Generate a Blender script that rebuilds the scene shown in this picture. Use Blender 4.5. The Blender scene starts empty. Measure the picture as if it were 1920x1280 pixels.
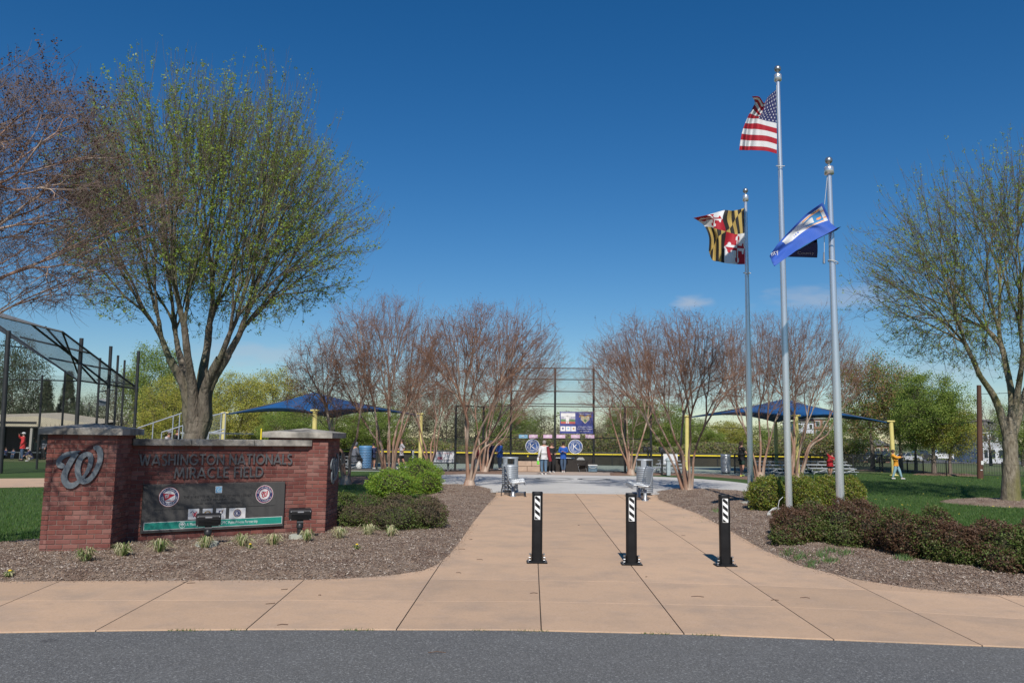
import bpy, bmesh, math, random
import numpy as np
from mathutils import Vector, Matrix
rnd = random.Random(7)
npr = np.random.RandomState(11)
SC = bpy.context.scene
COL = SC.collection
R = math.radians
# ------------------------------------------------------------------ camera, sky, sun, exposure
EYE = 1.75
FPX = 1510.0
PITCH = math.atan(179.5 / FPX)
ROLL = R(0.72)
_F = Vector((0, math.cos(PITCH), math.sin(PITCH)))
_R0 = Vector((1, 0, 0))
_U0 = Vector((0, -math.sin(PITCH), math.cos(PITCH)))
_R = _R0 * math.cos(ROLL) + _U0 * math.sin(ROLL)
_U = _U0 * math.cos(ROLL) - _R0 * math.sin(ROLL)
cam_data = bpy.data.cameras.new("camera")
cam = bpy.data.objects.new("camera", cam_data)
COL.objects.link(cam)
cam.matrix_world = Matrix(((_R.x, _U.x, -_F.x, 0), (_R.y, _U.y, -_F.y, 0), (_R.z, _U.z, -_F.z, EYE), (0, 0, 0, 1)))
cam_data.sensor_width = 36
cam_data.lens = 36 * FPX / 1920
cam_data.clip_start = 0.1
cam_data.clip_end = 3000
SC.camera = cam
SUN_EL, SUN_AZ = R(41.5), R(181.5)          # azimuth of the sun seen from above, clockwise from +Y: behind the camera
sd = Vector((math.sin(SUN_AZ) * math.cos(SUN_EL), math.cos(SUN_AZ) * math.cos(SUN_EL), math.sin(SUN_EL)))
sl = bpy.data.lights.new("sun", 'SUN')
sl.energy = 5.0
sl.angle = R(0.53)
sl.color = (1.0, 0.955, 0.89)
so = bpy.data.objects.new("sun", sl)
COL.objects.link(so)
so.rotation_euler = sd.to_track_quat('Z', 'Y').to_euler()
W = bpy.data.worlds.new("World")
SC.world = W
W.use_nodes = True
wn = W.node_tree.nodes
wl = W.node_tree.links
wn.clear()
wo = wn.new('ShaderNodeOutputWorld')
bg = wn.new('ShaderNodeBackground')
sky = wn.new('ShaderNodeTexSky')
sky.sky_type = 'NISHITA'
sky.sun_disc = False
sky.sun_elevation = SUN_EL
sky.sun_rotation = SUN_AZ
sky.altitude = 100
sky.air_density = 1.1
sky.dust_density = 0.0
sky.ozone_density = 5.5
bg.inputs[1].default_value = 0.087
# faint low clouds: soft puffs by direction, part of the sky itself
tc = wn.new('ShaderNodeTexCoord')
def sky_dir(px, py):
    d = (_F + _R * ((px - 960) / FPX) + _U * ((640 - py) / FPX)).normalized()
    return d
hsv = wn.new('ShaderNodeHueSaturation'); hsv.inputs['Saturation'].default_value = 1.29; hsv.inputs['Hue'].default_value = .503
wl.new(sky.outputs[0], hsv.inputs['Color'])
cur = hsv.outputs[0]
nz = wn.new('ShaderNodeTexNoise'); nz.inputs['Scale'].default_value = 26; nz.inputs['Detail'].default_value = 5
mp = wn.new('ShaderNodeMapping'); mp.inputs['Scale'].default_value = (1, 1, 3)
wl.new(tc.outputs['Generated'], mp.inputs[0]); wl.new(mp.outputs[0], nz.inputs['Vector'])
for (px, py, wdt, hgt, amt) in ((1296, 568, 0.022, 0.010, .55), (1555, 557, 0.075, 0.016, .42), (470, 662, 0.10, 0.014, .30), (1700, 700, .10, .02, .28), (1160, 740, .16, .018, .2)):
    d = sky_dir(px, py)
    sub = wn.new('ShaderNodeVectorMath'); sub.operation = 'SUBTRACT'; sub.inputs[1].default_value = d
    wl.new(tc.outputs['Generated'], sub.inputs[0])
    scl = wn.new('ShaderNodeVectorMath'); scl.operation = 'MULTIPLY'; scl.inputs[1].default_value = (1 / wdt, 1 / wdt, 1 / hgt)
    wl.new(sub.outputs[0], scl.inputs[0])
    ln = wn.new('ShaderNodeVectorMath'); ln.operation = 'LENGTH'; wl.new(scl.outputs[0], ln.inputs[0])
    a1 = wn.new('ShaderNodeMath'); a1.operation = 'SUBTRACT'; a1.inputs[0].default_value = 1.35; wl.new(ln.outputs['Value'], a1.inputs[1])
    a2 = wn.new('ShaderNodeMath'); a2.operation = 'MULTIPLY_ADD'; wl.new(nz.outputs['Fac'], a2.inputs[0]); a2.inputs[1].default_value = 2.2; a2.inputs[2].default_value = -1.2
    a3 = wn.new('ShaderNodeMath'); a3.operation = 'ADD'; wl.new(a1.outputs[0], a3.inputs[0]); wl.new(a2.outputs[0], a3.inputs[1])
    a4 = wn.new('ShaderNodeMapRange'); a4.interpolation_type = 'SMOOTHSTEP'
    a4.inputs[1].default_value = 0; a4.inputs[2].default_value = 1.3; a4.inputs[3].default_value = 0; a4.inputs[4].default_value = amt
    wl.new(a3.outputs[0], a4.inputs[0])
    mx = wn.new('ShaderNodeMix'); mx.data_type = 'RGBA'
    wl.new(a4.outputs[0], mx.inputs[0]); wl.new(cur, mx.inputs[6]); mx.inputs[7].default_value = (6.2, 6.4, 7.0, 1)
    cur = mx.outputs[2]
wl.new(cur, bg.inputs[0])
wl.new(bg.outputs[0], wo.inputs[0])
SC.view_settings.view_transform = 'Standard'
SC.view_settings.look = 'None'
SC.view_settings.gamma = 1
SC.view_settings.use_curve_mapping = False
SC.view_settings.exposure = -0.08
SC.cycles.max_bounces = 8
SC.cycles.transparent_max_bounces = 16

# ------------------------------------------------------------------ projection helpers (photo pixel, 1920 x 1280 -> world)
def ray(px, py):
    return _F + _R * ((px - 960) / FPX) + _U * ((640 - py) / FPX)
def G(px, py, z=0.0):
    d = ray(px, py); t = (z - EYE) / d.z
    return Vector((d.x * t, d.y * t, z))
def gz(Y):                              # the land falls gently away beyond the ball field
    return -0.02 - 1.25 * min(max((Y - 58) / 60, 0), 1)
def P(px, py, Y):
    d = ray(px, py); t = Y / d.y
    return Vector((d.x * t, Y, EYE + d.z * t))
def base_at(px, Y):                     # ground point at depth Y in the column of pixel px
    y = 820.0
    for _ in range(4):
        p = P(px, y, Y); y += (p.z - gz(Y) - .02) * FPX / Y
    return Vector((p.x, Y, gz(Y) + .02))
def on_plane(px, py, o, n):
    d = ray(px, py); e = Vector((0, 0, EYE))
    return e + d * ((o - e).dot(n) / d.dot(n))

# ------------------------------------------------------------------ materials
MATS = {}
def M(name, c1, c2=None, scale=6.0, rough=0.8, metal=0.0, bump=0.0, bscale=60.0, detail=4.0, spec=0.5, objrand=0.0, trans=0.0, stretch=None, lo=.35, hi=.65, bdist=0.01, c3=None, s3=1.0):
    if name in MATS: return MATS[name]
    m = bpy.data.materials.new(name); m.use_nodes = True
    nt = m.node_tree; N = nt.nodes; L = nt.links
    b = N['Principled BSDF']; out = N['Material Output']
    b.inputs['Roughness'].default_value = rough
    b.inputs['Metallic'].default_value = metal
    b.inputs['Specular IOR Level'].default_value = spec
    t = N.new('ShaderNodeTexCoord'); vec = t.outputs['Object']
    if stretch:
        mpn = N.new('ShaderNodeMapping'); mpn.inputs['Scale'].default_value = stretch
        L.new(vec, mpn.inputs[0]); vec = mpn.outputs[0]
    col = None
    if c2 is not None:
        n = N.new('ShaderNodeTexNoise'); n.inputs['Scale'].default_value = scale; n.inputs['Detail'].default_value = detail
        n.inputs['Roughness'].default_value = .6
        L.new(vec, n.inputs['Vector'])
        mr = N.new('ShaderNodeMapRange'); mr.inputs[1].default_value = lo; mr.inputs[2].default_value = hi
        L.new(n.outputs['Fac'], mr.inputs[0])
        mx = N.new('ShaderNodeMix'); mx.data_type = 'RGBA'
        L.new(mr.outputs[0], mx.inputs[0]); mx.inputs[6].default_value = (*c1, 1); mx.inputs[7].default_value = (*c2, 1)
        col = mx.outputs[2]
    if c3 is not None:
        n = N.new('ShaderNodeTexNoise'); n.inputs['Scale'].default_value = s3; n.inputs['Detail'].default_value = 3
        L.new(vec, n.inputs['Vector'])
        mr = N.new('ShaderNodeMapRange'); mr.inputs[1].default_value = .45; mr.inputs[2].default_value = .68
        L.new(n.outputs['Fac'], mr.inputs[0])
        mx = N.new('ShaderNodeMix'); mx.data_type = 'RGBA'
        L.new(mr.outputs[0], mx.inputs[0])
        if col: L.new(col, mx.inputs[6])
        else: mx.inputs[6].default_value = (*c1, 1)
        mx.inputs[7].default_value = (*c3, 1)
        col = mx.outputs[2]
    if objrand:
        oi = N.new('ShaderNodeObjectInfo')
        hs = N.new('ShaderNodeHueSaturation')
        mr = N.new('ShaderNodeMapRange'); mr.inputs[3].default_value = 1 - objrand; mr.inputs[4].default_value = 1 + objrand
        L.new(oi.outputs['Random'], mr.inputs[0]); L.new(mr.outputs[0], hs.inputs['Value'])
        if col: L.new(col, hs.inputs['Color'])
        else: hs.inputs['Color'].default_value = (*c1, 1)
        col = hs.outputs[0]
    if col: L.new(col, b.inputs['Base Color'])
    else: b.inputs['Base Color'].default_value = (*c1, 1)
    if bump:
        n = N.new('ShaderNodeTexNoise'); n.inputs['Scale'].default_value = bscale; n.inputs['Detail'].default_value = 5
        L.new(vec, n.inputs['Vector'])
        bp = N.new('ShaderNodeBump'); bp.inputs['Strength'].default_value = bump; bp.inputs['Distance'].default_value = bdist
        L.new(n.outputs['Fac'], bp.inputs['Height']); L.new(bp.outputs[0], b.inputs['Normal'])
    if trans:
        tr = N.new('ShaderNodeBsdfTranslucent'); ms = N.new('ShaderNodeMixShader'); ms.inputs[0].default_value = trans
        if col: L.new(col, tr.inputs[0])
        else: tr.inputs[0].default_value = (*c1, 1)
        L.new(b.outputs[0], ms.inputs[1]); L.new(tr.outputs[0], ms.inputs[2]); L.new(ms.outputs[0], out.inputs[0])
    MATS[name] = m
    return m

def layered(name, base, layers, rough=.9, bumps=(), spots=None, island=0.0, spec=.3):
    """base colour, then layers (scale, lo, hi, colour, amount, detail); bumps (scale, strength, distance); spots (scale, threshold, colour, amount)"""
    if name in MATS: return MATS[name]
    m = bpy.data.materials.new(name); m.use_nodes = True; nt = m.node_tree; N = nt.nodes; L = nt.links; b = N['Principled BSDF']
    b.inputs['Roughness'].default_value = rough; b.inputs['Specular IOR Level'].default_value = spec
    g = N.new('ShaderNodeNewGeometry'); vec = g.outputs['Position']
    rgb = N.new('ShaderNodeRGB'); rgb.outputs[0].default_value = (*base, 1); col = rgb.outputs[0]
    def mixin(fac, c, col):
        mx = N.new('ShaderNodeMix'); mx.data_type = 'RGBA'; L.new(fac, mx.inputs[0]); L.new(col, mx.inputs[6]); mx.inputs[7].default_value = (*c, 1); return mx.outputs[2]
    for i, (s, lo, hi, c, am, dt) in enumerate(layers):
        n = N.new('ShaderNodeTexNoise'); n.inputs['Scale'].default_value = s; n.inputs['Detail'].default_value = dt; n.inputs['Roughness'].default_value = .62
        mp_ = N.new('ShaderNodeMapping'); mp_.inputs['Location'].default_value = (i * 7.3, i * 3.1, i); L.new(vec, mp_.inputs[0]); L.new(mp_.outputs[0], n.inputs['Vector'])
        mr = N.new('ShaderNodeMapRange'); mr.inputs[1].default_value = lo; mr.inputs[2].default_value = hi; mr.inputs[4].default_value = am; L.new(n.outputs['Fac'], mr.inputs[0]); col = mixin(mr.outputs[0], c, col)
    if spots:
        for (s, th, c, am) in spots:
            v = N.new('ShaderNodeTexVoronoi'); v.inputs['Scale'].default_value = s; L.new(vec, v.inputs['Vector'])
            mr = N.new('ShaderNodeMapRange'); mr.inputs[1].default_value = th; mr.inputs[2].default_value = th * .6; mr.inputs[4].default_value = am; L.new(v.outputs['Distance'], mr.inputs[0])
            sp = N.new('ShaderNodeSeparateColor'); L.new(v.outputs['Color'], sp.inputs[0]); gt = N.new('ShaderNodeMath'); gt.operation = 'GREATER_THAN'; gt.inputs[1].default_value = .72; L.new(sp.outputs[0], gt.inputs[0])
            ml = N.new('ShaderNodeMath'); ml.operation = 'MULTIPLY'; L.new(gt.outputs[0], ml.inputs[0]); L.new(mr.outputs[0], ml.inputs[1]); col = mixin(ml.outputs[0], c, col)
    if island:
        oi = N.new('ShaderNodeObjectInfo'); hs = N.new('ShaderNodeHueSaturation'); mr = N.new('ShaderNodeMapRange'); mr.inputs[3].default_value = 1 - island; mr.inputs[4].default_value = 1 + island
        L.new(oi.outputs['Random'], mr.inputs[0]); L.new(mr.outputs[0], hs.inputs['Value']); L.new(col, hs.inputs['Color']); col = hs.outputs[0]
    L.new(col, b.inputs['Base Color']); prev = None
    for s, st, ds in bumps:
        n = N.new('ShaderNodeTexNoise'); n.inputs['Scale'].default_value = s; n.inputs['Detail'].default_value = 4; L.new(vec, n.inputs['Vector'])
        bp = N.new('ShaderNodeBump'); bp.inputs['Strength'].default_value = st; bp.inputs['Distance'].default_value = ds; L.new(n.outputs['Fac'], bp.inputs['Height'])
        if prev: L.new(prev, bp.inputs['Normal'])
        prev = bp.outputs[0]
    if prev: L.new(prev, b.inputs['Normal'])
    MATS[name] = m; return m

# ------------------------------------------------------------------ objects
def tag(o, label=None, cat=None, group=None, kind=None):
    if label: o['label'] = label
    if cat: o['category'] = cat
    if group: o['group'] = group
    if kind: o['kind'] = kind
    return o
def thing(name, label, cat, loc=(0, 0, 0), rz=0.0, group=None):
    o = bpy.data.objects.new(name, None); COL.objects.link(o)
    o.empty_display_size = .2
    o.location = loc; o.rotation_euler = (0, 0, rz)
    return tag(o, label, cat, group)
def link(name, me, parent=None, loc=None, rot=None):
    o = bpy.data.objects.new(name, me); COL.objects.link(o)
    if parent: o.parent = parent
    if loc is not None: o.location = loc
    if rot is not None: o.rotation_euler = rot
    return o
def npmesh(name, V, Fq, mats, mi=None, smooth=False):
    """V (n,3), Fq (m,k) all faces of k corners"""
    V = np.asarray(V, dtype=np.float32); Fq = np.asarray(Fq, dtype=np.int32)
    me = bpy.data.meshes.new(name)
    m, k = Fq.shape
    me.vertices.add(len(V)); me.vertices.foreach_set('co', V.ravel())
    me.loops.add(m * k); me.loops.foreach_set('vertex_index', Fq.ravel())
    me.polygons.add(m); me.polygons.foreach_set('loop_start', np.arange(0, m * k, k, dtype=np.int32))
    try: me.polygons.foreach_set('loop_total', np.full(m, k, dtype=np.int32))
    except Exception: pass
    if mi is not None: me.polygons.foreach_set('material_index', np.asarray(mi, dtype=np.int32))
    if smooth: me.polygons.foreach_set('use_smooth', np.ones(m, dtype=bool))
    for mm in (mats if isinstance(mats, (list, tuple)) else [mats]): me.materials.append(mm)
    me.update(calc_edges=True)
    return me
class MB:
    def __init__(s): s.v = []; s.f = []; s.m = []; s.sm = []; s.T = Matrix.Identity(4)
    def add(s, V, F, mi=0, smooth=False, T=None):
        o = len(s.v); t = s.T @ T if T is not None else s.T
        for p in V: s.v.append(tuple(t @ Vector(p)))
        for f in F: s.f.append([i + o for i in f]); s.m.append(mi); s.sm.append(smooth)
        return s
    def box(s, c, size, mi=0, T=None, bev=0.0):
        x, y, z = [a / 2 for a in size]; cx, cy, cz = c
        if bev <= 0:
            V = [(cx + a * x, cy + b * y, cz + d * z) for a in (-1, 1) for b in (-1, 1) for d in (-1, 1)]
            F = [(0, 1, 3, 2), (4, 6, 7, 5), (0, 4, 5, 1), (2, 3, 7, 6), (0, 2, 6, 4), (1, 5, 7, 3)]
            return s.add(V, F, mi, T=T)
        b = min(bev, x * .9, y * .9, z * .9)
        V = []; idx = {}
        for a in (-1, 1):
            for c2 in (-1, 1):
                for d in (-1, 1):
                    for ax, off in enumerate(((0, b, b), (b, 0, b), (b, b, 0))):
                        idx[(a, c2, d, ax)] = len(V)
                        V.append((cx + a * (x - off[0]), cy + c2 * (y - off[1]), cz + d * (z - off[2])))
        F = []
        for a in (-1, 1):
            F.append([idx[(a, p, q, 0)] for p, q in ((-1, -1), (1, -1), (1, 1), (-1, 1))])
            F.append([idx[(p, a, q, 1)] for p, q in ((-1, -1), (1, -1), (1, 1), (-1, 1))])
            F.append([idx[(p, q, a, 2)] for p, q in ((-1, -1), (1, -1), (1, 1), (-1, 1))])
        for a in (-1, 1):
            for c2 in (-1, 1):
                F.append([idx[(a, c2, -1, 0)], idx[(a, c2, 1, 0)], idx[(a, c2, 1, 1)], idx[(a, c2, -1, 1)]])
                F.append([idx[(a, -1, c2, 0)], idx[(a, 1, c2, 0)], idx[(a, 1, c2, 2)], idx[(a, -1, c2, 2)]])
                F.append([idx[(-1, a, c2, 1)], idx[(1, a, c2, 1)], idx[(1, a, c2, 2)], idx[(-1, a, c2, 2)]])
        for a in (-1, 1):
            for c2 in (-1, 1):
                for d in (-1, 1): F.append([idx[(a, c2, d, 0)], idx[(a, c2, d, 1)], idx[(a, c2, d, 2)]])
        return s.add(V, F, mi, T=T)
    def tube(s, pts, r, n=8, mi=0, cap=True, smooth=True, T=None):
        pts = [Vector(p) for p in pts]
        rs = r if isinstance(r, (list, tuple)) else [r] * len(pts)
        V = []; F = []
        ref = None
        for i, p in enumerate(pts):
            t = (pts[min(i + 1, len(pts) - 1)] - pts[max(i - 1, 0)]).normalized()
            if ref is None:
                ref = t.cross(Vector((0, 0, 1)))
                if ref.length < .05: ref = t.cross(Vector((1, 0, 0)))
            a = (ref - t * ref.dot(t)).normalized(); ref = a; b = t.cross(a)
            for k in range(n):
                an = 2 * math.pi * k / n
                V.append(p + (a * math.cos(an) + b * math.sin(an)) * rs[i])
        for i in range(len(pts) - 1):
            for k in range(n):
                k2 = (k + 1) % n
                F.append((i * n + k, i * n + k2, (i + 1) * n + k2, (i + 1) * n + k))
        s.add(V, F, mi, smooth, T)
        if cap:
            s.add(V[:n][::-1], [tuple(range(n))], mi, False, T); s.add(V[-n:], [tuple(range(n))], mi, False, T)
        return s
    def lathe(s, prof, n=20, mi=0, c=(0, 0, 0), smooth=True, T=None, sx=1, sy=1):
        V = []; F = []
        for (r, z) in prof:
            for k in range(n):
                an = 2 * math.pi * k / n
                V.append((c[0] + r * math.cos(an) * sx, c[1] + r * math.sin(an) * sy, c[2] + z))
        for i in range(len(prof) - 1):
            for k in range(n):
                k2 = (k + 1) % n
                F.append((i * n + k, i * n + k2, (i + 1) * n + k2, (i + 1) * n + k))
        return s.add(V, F, mi, smooth, T)
    def sphere(s, c, r, n=14, mi=0, sc=(1, 1, 1), T=None):
        prof = [(max(1e-4, math.sin(math.pi * i / (n // 2 + 1))) * r, -math.cos(math.pi * i / (n // 2 + 1)) * r * sc[2]) for i in range(n // 2 + 2)]
        return s.lathe(prof, n, mi, c, True, T, sc[0], sc[1])
    def prism(s, poly, z0, z1, mi=0, T=None):
        n = len(poly)
        V = [(p[0], p[1], z0) for p in poly] + [(p[0], p[1], z1) for p in poly]
        F = [tuple(range(n))[::-1], tuple(range(n, 2 * n))] + [(i, (i + 1) % n, n + (i + 1) % n, n + i) for i in range(n)]
        return s.add(V, F, mi, T=T)
    def quad(s, a, b, c, d, mi=0): return s.add([a, b, c, d], [(0, 1, 2, 3)], mi)
    def mesh(s, name, mats):
        me = bpy.data.meshes.new(name); me.from_pydata(s.v, [], s.f)
        for mm in (mats if isinstance(mats, (list, tuple)) else [mats]): me.materials.append(mm)
        me.polygons.foreach_set('material_index', s.m); me.polygons.foreach_set('use_smooth', s.sm)
        me.update(); return me
    def build(s, name, mats, parent=None, loc=None, rot=None): return link(name, s.mesh(name, mats), parent, loc, rot)
def frame_T(o, u, v, w=None):
    """matrix whose x axis is u, y axis is v, z axis is w = u x v, origin o"""
    w = w or u.cross(v)
    return Matrix(((u.x, v.x, w.x, o.x), (u.y, v.y, w.y, o.y), (u.z, v.z, w.z, o.z), (0, 0, 0, 1)))
def copy_tree(o, parent=None):
    c = o.copy(); COL.objects.link(c)
    if parent: c.parent = parent
    for ch in list(o.children): copy_tree(ch, c)
    return c

# ------------------------------------------------------------------ glyphs (built-in font -> flat meshes)
GL = {}
def load_glyphs(chars):
    obs = []
    for ch in chars:
        cu = bpy.data.curves.new('g', 'FONT'); cu.body = ch; cu.resolution_u = 3; cu.size = 1.0
        o = bpy.data.objects.new('g', cu); COL.objects.link(o); obs.append((ch, o, cu))
    dg = bpy.context.evaluated_depsgraph_get(); dg.update()
    for ch, o, cu in obs:
        me = bpy.data.meshes.new_from_object(o.evaluated_get(dg))
        v = [(p.co.x, p.co.y) for p in me.vertices]; f = [tuple(p.vertices) for p in me.polygons]
        if v: x0 = min(a[0] for a in v); x1 = max(a[0] for a in v)
        else: x0, x1 = 0, .3
        GL[ch] = ([(a[0] - x0, a[1]) for a in v], f, x1 - x0)
        bpy.data.meshes.remove(me); bpy.data.objects.remove(o); bpy.data.curves.remove(cu)
def text_w(t, sp=.08): return sum((GL[c][2] if c != ' ' else .28) + sp for c in t) - sp
def text_to(mb, t, T, size, mi=0, width=None, sp=.08, center=True, h=1.0):
    w = text_w(t, sp) * size; sx = size
    if width: sx = size * width / w; w = width
    x = -w / 2 if center else 0
    for c in t:
        if c == ' ': x += (.28 + sp) * sx; continue
        v, f, cw = GL[c]
        mb.add([(x + a[0] * sx, a[1] * size * h, 0) for a in v], f, mi, T=T)
        x += (cw + sp) * sx
def ring_text(mb, t, T, rad, size, a_mid, top=True, mi=0, step=None):
    n = len(t); st = step or size * 1.05 / rad
    for i, c in enumerate(t):
        if c == ' ': continue
        k = (i - (n - 1) / 2) * st
        a = a_mid - k if top else a_mid + k
        rot = a - math.pi / 2 if top else a + math.pi / 2
        rr = rad if top else rad + size * .7
        C = Matrix.Translation((rr * math.cos(a), rr * math.sin(a), 0)) @ Matrix.Rotation(rot, 4, 'Z')
        v, f, cw = GL[c]
        mb.add([((p[0] - cw / 2) * size, p[1] * size, 0) for p in v], f, mi, T=T @ C)
load_glyphs(sorted(set("ABCDEFGHIJKLMNOPQRSTUVWXYZabcdefghijklmnopqrstuvwxyz0123456789.-!&")))

def bez(p0, d0, p1, d1, k=.4, n=5):
    L = (p1 - p0).length
    a = p0 + d0 * L * k; b = p1 - d1 * L * k
    return [p0 * (1 - t) ** 3 + a * 3 * t * (1 - t) ** 2 + b * 3 * t * t * (1 - t) + p1 * t ** 3 for t in [i / (n - 1) for i in range(n)]]
def ribbon(mb, pts, w, z0, z1, mi=0, T=None):
    """flat band of varying half width along 2-D points, extruded z0..z1"""
    n = len(pts); P2 = [Vector((p[0], p[1])) for p in pts]; ws = w if isinstance(w, (list, tuple)) else [w] * n
    Lf = []; Rt = []
    for i in range(n):
        t = (P2[min(i + 1, n - 1)] - P2[max(i - 1, 0)])
        t = t.normalized() if t.length > 1e-9 else Vector((1, 0)); nn = Vector((-t.y, t.x))
        Lf.append(P2[i] + nn * ws[i]); Rt.append(P2[i] - nn * ws[i])
    V = [(p.x, p.y, z1) for p in Lf] + [(p.x, p.y, z1) for p in Rt] + [(p.x, p.y, z0) for p in Lf] + [(p.x, p.y, z0) for p in Rt]
    F = []
    for i in range(n - 1):
        F += [(i, n + i, n + i + 1, i + 1), (2 * n + i, 2 * n + i + 1, 3 * n + i + 1, 3 * n + i), (i, i + 1, 2 * n + i + 1, 2 * n + i), (n + i, 3 * n + i, 3 * n + i + 1, n + i + 1)]
    F += [(0, 2 * n, 3 * n, n), (n - 1, 2 * n - 1, 4 * n - 1, 3 * n - 1)]
    mb.add(V, F, mi, T=T)
def catmull(P_, sub=5):
    out = []
    n = len(P_)
    for i in range(n - 1):
        a = P_[max(i - 1, 0)]; b = P_[i]; c = P_[i + 1]; d = P_[min(i + 2, n - 1)]
        for k in range(sub):
            t = k / sub
            out.append(tuple(.5 * ((2 * b[j]) + (-a[j] + c[j]) * t + (2 * a[j] - 5 * b[j] + 4 * c[j] - d[j]) * t * t + (-a[j] + 3 * b[j] - 3 * c[j] + d[j]) * t ** 3) for j in range(len(b))))
    out.append(tuple(P_[-1]))
    return out
# curly W, traced as strokes (x right, y up, half width) in units where the letter is about 1 high
def curly_w(mb, T, size, z0, z1, mi=0, step=.0012):
    raw = [[(112, 312, 24), (88, 296, 30), (78, 255, 26), (110, 208, 25), (160, 180, 27), (215, 165, 22), (262, 150, 12), (286, 140, 5)],
           [(252, 166, 24), (216, 220, 28), (178, 300, 29), (146, 390, 31), (148, 462, 32), (188, 517, 33), (240, 518, 30), (292, 476, 21), (345, 415, 16), (382, 340, 21), (398, 262, 25), (392, 205, 27)],
           [(399, 238, 26), (385, 190, 27), (345, 180, 27), (300, 215, 28), (275, 285, 29), (272, 355, 29), (290, 425, 28), (330, 474, 31), (385, 465, 28), (430, 415, 25), (466, 335, 26), (491, 240, 27), (484, 150, 30), (452, 108, 30), (418, 118, 16)]]
    for k, st in enumerate(raw):
        c = catmull(st, 5)
        pts = [((p[0] - 285) / 490 * size, (325 - p[1]) / 490 * size) for p in c]
        ribbon(mb, pts, [p[2] / 490 * size for p in c], z0, z1 + step * k, mi, T)
    mb.add([((112 - 285) / 490 * size + math.cos(a) * .062 * size, (325 - 306) / 490 * size + math.sin(a) * .062 * size, z1 + step * 3) for a in [i * math.pi / 6 for i in range(12)]], [tuple(range(12))], mi, T=T)
# ------------------------------------------------------------------ materials used widely
m_concrete = layered('tan_concrete', (.55, .367, .235), [(.35, .42, .68, (.48, .325, .21), .8, 5), (1.6, .45, .72, (.36, .265, .195), .8, 8), (7, .52, .75, (.57, .40, .29), .45, 6), (38, .50, .72, (.35, .23, .155), .5, 4), (170, .48, .66, (.60, .45, .33), .45, 2)], .92, [(9, .25, .01), (190, .4, .003)], [(5.5, .045, (.10, .07, .05), .55), (1.3, .12, (.33, .24, .18), .35)], .075)
m_plaza = layered('grey_concrete', (.56, .54, .50), [(.5, .42, .66, (.46, .44, .41), .8, 5), (3, .5, .72, (.40, .385, .36), .5, 6), (30, .5, .7, (.62, .60, .57), .4, 4)], .9, [(20, .3, .01)])
m_kerb = M('pale_edge_concrete', (.47, .37, .29), (.40, .31, .25), 2, .9)
m_soil = M('dark_soil', (.035, .025, .018), (.06, .045, .035), 8, 1)
m_mulch = M('bark_mulch', (.235, .162, .115), (.35, .265, .20), 60, 1, bump=1, bscale=70, detail=8, bdist=.03, c3=(.19, .12, .085), s3=2)
m_chipA = M('mulch_chip_brown', (.285, .20, .14), objrand=0, rough=1)
m_chipB = M('mulch_chip_grey', (.38, .31, .255), rough=1)
m_chipC = M('mulch_chip_dark', (.13, .08, .055), rough=1)
m_chipD = M('mulch_chip_pale', (.52, .45, .375), rough=1)
m_grass = layered('lawn', (.045, .090, .020), [(.28, .42, .62, (.068, .115, .028), .8, 5), (1.3, .5, .68, (.095, .115, .040), .6, 6), (9, .45, .65, (.035, .065, .016), .7, 6), (60, .45, .6, (.085, .150, .035), .6, 3)], 1, [(50, .9, .04)])
m_bladeA = M('grass_blade', (.065, .145, .024), rough=.6, trans=.35)
m_bladeB = M('grass_blade_pale', (.13, .20, .045), rough=.6, trans=.35)
m_asphalt = layered('asphalt', (.128, .125, .118), [(.5, .42, .66, (.105, .105, .106), .7, 5), (2.2, .5, .72, (.165, .163, .158), .5, 5), (85, .47, .60, (.21, .208, .20), .75, 2), (130, .55, .64, (.045, .045, .048), .8, 2), (48, .60, .68, (.31, .31, .30), .7, 1)], .9, [(140, .8, .008), (30, .3, .01)], [(1.1, .10, (.05, .05, .052), .45)])
m_court = M('rubber_court', (.27, .31, .25), (.31, .35, .28), .2, .9)
m_dirt = M('bare_dirt', (.20, .12, .08), (.27, .17, .12), 2, 1)

def poly_px(pts, z=0): return [G(x, y, z).to_2d() for x, y in pts]
def sheet(name, poly, z, mat, kind='structure'):
    me = bpy.data.meshes.new(name)
    bm = bmesh.new(); vs = [bm.verts.new((p[0], p[1], z)) for p in poly]
    f = bm.faces.new(vs)
    if f.normal.z < 0: f.normal_flip()
    bmesh.ops.triangulate(bm, faces=bm.faces[:]); bm.normal_update()
    for f in bm.faces:
        if f.normal.z < 0: f.normal_flip()
    bm.to_mesh(me); bm.free(); me.materials.append(mat)
    o = link(name, me); o['kind'] = kind
    return o
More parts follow.
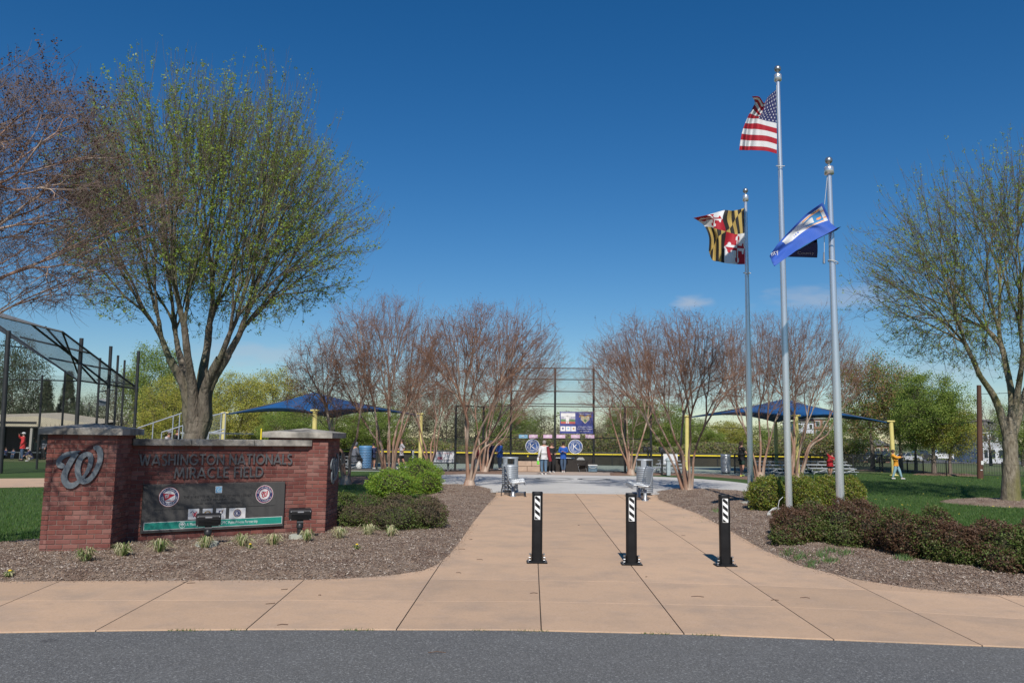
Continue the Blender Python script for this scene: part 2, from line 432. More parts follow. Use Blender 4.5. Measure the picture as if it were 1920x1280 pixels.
# ground: one sheet to the horizon, very gently uneven near the camera
n = 60
me = bpy.data.meshes.new('ground'); ys_ = [-60, 0, 20, 40, 58, 68, 78, 88, 98, 108, 118, 200, 500, 1500]
me.from_pydata([(x, y, gz(y)) for y in ys_ for x in (-1200, 1200)], [], [(2 * i, 2 * i + 1, 2 * i + 3, 2 * i + 2) for i in range(len(ys_) - 1)]); me.materials.append(m_grass)
link('ground', me)['kind'] = 'structure'
road_edge = [(-500, 1196), (-300, 1190), (0, 1185), (250, 1181), (500, 1179), (950, 1180), (1300, 1188), (1600, 1200), (1920, 1213), (2500, 1240)]
re2 = poly_px(road_edge)
sheet('road', [(-60, re2[0].y - .3)] + [(p.x, p.y) for p in re2] + [(60, re2[-1].y), (60, -14), (-60, -14)], -0.006, m_asphalt)
outline = road_edge[1:-1] + [(2300, 1229), (2300, 1150), (1920, 1117), (1800, 1112), (1700, 1101), (1600, 1085), (1500, 1060), (1430, 1030), (1370, 995), (1310, 963),
           (1262, 946), (1235, 936), (1232, 923.5), (1150, 922.5), (1070, 921.5), (930, 921), (929, 930), (912, 948), (885, 982), (862, 1015), (842, 1040), (818, 1059), (790, 1070), (720, 1080),
           (640, 1085), (570, 1087), (355, 1088), (0, 1090), (-300, 1094)]
OUT = poly_px(outline)
def clip(poly, a, b, keep_left=True):
    """clip polygon by the line a->b"""
    d = b - a
    def s(p):
        v = d.x * (p.y - a.y) - d.y * (p.x - a.x)
        return v if keep_left else -v
    res = []
    for i in range(len(poly)):
        p, q = poly[i], poly[(i + 1) % len(poly)]
        sp, sq = s(p), s(q)
        if sp >= 0: res.append(p)
        if sp * sq < 0:
            t = sp / (sp - sq); res.append(p + (q - p) * t)
    return res
def area(p): return .5 * sum(p[i].x * p[(i + 1) % len(p)].y - p[(i + 1) % len(p)].x * p[i].y for i in range(len(p)))
joints = [((-420, 1192), (-190, 1094)), ((-95, 1176), (118, 1087)), ((185, 1179), (355, 1087)), ((465, 1177), (570, 1087)), ((745, 1177), (822, 1062)), ((1015, 1182), (1009, 1060)), ((1282, 1187), (1077, 923)),
          ((1555, 1193), (1152, 924)), ((1838, 1208), (1557, 1072)), ((2120, 1220), (1860, 1112)), ((2420, 1236), (2060, 1130))]
L1 = [(-300, 1130), (40, 1126), (525, 1125), (1010, 1128), (1390, 1136), (1600, 1141), (1920, 1160), (2400, 1190)]
L2 = [(-300, 1091.5), (118, 1087.6), (570, 1086.5), (828, 1085.5), (1010, 1088), (1250, 1092), (1410, 1097), (1600, 1104), (1750, 1113), (2000, 1127), (2400, 1140)]
def yint(Lp, x):
    for a, b in zip(Lp, Lp[1:]):
        if x <= b[0]: return a[1] + (b[1] - a[1]) * (x - a[0]) / (b[0] - a[0])
    return Lp[-1][1]
def inter(j, Lp):                # crossing of a joint with a cross line, by pixel
    (x0, y0), (x1, y1) = j
    x, y = x0, y0
    for _ in range(12):
        y = yint(Lp, x); t = (y - y0) / (y1 - y0); x = x0 + (x1 - x0) * t
    return G(x, y).to_2d()
paving = thing('pavement', None, None, (0, 0, 0)); paving['kind'] = 'structure'
def offset(poly, d):
    n_ = len(poly); out = []
    for i in range(n_):
        a, b, c = poly[i - 1], poly[i], poly[(i + 1) % n_]
        e1 = (b - a).normalized(); e2 = (c - b).normalized()
        n1 = Vector((-e1.y, e1.x)); n2 = Vector((-e2.y, e2.x)); m = n1 + n2
        if m.length < .2: m = n1
        m.normalize(); out.append(b + m * (d / max(.35, m.dot(n1))))
    return out
def slab(poly, gap):
    if len(poly) < 3 or abs(area(poly)) < .02: return
    if area(poly) < 0: poly = poly[::-1]
    q = []
    for p in poly:
        if not q or (p - q[-1]).length > .01: q.append(p)
    if (q[0] - q[-1]).length < .01: q.pop()
    rings = [(offset(q, gap), -.06), (offset(q, gap), .002), (offset(q, gap + .002), .004), (offset(q, gap + .005), .005)]
    n_ = len(q); V = [(p.x, p.y, z) for r_, z in rings for p in r_]
    F = [(k * n_ + i, k * n_ + (i + 1) % n_, (k + 1) * n_ + (i + 1) % n_, (k + 1) * n_ + i) for k in range(3) for i in range(n_)] + [tuple(range(3 * n_, 4 * n_))]
    me = bpy.data.meshes.new('slab'); me.from_pydata(V, [], F); me.materials.append(m_concrete); me.update()
    link('slab', me, paving)
for ja, jb in zip(joints, joints[1:]):
    a0, a1 = G(*ja[0]).to_2d(), G(*ja[1]).to_2d(); b0, b1 = G(*jb[0]).to_2d(), G(*jb[1]).to_2d()
    na = (a1 - a0).normalized(); na = Vector((na.y, -na.x)) * .0036; nb = (b1 - b0).normalized(); nb = Vector((nb.y, -nb.x)) * .0036
    w = clip(clip(OUT, a0 + na, a1 + na, False), b0 - nb, b1 - nb, True)
    p1, q1, p2, q2 = inter(ja, L1), inter(jb, L1), inter(ja, L2), inter(jb, L2)
    near = clip(w, p1, q1, False)
    rest = clip(w, p1, q1, True)
    mid = clip(rest, p2, q2, False); far = clip(rest, p2, q2, True)
    for s_ in (near, mid): slab(s_, .0016)
    slab(far, .0016)
# joints are open to a dark bed
sheet('joint_bed', [(p.x, p.y) for p in OUT], -.012, m_soil).parent = paving

# circular plaza with a paler rim, far court, far paths
pc = Vector((2.35, 32.6))
def circle(c, r, n=72): return [(c.x + r * math.cos(2 * math.pi * i / n), c.y + r * math.sin(2 * math.pi * i / n)) for i in range(n)]
pl = [(x, min(max(y, 25.9), 38.6)) for x, y in circle(pc, 7.3)]
sheet('plaza', pl, .006, m_plaza)
sheet('plaza_apron', [tuple(G(x, y).to_2d()) for x, y in ((958, 889.5), (1145, 891), (1150, 884), (1120, 881), (958, 879))], .002, m_kerb)
sheet('playing_court', [(-20, 41), (-12, 39.5), (3, 42.6), (13, 40.5), (15.5, 41.5), (16, 54), (-24, 54)], -.012, m_court)
sheet('far_path', [tuple(G(x, y).to_2d()) for x, y in ((-500, 913), (0, 913), (120, 911), (500, 905), (500, 898), (120, 895), (0, 896), (-500, 890))], -.012, m_concrete)
sheet('path', [tuple(G(x, y).to_2d()) for x, y in ((560, 881), (958, 881.5), (958, 879), (560, 878))], -.008, m_kerb)
sheet('path', [tuple(G(x, y).to_2d()) for x, y in ((1225, 888.5), (1350, 890), (1352, 887), (1225, 885.5))], -.008, m_kerb)
m_field = M('far_meadow', (.075, .105, .030), (.115, .125, .045), .08, 1, bump=.5, bscale=8)
me = bpy.data.meshes.new('meadow'); ys_ = [46, 57.9, 68, 78, 88, 98, 108, 118, 700]
me.from_pydata([(x, y, gz(y) + .006) for y in ys_ for x in ((17 if y < 50 else -500), (60 if y < 50 else 500))], [], [(2 * i, 2 * i + 1, 2 * i + 3, 2 * i + 2) for i in range(len(ys_) - 1)]); me.materials.append(m_field)
link('meadow', me)['kind'] = 'structure'
m_lot = M('far_asphalt', (.10, .10, .10), (.13, .13, .13), 1, .9)
sheet('car_park', [(-60, 119), (300, 119), (300, 146), (-60, 146)], gz(130) + .012, m_lot)
m_paint = M('dark_floor_paint', (.04, .04, .045), (.08, .08, .08), 2, .7)
mb = MB()
for (cx, cy, rr, a0, a1, wd) in ((1.9, 35.0, .75, .1, 5.7, .11), (3.6, 35.1, .62, 0, 6.28, .10), (.7, 34.6, .5, .6, 5.4, .09), (2.8, 34.2, 1.9, 3.5, 5.6, .08)):
    pts = [(cx + rr * math.cos(a0 + (a1 - a0) * i / 28), cy + rr * 1.1 * math.sin(a0 + (a1 - a0) * i / 28)) for i in range(29)]
    ribbon(mb, pts, wd, .007, .0105)
o = mb.build('floor_marking', m_paint); o['kind'] = 'structure'

# mulch beds: relief sheets that sink under the slabs and the lawn at their edges
def pip(X, Y, poly):
    ins = np.zeros(X.shape, bool); j = len(poly) - 1
    for i in range(len(poly)):
        xi, yi = poly[i]; xj, yj = poly[j]
        c = ((yi > Y) != (yj > Y)) & (X < (xj - xi) * (Y - yi) / (yj - yi + 1e-12) + xi)
        ins ^= c; j = i
    return ins
def sdist(X, Y, poly):
    D = np.full(X.shape, 1e9)
    for i in range(len(poly)):
        ax, ay = poly[i]; bx, by = poly[(i + 1) % len(poly)]
        dx, dy = bx - ax, by - ay; L2_ = dx * dx + dy * dy + 1e-12
        t = np.clip(((X - ax) * dx + (Y - ay) * dy) / L2_, 0, 1)
        D = np.minimum(D, np.hypot(X - ax - t * dx, Y - ay - t * dy))
    return np.where(pip(X, Y, poly), D, -D)
def wob(X, Y, s):
    return (np.sin(X * 3.1 * s + 1.7 * np.sin(Y * 2.3 * s)) + np.sin(Y * 4.3 * s + 1.1 * np.sin(X * 2.9 * s + 2))) * .5
def bed(name, poly, step, top=.05, mat=m_mulch, slope=.18):
    xs = [p[0] for p in poly]; ys = [p[1] for p in poly]
    gx = np.arange(min(xs) - .3, max(xs) + .3, step); gy = np.arange(min(ys) - .3, max(ys) + .3, step)
    X, Y = np.meshgrid(gx, gy); D = sdist(X, Y, poly)
    Z = np.clip(-.016 + D * slope, -.055, top) + (wob(X, Y, 1.3) * .012 + wob(X, Y, 4.1) * .006) * np.clip(D * 4, 0, 1)
    idx = np.arange(X.size).reshape(X.shape)
    F = np.stack([idx[:-1, :-1], idx[:-1, 1:], idx[1:, 1:], idx[1:, :-1]], -1).reshape(-1, 4)
    keep = (D[:-1, :-1] > -.16).ravel()
    F = F[keep]
    used = np.unique(F); remap = np.zeros(X.size, int); remap[used] = np.arange(len(used))
    V = np.stack([X.ravel(), Y.ravel(), Z.ravel()], 1)[used]
    o = link(name, npmesh(name, V, remap[F], mat, smooth=True)); o['kind'] = 'structure'
    def zf(x, y):
        x = np.atleast_1d(x); y = np.atleast_1d(y); d = sdist(x, y, poly)
        return np.clip(-.016 + d * slope, -.055, top) + (wob(x, y, 1.3) * .012 + wob(x, y, 4.1) * .006) * np.clip(d * 4, 0, 1), d
    return o, zf
LBED = [tuple(p) for p in poly_px([(-300, 1094), (0, 1090), (355, 1088), (570, 1087), (640, 1085), (720, 1080), (790, 1070), (818, 1059), (842, 1040), (862, 1015), (885, 982), (912, 948), (929, 930), (926, 916), (900, 911), (862, 908), (815, 909),
                                   (800, 925), (760, 942), (650, 950), (600, 962), (300, 988), (60, 1012), (-20, 1020), (-300, 1030)])]
RBED = [tuple(p) for p in poly_px([(2300, 1150), (1920, 1117), (1800, 1112), (1700, 1101), (1600, 1085), (1500, 1060), (1430, 1030), (1370, 995), (1310, 963), (1262, 946), (1235, 936), (1225, 921), (1262, 916), (1330, 917), (1400, 921),
                                   (1412, 936), (1470, 950), (1560, 960), (1640, 985), (1700, 1005), (1800, 1012), (2300, 1050)])]
_, zL = bed('mulch_bed', LBED, .05)
_, zR = bed('mulch_bed', RBED, .05)
TREE_RING = [tuple(p) for p in [(G(1895, 944).x + 1.75 * math.cos(a) * (1 + .06 * math.sin(3 * a)), G(1895, 944).y + .15 + 1.5 * math.sin(a)) for a in [i * 2 * math.pi / 40 for i in range(40)]]]
_, zT = bed('mulch_ring', TREE_RING, .08, .09)
FARB = [[tuple(G(x, y).to_2d()) for x, y in q] for q in (
    ((630, 903), (700, 908), (770, 897), (835, 889), (958, 887.6), (958, 882.5), (850, 884), (760, 885.5), (690, 893), (632, 895)),
    ((1140, 891), (1210, 889.7), (1300, 890.5), (1400, 897.5), (1420, 906), (1440, 900), (1405, 893), (1330, 889), (1200, 885.5), (1140, 886)))]
for q in FARB: bed('mulch_bed', q, .12, .04, M('far_mulch', (.16, .095, .062), (.24, .15, .105), 9, 1, bump=1, bscale=20, bdist=.03))
for (px, py, rr) in ((1637, 882, 1.0), (1718, 884, .8), (1752, 889.5, 1.1), (1782, 889.5, 1.5)):
    c = G(px, py)
    bed('mulch_ring', [(c.x + rr * math.cos(a), c.y + rr * math.sin(a)) for a in [i * math.pi / 12 for i in range(24)]], .2, .06, MATS['far_mulch'])

def scatter(poly, nn, bias=0.0):
    xs = [p[0] for p in poly]; ys = [p[1] for p in poly]
    out = []
    tot = 0
    while tot < nn:
        x = npr.uniform(min(xs), max(xs), nn); y = npr.uniform(min(ys), max(ys), nn)
        k = pip(x, y, poly)
        if bias: k &= npr.uniform(0, 1, nn) < (min(ys) / y) ** bias
        out.append(np.stack([x[k], y[k]], 1)); tot += k.sum()
    return np.concatenate(out)[:nn]
def chips(name, poly, zf, nn):
    p = scatter(poly, nn, 1.5); z, d = zf(p[:, 0], p[:, 1])
    k = d > .0; p = p[k]; z = z[k]; n_ = len(p)
    a = npr.uniform(0, 6.28, n_); L = npr.uniform(.006, .020, n_) ; w = npr.uniform(.0025, .006, n_); tl = npr.normal(0, .35, n_)
    dx = np.cos(a); dy = np.sin(a)
    c = np.stack([p[:, 0], p[:, 1], z + npr.uniform(.004, .016, n_)], 1)
    u = np.stack([dx * np.cos(tl), dy * np.cos(tl), np.sin(tl)], 1) * L[:, None]
    v = np.stack([-dy, dx, npr.normal(0, .4, n_)], 1) * w[:, None]
    V = np.stack([c - u - v, c + u - v * .6, c + u + v * .6, c - u + v], 1).reshape(-1, 3)
    F = np.arange(n_ * 4).reshape(-1, 4)
    o = link(name, npmesh(name, V, F, [m_chipA, m_chipB, m_chipC, m_chipD], npr.choice(4, n_, p=[.44, .24, .25, .07])))
    o['kind'] = 'stuff'; return o
chips('bark_chips', LBED, zL, 90000)
chips('bark_chips', RBED, zR, 80000)
chips('bark_chips', TREE_RING, zT, 4000)

def blades(name, pts, z, hmin, hmax, wd, mats, pr, lean=.35):
    n_ = len(pts); a = npr.uniform(0, 6.28, n_); h = npr.uniform(hmin, hmax, n_)
    c = np.stack([pts[:, 0], pts[:, 1], np.broadcast_to(z, n_)], 1)
    u = np.stack([np.cos(a), np.sin(a), np.zeros(n_)], 1) * (wd * npr.uniform(.6, 1.3, n_))[:, None]
    b = npr.uniform(0, 6.28, n_); ln = npr.uniform(0, lean, n_) * h
    tip = c + np.stack([np.cos(b) * ln, np.sin(b) * ln, h], 1)
    V = np.stack([c - u, c + u, tip], 1).reshape(-1, 3)
    o = link(name, npmesh(name, V, np.arange(n_ * 3).reshape(-1, 3), mats, npr.choice(len(mats), n_, p=pr)))
    o['kind'] = 'stuff'; return o
LAWN_R = [tuple(G(x, y).to_2d()) for x, y in ((1560, 962), (1640, 987), (1700, 1007), (1800, 1014), (2050, 1032), (2050, 884), (1500, 886), (1400, 893), (1440, 906), (1420, 925), (1412, 935))]
pts = scatter(LAWN_R, 95000, 2.2); d = sdist(pts[:, 0], pts[:, 1], TREE_RING); pts = pts[d < -.02]
blades('grass', pts, -.02, .035, .075, .006, [m_bladeA, m_bladeB], [.75, .25], .8)
LAWN_L = [tuple(G(x, y).to_2d()) for x, y in ((-150, 1022), (60, 1013), (300, 990), (600, 964), (650, 952), (760, 944), (800, 926), (812, 910), (770, 899), (700, 909), (630, 904), (300, 905), (100, 913), (-150, 914))]
blades('grass', scatter(LAWN_L, 45000, 2.0), -.02, .035, .07, .006, [m_bladeA, m_bladeB], [.75, .25], .8)
# crumbs of grass and weeds along the road edge
rp = []
for i in range(2600):
    x = rnd.uniform(200, 1500); 
    if math.sin(x * .021) + math.sin(x * .057 + 1) + rnd.gauss(0, .25) < .7: continue
    y = yint(road_edge, x) + rnd.gauss(0, .8); p = G(x, y); rp.append((p.x, p.y))
blades('edge_weeds', np.array(rp), -.008, .008, .026, .004, [m_bladeA, m_bladeB, m_chipA], [.55, .25, .2], 1.2)

# specks of yellow flowers in the lawn, debris spilling onto the paving edge
p = scatter(LAWN_R, 130, 1.2)
blades('lawn_flowers', np.repeat(p, 3, 0) + npr.normal(0, .012, (len(p) * 3, 2)), .03, .012, .022, .012, [M('lawn_flower', (.75, .58, .05), rough=.6)], [1], 2.0)
sp_ = []
ed = [p for p in outline if 1 < 2]
for a, b in zip(OUT, OUT[1:] + OUT[:1]):
    if min(a.y, b.y) < 7.7 and max(a.y, b.y) < 7.9: continue
    L_ = (b - a).length
    if L_ > 4: continue
    for k in range(int(L_ * 95)):
        t = rnd.random(); d = abs(rnd.gauss(0, .07)); e = (b - a).normalized(); nn_ = Vector((-e.y, e.x)); q = a + (b - a) * t + nn_ * d * (1 if area(OUT) > 0 else -1); sp_.append((q.x, q.y))
sp_ = np.array(sp_); n_ = len(sp_)
an = npr.uniform(0, 6.28, n_); Ls = npr.uniform(.004, .013, n_); ws = npr.uniform(.002, .004, n_)
c = np.stack([sp_[:, 0], sp_[:, 1], np.full(n_, .008)], 1); u = np.stack([np.cos(an), np.sin(an), npr.normal(0, .15, n_)], 1) * Ls[:, None]; v = np.stack([-np.sin(an), np.cos(an), npr.normal(0, .3, n_)], 1) * ws[:, None]
link('spilled_chips', npmesh('spilled_chips', np.stack([c - u - v, c + u - v, c + u + v, c - u + v], 1).reshape(-1, 3), np.arange(n_ * 4).reshape(-1, 4), [m_chipA, m_chipC, m_chipB], npr.choice(3, n_, p=[.5, .3, .2])))['kind'] = 'stuff'
# ------------------------------------------------------------------ trees
def vb(P0, D0, P1, D1, k, K):
    """vectorised beziers -> (B,K,3)"""
    L = np.linalg.norm(P1 - P0, axis=1, keepdims=True)
    A = P0 + D0 * L * k; B = P1 - D1 * L * k
    t = np.linspace(0, 1, K)[None, :, None]
    return P0[:, None] * (1 - t) ** 3 + A[:, None] * 3 * t * (1 - t) ** 2 + B[:, None] * 3 * t * t * (1 - t) + P1[:, None] * t ** 3
def vtubes(C, Rr, S):
    """C (B,K,3), Rr (B,K) -> verts, quads"""
    B, K, _ = C.shape
    T = np.gradient(C, axis=1); T /= np.linalg.norm(T, axis=2, keepdims=True) + 1e-9
    t0 = T.mean(1); t0 /= np.linalg.norm(t0, axis=1, keepdims=True) + 1e-9
    ref = np.where(np.abs(t0[:, 2:3]) > .8, np.array([[1., 0, 0]]), np.array([[0, 0, 1.]]))
    a = np.cross(t0, ref); a /= np.linalg.norm(a, axis=1, keepdims=True) + 1e-9
    A = a[:, None] - T * (T * a[:, None]).sum(2, keepdims=True); A /= np.linalg.norm(A, axis=2, keepdims=True) + 1e-9
    Bn = np.cross(T, A)
    an = np.arange(S) * 2 * np.pi / S
    V = C[:, :, None] + (A[:, :, None] * np.cos(an)[None, None, :, None] + Bn[:, :, None] * np.sin(an)[None, None, :, None]) * Rr[:, :, None, None]
    idx = np.arange(B * K * S).reshape(B, K, S); nx = np.roll(idx, -1, 2)
    F = np.stack([idx[:, :-1], nx[:, :-1], nx[:, 1:], idx[:, 1:]], -1).reshape(-1, 4)
    return V.reshape(-1, 3), F
def unit(v): return v / (np.linalg.norm(v) + 1e-9)
def grow(p, d, T, rtip, pw, f0, segs, rs, lvl=0, up=.0, tipup=.3, rpar=None, rmax=9):
    n = len(T); r = min(rmax, rtip * n ** pw)
    if rpar is None: rpar = r
    if n == 1:
        e = T[0]; v = unit(e - p); dd = unit(v * (1 - tipup) + np.array([0, 0, 1.]) * tipup)
        segs.append((p, d, e, dd, min(rpar, r * 1.4), rtip * .55, 1)); return
    c = T.mean(0); v = c - p; L = np.linalg.norm(v); v = v / (L + 1e-9)
    f = f0(lvl) * rs.uniform(.7, 1.3)
    h = unit(v * .65 + d * .35 + np.array([0, 0, up]) + rs.normal(0, .07, 3))
    e = p + h * L * f
    de = unit(h * .5 + v * .5)
    segs.append((p, d, e, de, min(rpar, r * 1.12), r, n))
    Q = T - e; Q = Q / (np.linalg.norm(Q, axis=1, keepdims=True) + 1e-9)
    cov = np.cov((Q - Q.mean(0)).T) if n > 2 else np.eye(3)
    w, E = np.linalg.eigh(cov + np.eye(3) * 1e-6)
    ax = unit(E[:, 2] + rs.normal(0, .35, 3))
    s = Q @ ax; o = np.argsort(s); k = max(1, min(n - 1, int(n * rs.uniform(.3, .7))))
    for part_ in (o[:k], o[k:]):
        grow(e, de, T[part_], rtip, pw, f0, segs, rs, lvl + 1, up, tipup, r, rmax)
def ellips_tips(c, rad, nn, rs, inner=.45, low=-1.0, pw=.6):
    out = []
    while len(out) < nn:
        v = unit(rs.normal(0, 1, 3)); q = inner + (1 - inner) * rs.uniform(0, 1) ** pw
        v = v * q
        if v[2] < low: continue
        # ragged outline
        k = 1 + .07 * math.sin(v[0] * 7 + v[1] * 5) + .05 * math.sin(v[2] * 11 + v[0] * 9)
        out.append(c + v * rad * k)
    return np.array(out)
def seg_arrays(segs):
    return [np.array([s[i] for s in segs]) for i in range(7)]
def side_twigs(C, n_per, Lr, rs, r0, upb=.25, spread=.8):
    """little twigs off branch centre lines C (B,K,3)"""
    B, K, _ = C.shape
    bi = np.repeat(np.arange(B), n_per); t = rs.uniform(.25, .98, len(bi)) * (K - 1); i = np.minimum(t.astype(int), K - 2); fr = (t - i)[:, None]
    p = C[bi, i] * (1 - fr) + C[bi, i + 1] * fr
    d = C[bi, i + 1] - C[bi, i]; d /= np.linalg.norm(d, axis=1, keepdims=True) + 1e-9
    q = rs.normal(0, 1, (len(bi), 3)); q -= d * (q * d).sum(1, keepdims=True); q /= np.linalg.norm(q, axis=1, keepdims=True) + 1e-9
    dd = d + q * spread + np.array([[0, 0, upb]]); dd /= np.linalg.norm(dd, axis=1, keepdims=True)
    L = rs.uniform(Lr[0], Lr[1], (len(bi), 1)); e = p + dd * L
    de = dd + np.array([[0, 0, upb * 1.5]]) + rs.normal(0, .2, dd.shape); de /= np.linalg.norm(de, axis=1, keepdims=True)
    return vb(p, dd, e, de, .35, 4), np.linspace(r0, r0 * .45, 4)[None].repeat(len(bi), 0)
def leaf_quads(C, size, rs, aspect=.6, updir=0.3):
    n_ = len(C)
    nrm = rs.normal(0, 1, (n_, 3)) + np.array([[0, -.2, updir]]); nrm /= np.linalg.norm(nrm, axis=1, keepdims=True)
    a = np.cross(nrm, rs.normal(0, 1, (n_, 3))); a /= np.linalg.norm(a, axis=1, keepdims=True) + 1e-9
    b = np.cross(nrm, a)
    s = size * rs.uniform(.6, 1.35, (n_, 1))
    V = np.stack([C - a * s * .5, C + b * s * aspect * .5 + nrm * s * .06, C + a * s * .5, C - b * s * aspect * .5 + nrm * s * .06], 1).reshape(-1, 3)
    return V, np.arange(n_ * 4).reshape(-1, 4)
def join(parts):
    Vs, Fs, Ms = [], [], []; o = 0
    for V, F, m in parts:
        Vs.append(V); Fs.append(F + o); Ms.append(np.full(len(F), m) if np.isscalar(m) else m); o += len(V)
    return np.concatenate(Vs), np.concatenate(Fs), np.concatenate(Ms)
def woody(name, label, base, stems, tips, seed, mats, rtip=.005, pw=.5, f0=None, cut=24, twigs=(3, (.12, .3), .003), up=0, tipup=.3, leaves=None, seeds=None, group=None, trunk_wob=0, cat='tree', rmax=9, flare=1.0, upb=.25, spread=.8, core_stem=False):
    """base: Vector; stems: list of dicts(pts=[...] world, r0,r1) optional main stems ending where growth starts, tips assigned to nearest stem"""
    rs = np.random.RandomState(seed)
    f0 = f0 or (lambda l: .22 if l < 3 else .33)
    b = np.array(base)
    root = thing(name, label, cat, tuple(base), 0, group)
    segs = []
    ends = []
    for st in stems:
        pts = [np.array(q, float) for q in st['pts']]
        for i in range(len(pts) - 1):
            d0 = unit(pts[i + 1] - pts[i - 1]) if i > 0 else unit(pts[1] - pts[0])
            d1 = unit(pts[min(i + 2, len(pts) - 1)] - pts[i])
            if len(st['r']) == len(pts) and len(pts) > 2: ra, rb = st['r'][i], st['r'][i + 1]
            else: ra = st['r'][0] + (st['r'][1] - st['r'][0]) * i / (len(pts) - 1); rb = st['r'][0] + (st['r'][1] - st['r'][0]) * (i + 1) / (len(pts) - 1)
            if i == 0: ra *= flare
            segs.append((pts[i], d0, pts[i + 1], d1, ra, rb, 10 ** 6))
        ends.append((pts[-1], d1))
    if core_stem: ends = ends[1:]
    if len(ends) == 1: assign = np.zeros(len(tips), int)
    else:
        E = np.array([e[0] for e in ends]); Dn = np.array([e[1] for e in ends])
        V_ = tips[:, None] - E[None]; dist = np.linalg.norm(V_, axis=2)
        ang = (V_ * Dn[None]).sum(2) / dist
        assign = np.argmin(dist * (1.6 - ang), axis=1)
    for k, (e, d) in enumerate(ends):
        T = tips[assign == k]
        if len(T): re_ = stems[k + (1 if core_stem else 0)]['r'][-1]; grow(e, d, T, rtip, pw, f0, segs, rs, 0, up, tipup, re_, re_)
    P0, D0, P1, D1, R0, R1, N = seg_arrays(segs)
    off = b[None, :]
    big = N >= cut
    parts = []
    C = vb(P0[big], D0[big], P1[big], D1[big], .33, 6)
    Rr = np.linspace(0, 1, 6)[None] * (R1[big] - R0[big])[:, None] + R0[big][:, None]
    if trunk_wob: Rr = Rr * (1 + rs.normal(0, trunk_wob, Rr.shape))
    V, F = vtubes(C - off, Rr, 9)
    link('trunk', npmesh('trunk', V, F, mats[0], smooth=True), root)
    sm = ~big
    C = vb(P0[sm], D0[sm], P1[sm], D1[sm], .33, 5)
    Rr = np.linspace(0, 1, 5)[None] * (R1[sm] - R0[sm])[:, None] + R0[sm][:, None]
    V, F = vtubes(C - off, Rr, 4)
    parts.append((V, F, np.where(np.repeat(N[sm] > 4, 16), 0, 1)))
    tipC = C[N[sm] <= 3]
    TW = None
    if twigs:
        Ct, Rt = side_twigs(tipC, twigs[0], twigs[1], rs, twigs[2], upb, spread)
        V, F = vtubes(Ct - off, Rt, 3); parts.append((V, F, 1)); TW = Ct
    if leaves:
        nl, size, mi_w, jit = leaves
        src = np.concatenate([TW[:, 1:].reshape(-1, 3), tipC[:, 1:].reshape(-1, 3)]) if TW is not None else tipC[:, 1:].reshape(-1, 3)
        c = np.repeat(src[rs.randint(0, len(src), nl // 4)], 4, 0) + rs.normal(0, jit, (nl // 4 * 4, 3)); nl = len(c)
        V, F = leaf_quads(c - off, size, rs); parts.append((V, F, rs.choice(len(mi_w), nl, p=mi_w) + 2))
    if seeds:
        ns, per, size, rad = seeds
        e = TW[:, -1] if TW is not None else tipC[:, -1]
        z = e[:, 2]; e = e[z > np.quantile(z, .35)]
        e = e[rs.randint(0, len(e), ns)]
        c = np.repeat(e, per, 0) + rs.normal(0, rad, (ns * per, 3)) * np.array([[.7, .7, 1.5]])
        V, F = leaf_quads(c - off, size, rs, .8); parts.append((V, F, 3 if len(mats) > 3 else 2))
    V, F, m = join(parts)
    o = link('crown', npmesh('crown', V, F, mats, m), root)
    return root

m_barkP = M('grey_brown_bark', (.095, .075, .055), (.21, .175, .135), 9, 1, bump=1, bscale=22, bdist=.05, stretch=(1, 1, .25), c3=(.12, .125, .06), s3=1.2)
m_barkR = M('mossy_trunk_bark', (.13, .105, .07), (.27, .23, .17), 14, 1, bump=1, bscale=24, bdist=.04, stretch=(1, 1, .3), c3=(.16, .15, .05), s3=2)
m_twigP = M('olive_twig', (.095, .075, .055), (.16, .13, .095), 20, 1)
m_leafY = M('young_leaf', (.31, .39, .05), rough=.5, trans=.45)
m_leafG = M('fresh_leaf', (.24, .36, .045), rough=.5, trans=.45)
m_barkM = M('smooth_tan_bark', (.34, .195, .13), (.20, .11, .075), 5, .75, bump=.3, bscale=14, bdist=.01, stretch=(1, 1, .35), c3=(.47, .37, .29), s3=3)
m_twigM = M('mauve_twig', (.20, .105, .07), (.27, .155, .11), 10, 1)
m_seedM = M('dry_seed_head', (.065, .035, .028), (.12, .07, .05), 20, 1)
m_barkN = M('reddish_branch', (.30, .165, .11), (.19, .105, .075), 7, .9)

# big upswept tree behind the brick sign
Y1 = 20.0
bt = base_at(366, Y1); fk = P(370, 772, Y1)
c = np.array(P(405, 385, Y1)); px = Y1 / FPX
tips = ellips_tips(c, np.array([312 * px, 300 * px, 288 * px]), 4400, np.random.RandomState(3), .30, -.78, .62)
stems = [dict(pts=[bt, P(365, 850, Y1), P(366, 812, Y1), P(368, 788, Y1), P(372, 768, Y1), P(374, 752, Y1)], r=(.36, .265, .26, .25, .17, .05))]
for (x, y, dy, rr) in ((318, 672, -.2, .15), (335, 660, .6, .12), (352, 668, -.7, .13), (388, 655, .5, .14), (412, 672, -.6, .17), (428, 664, .3, .15)):
    q = P((x + 367) / 2 + (367 - x) * .12, 732, Y1 + dy * .4)
    stems.append(dict(pts=[P(367 + (x - 370) * .06, 835, Y1 + dy * .02), P(369 + (x - 370) * .30, 788, Y1 + dy * .15), q, P(x, y, Y1 + dy)], r=(.14, .15, .125, rr * .66)))
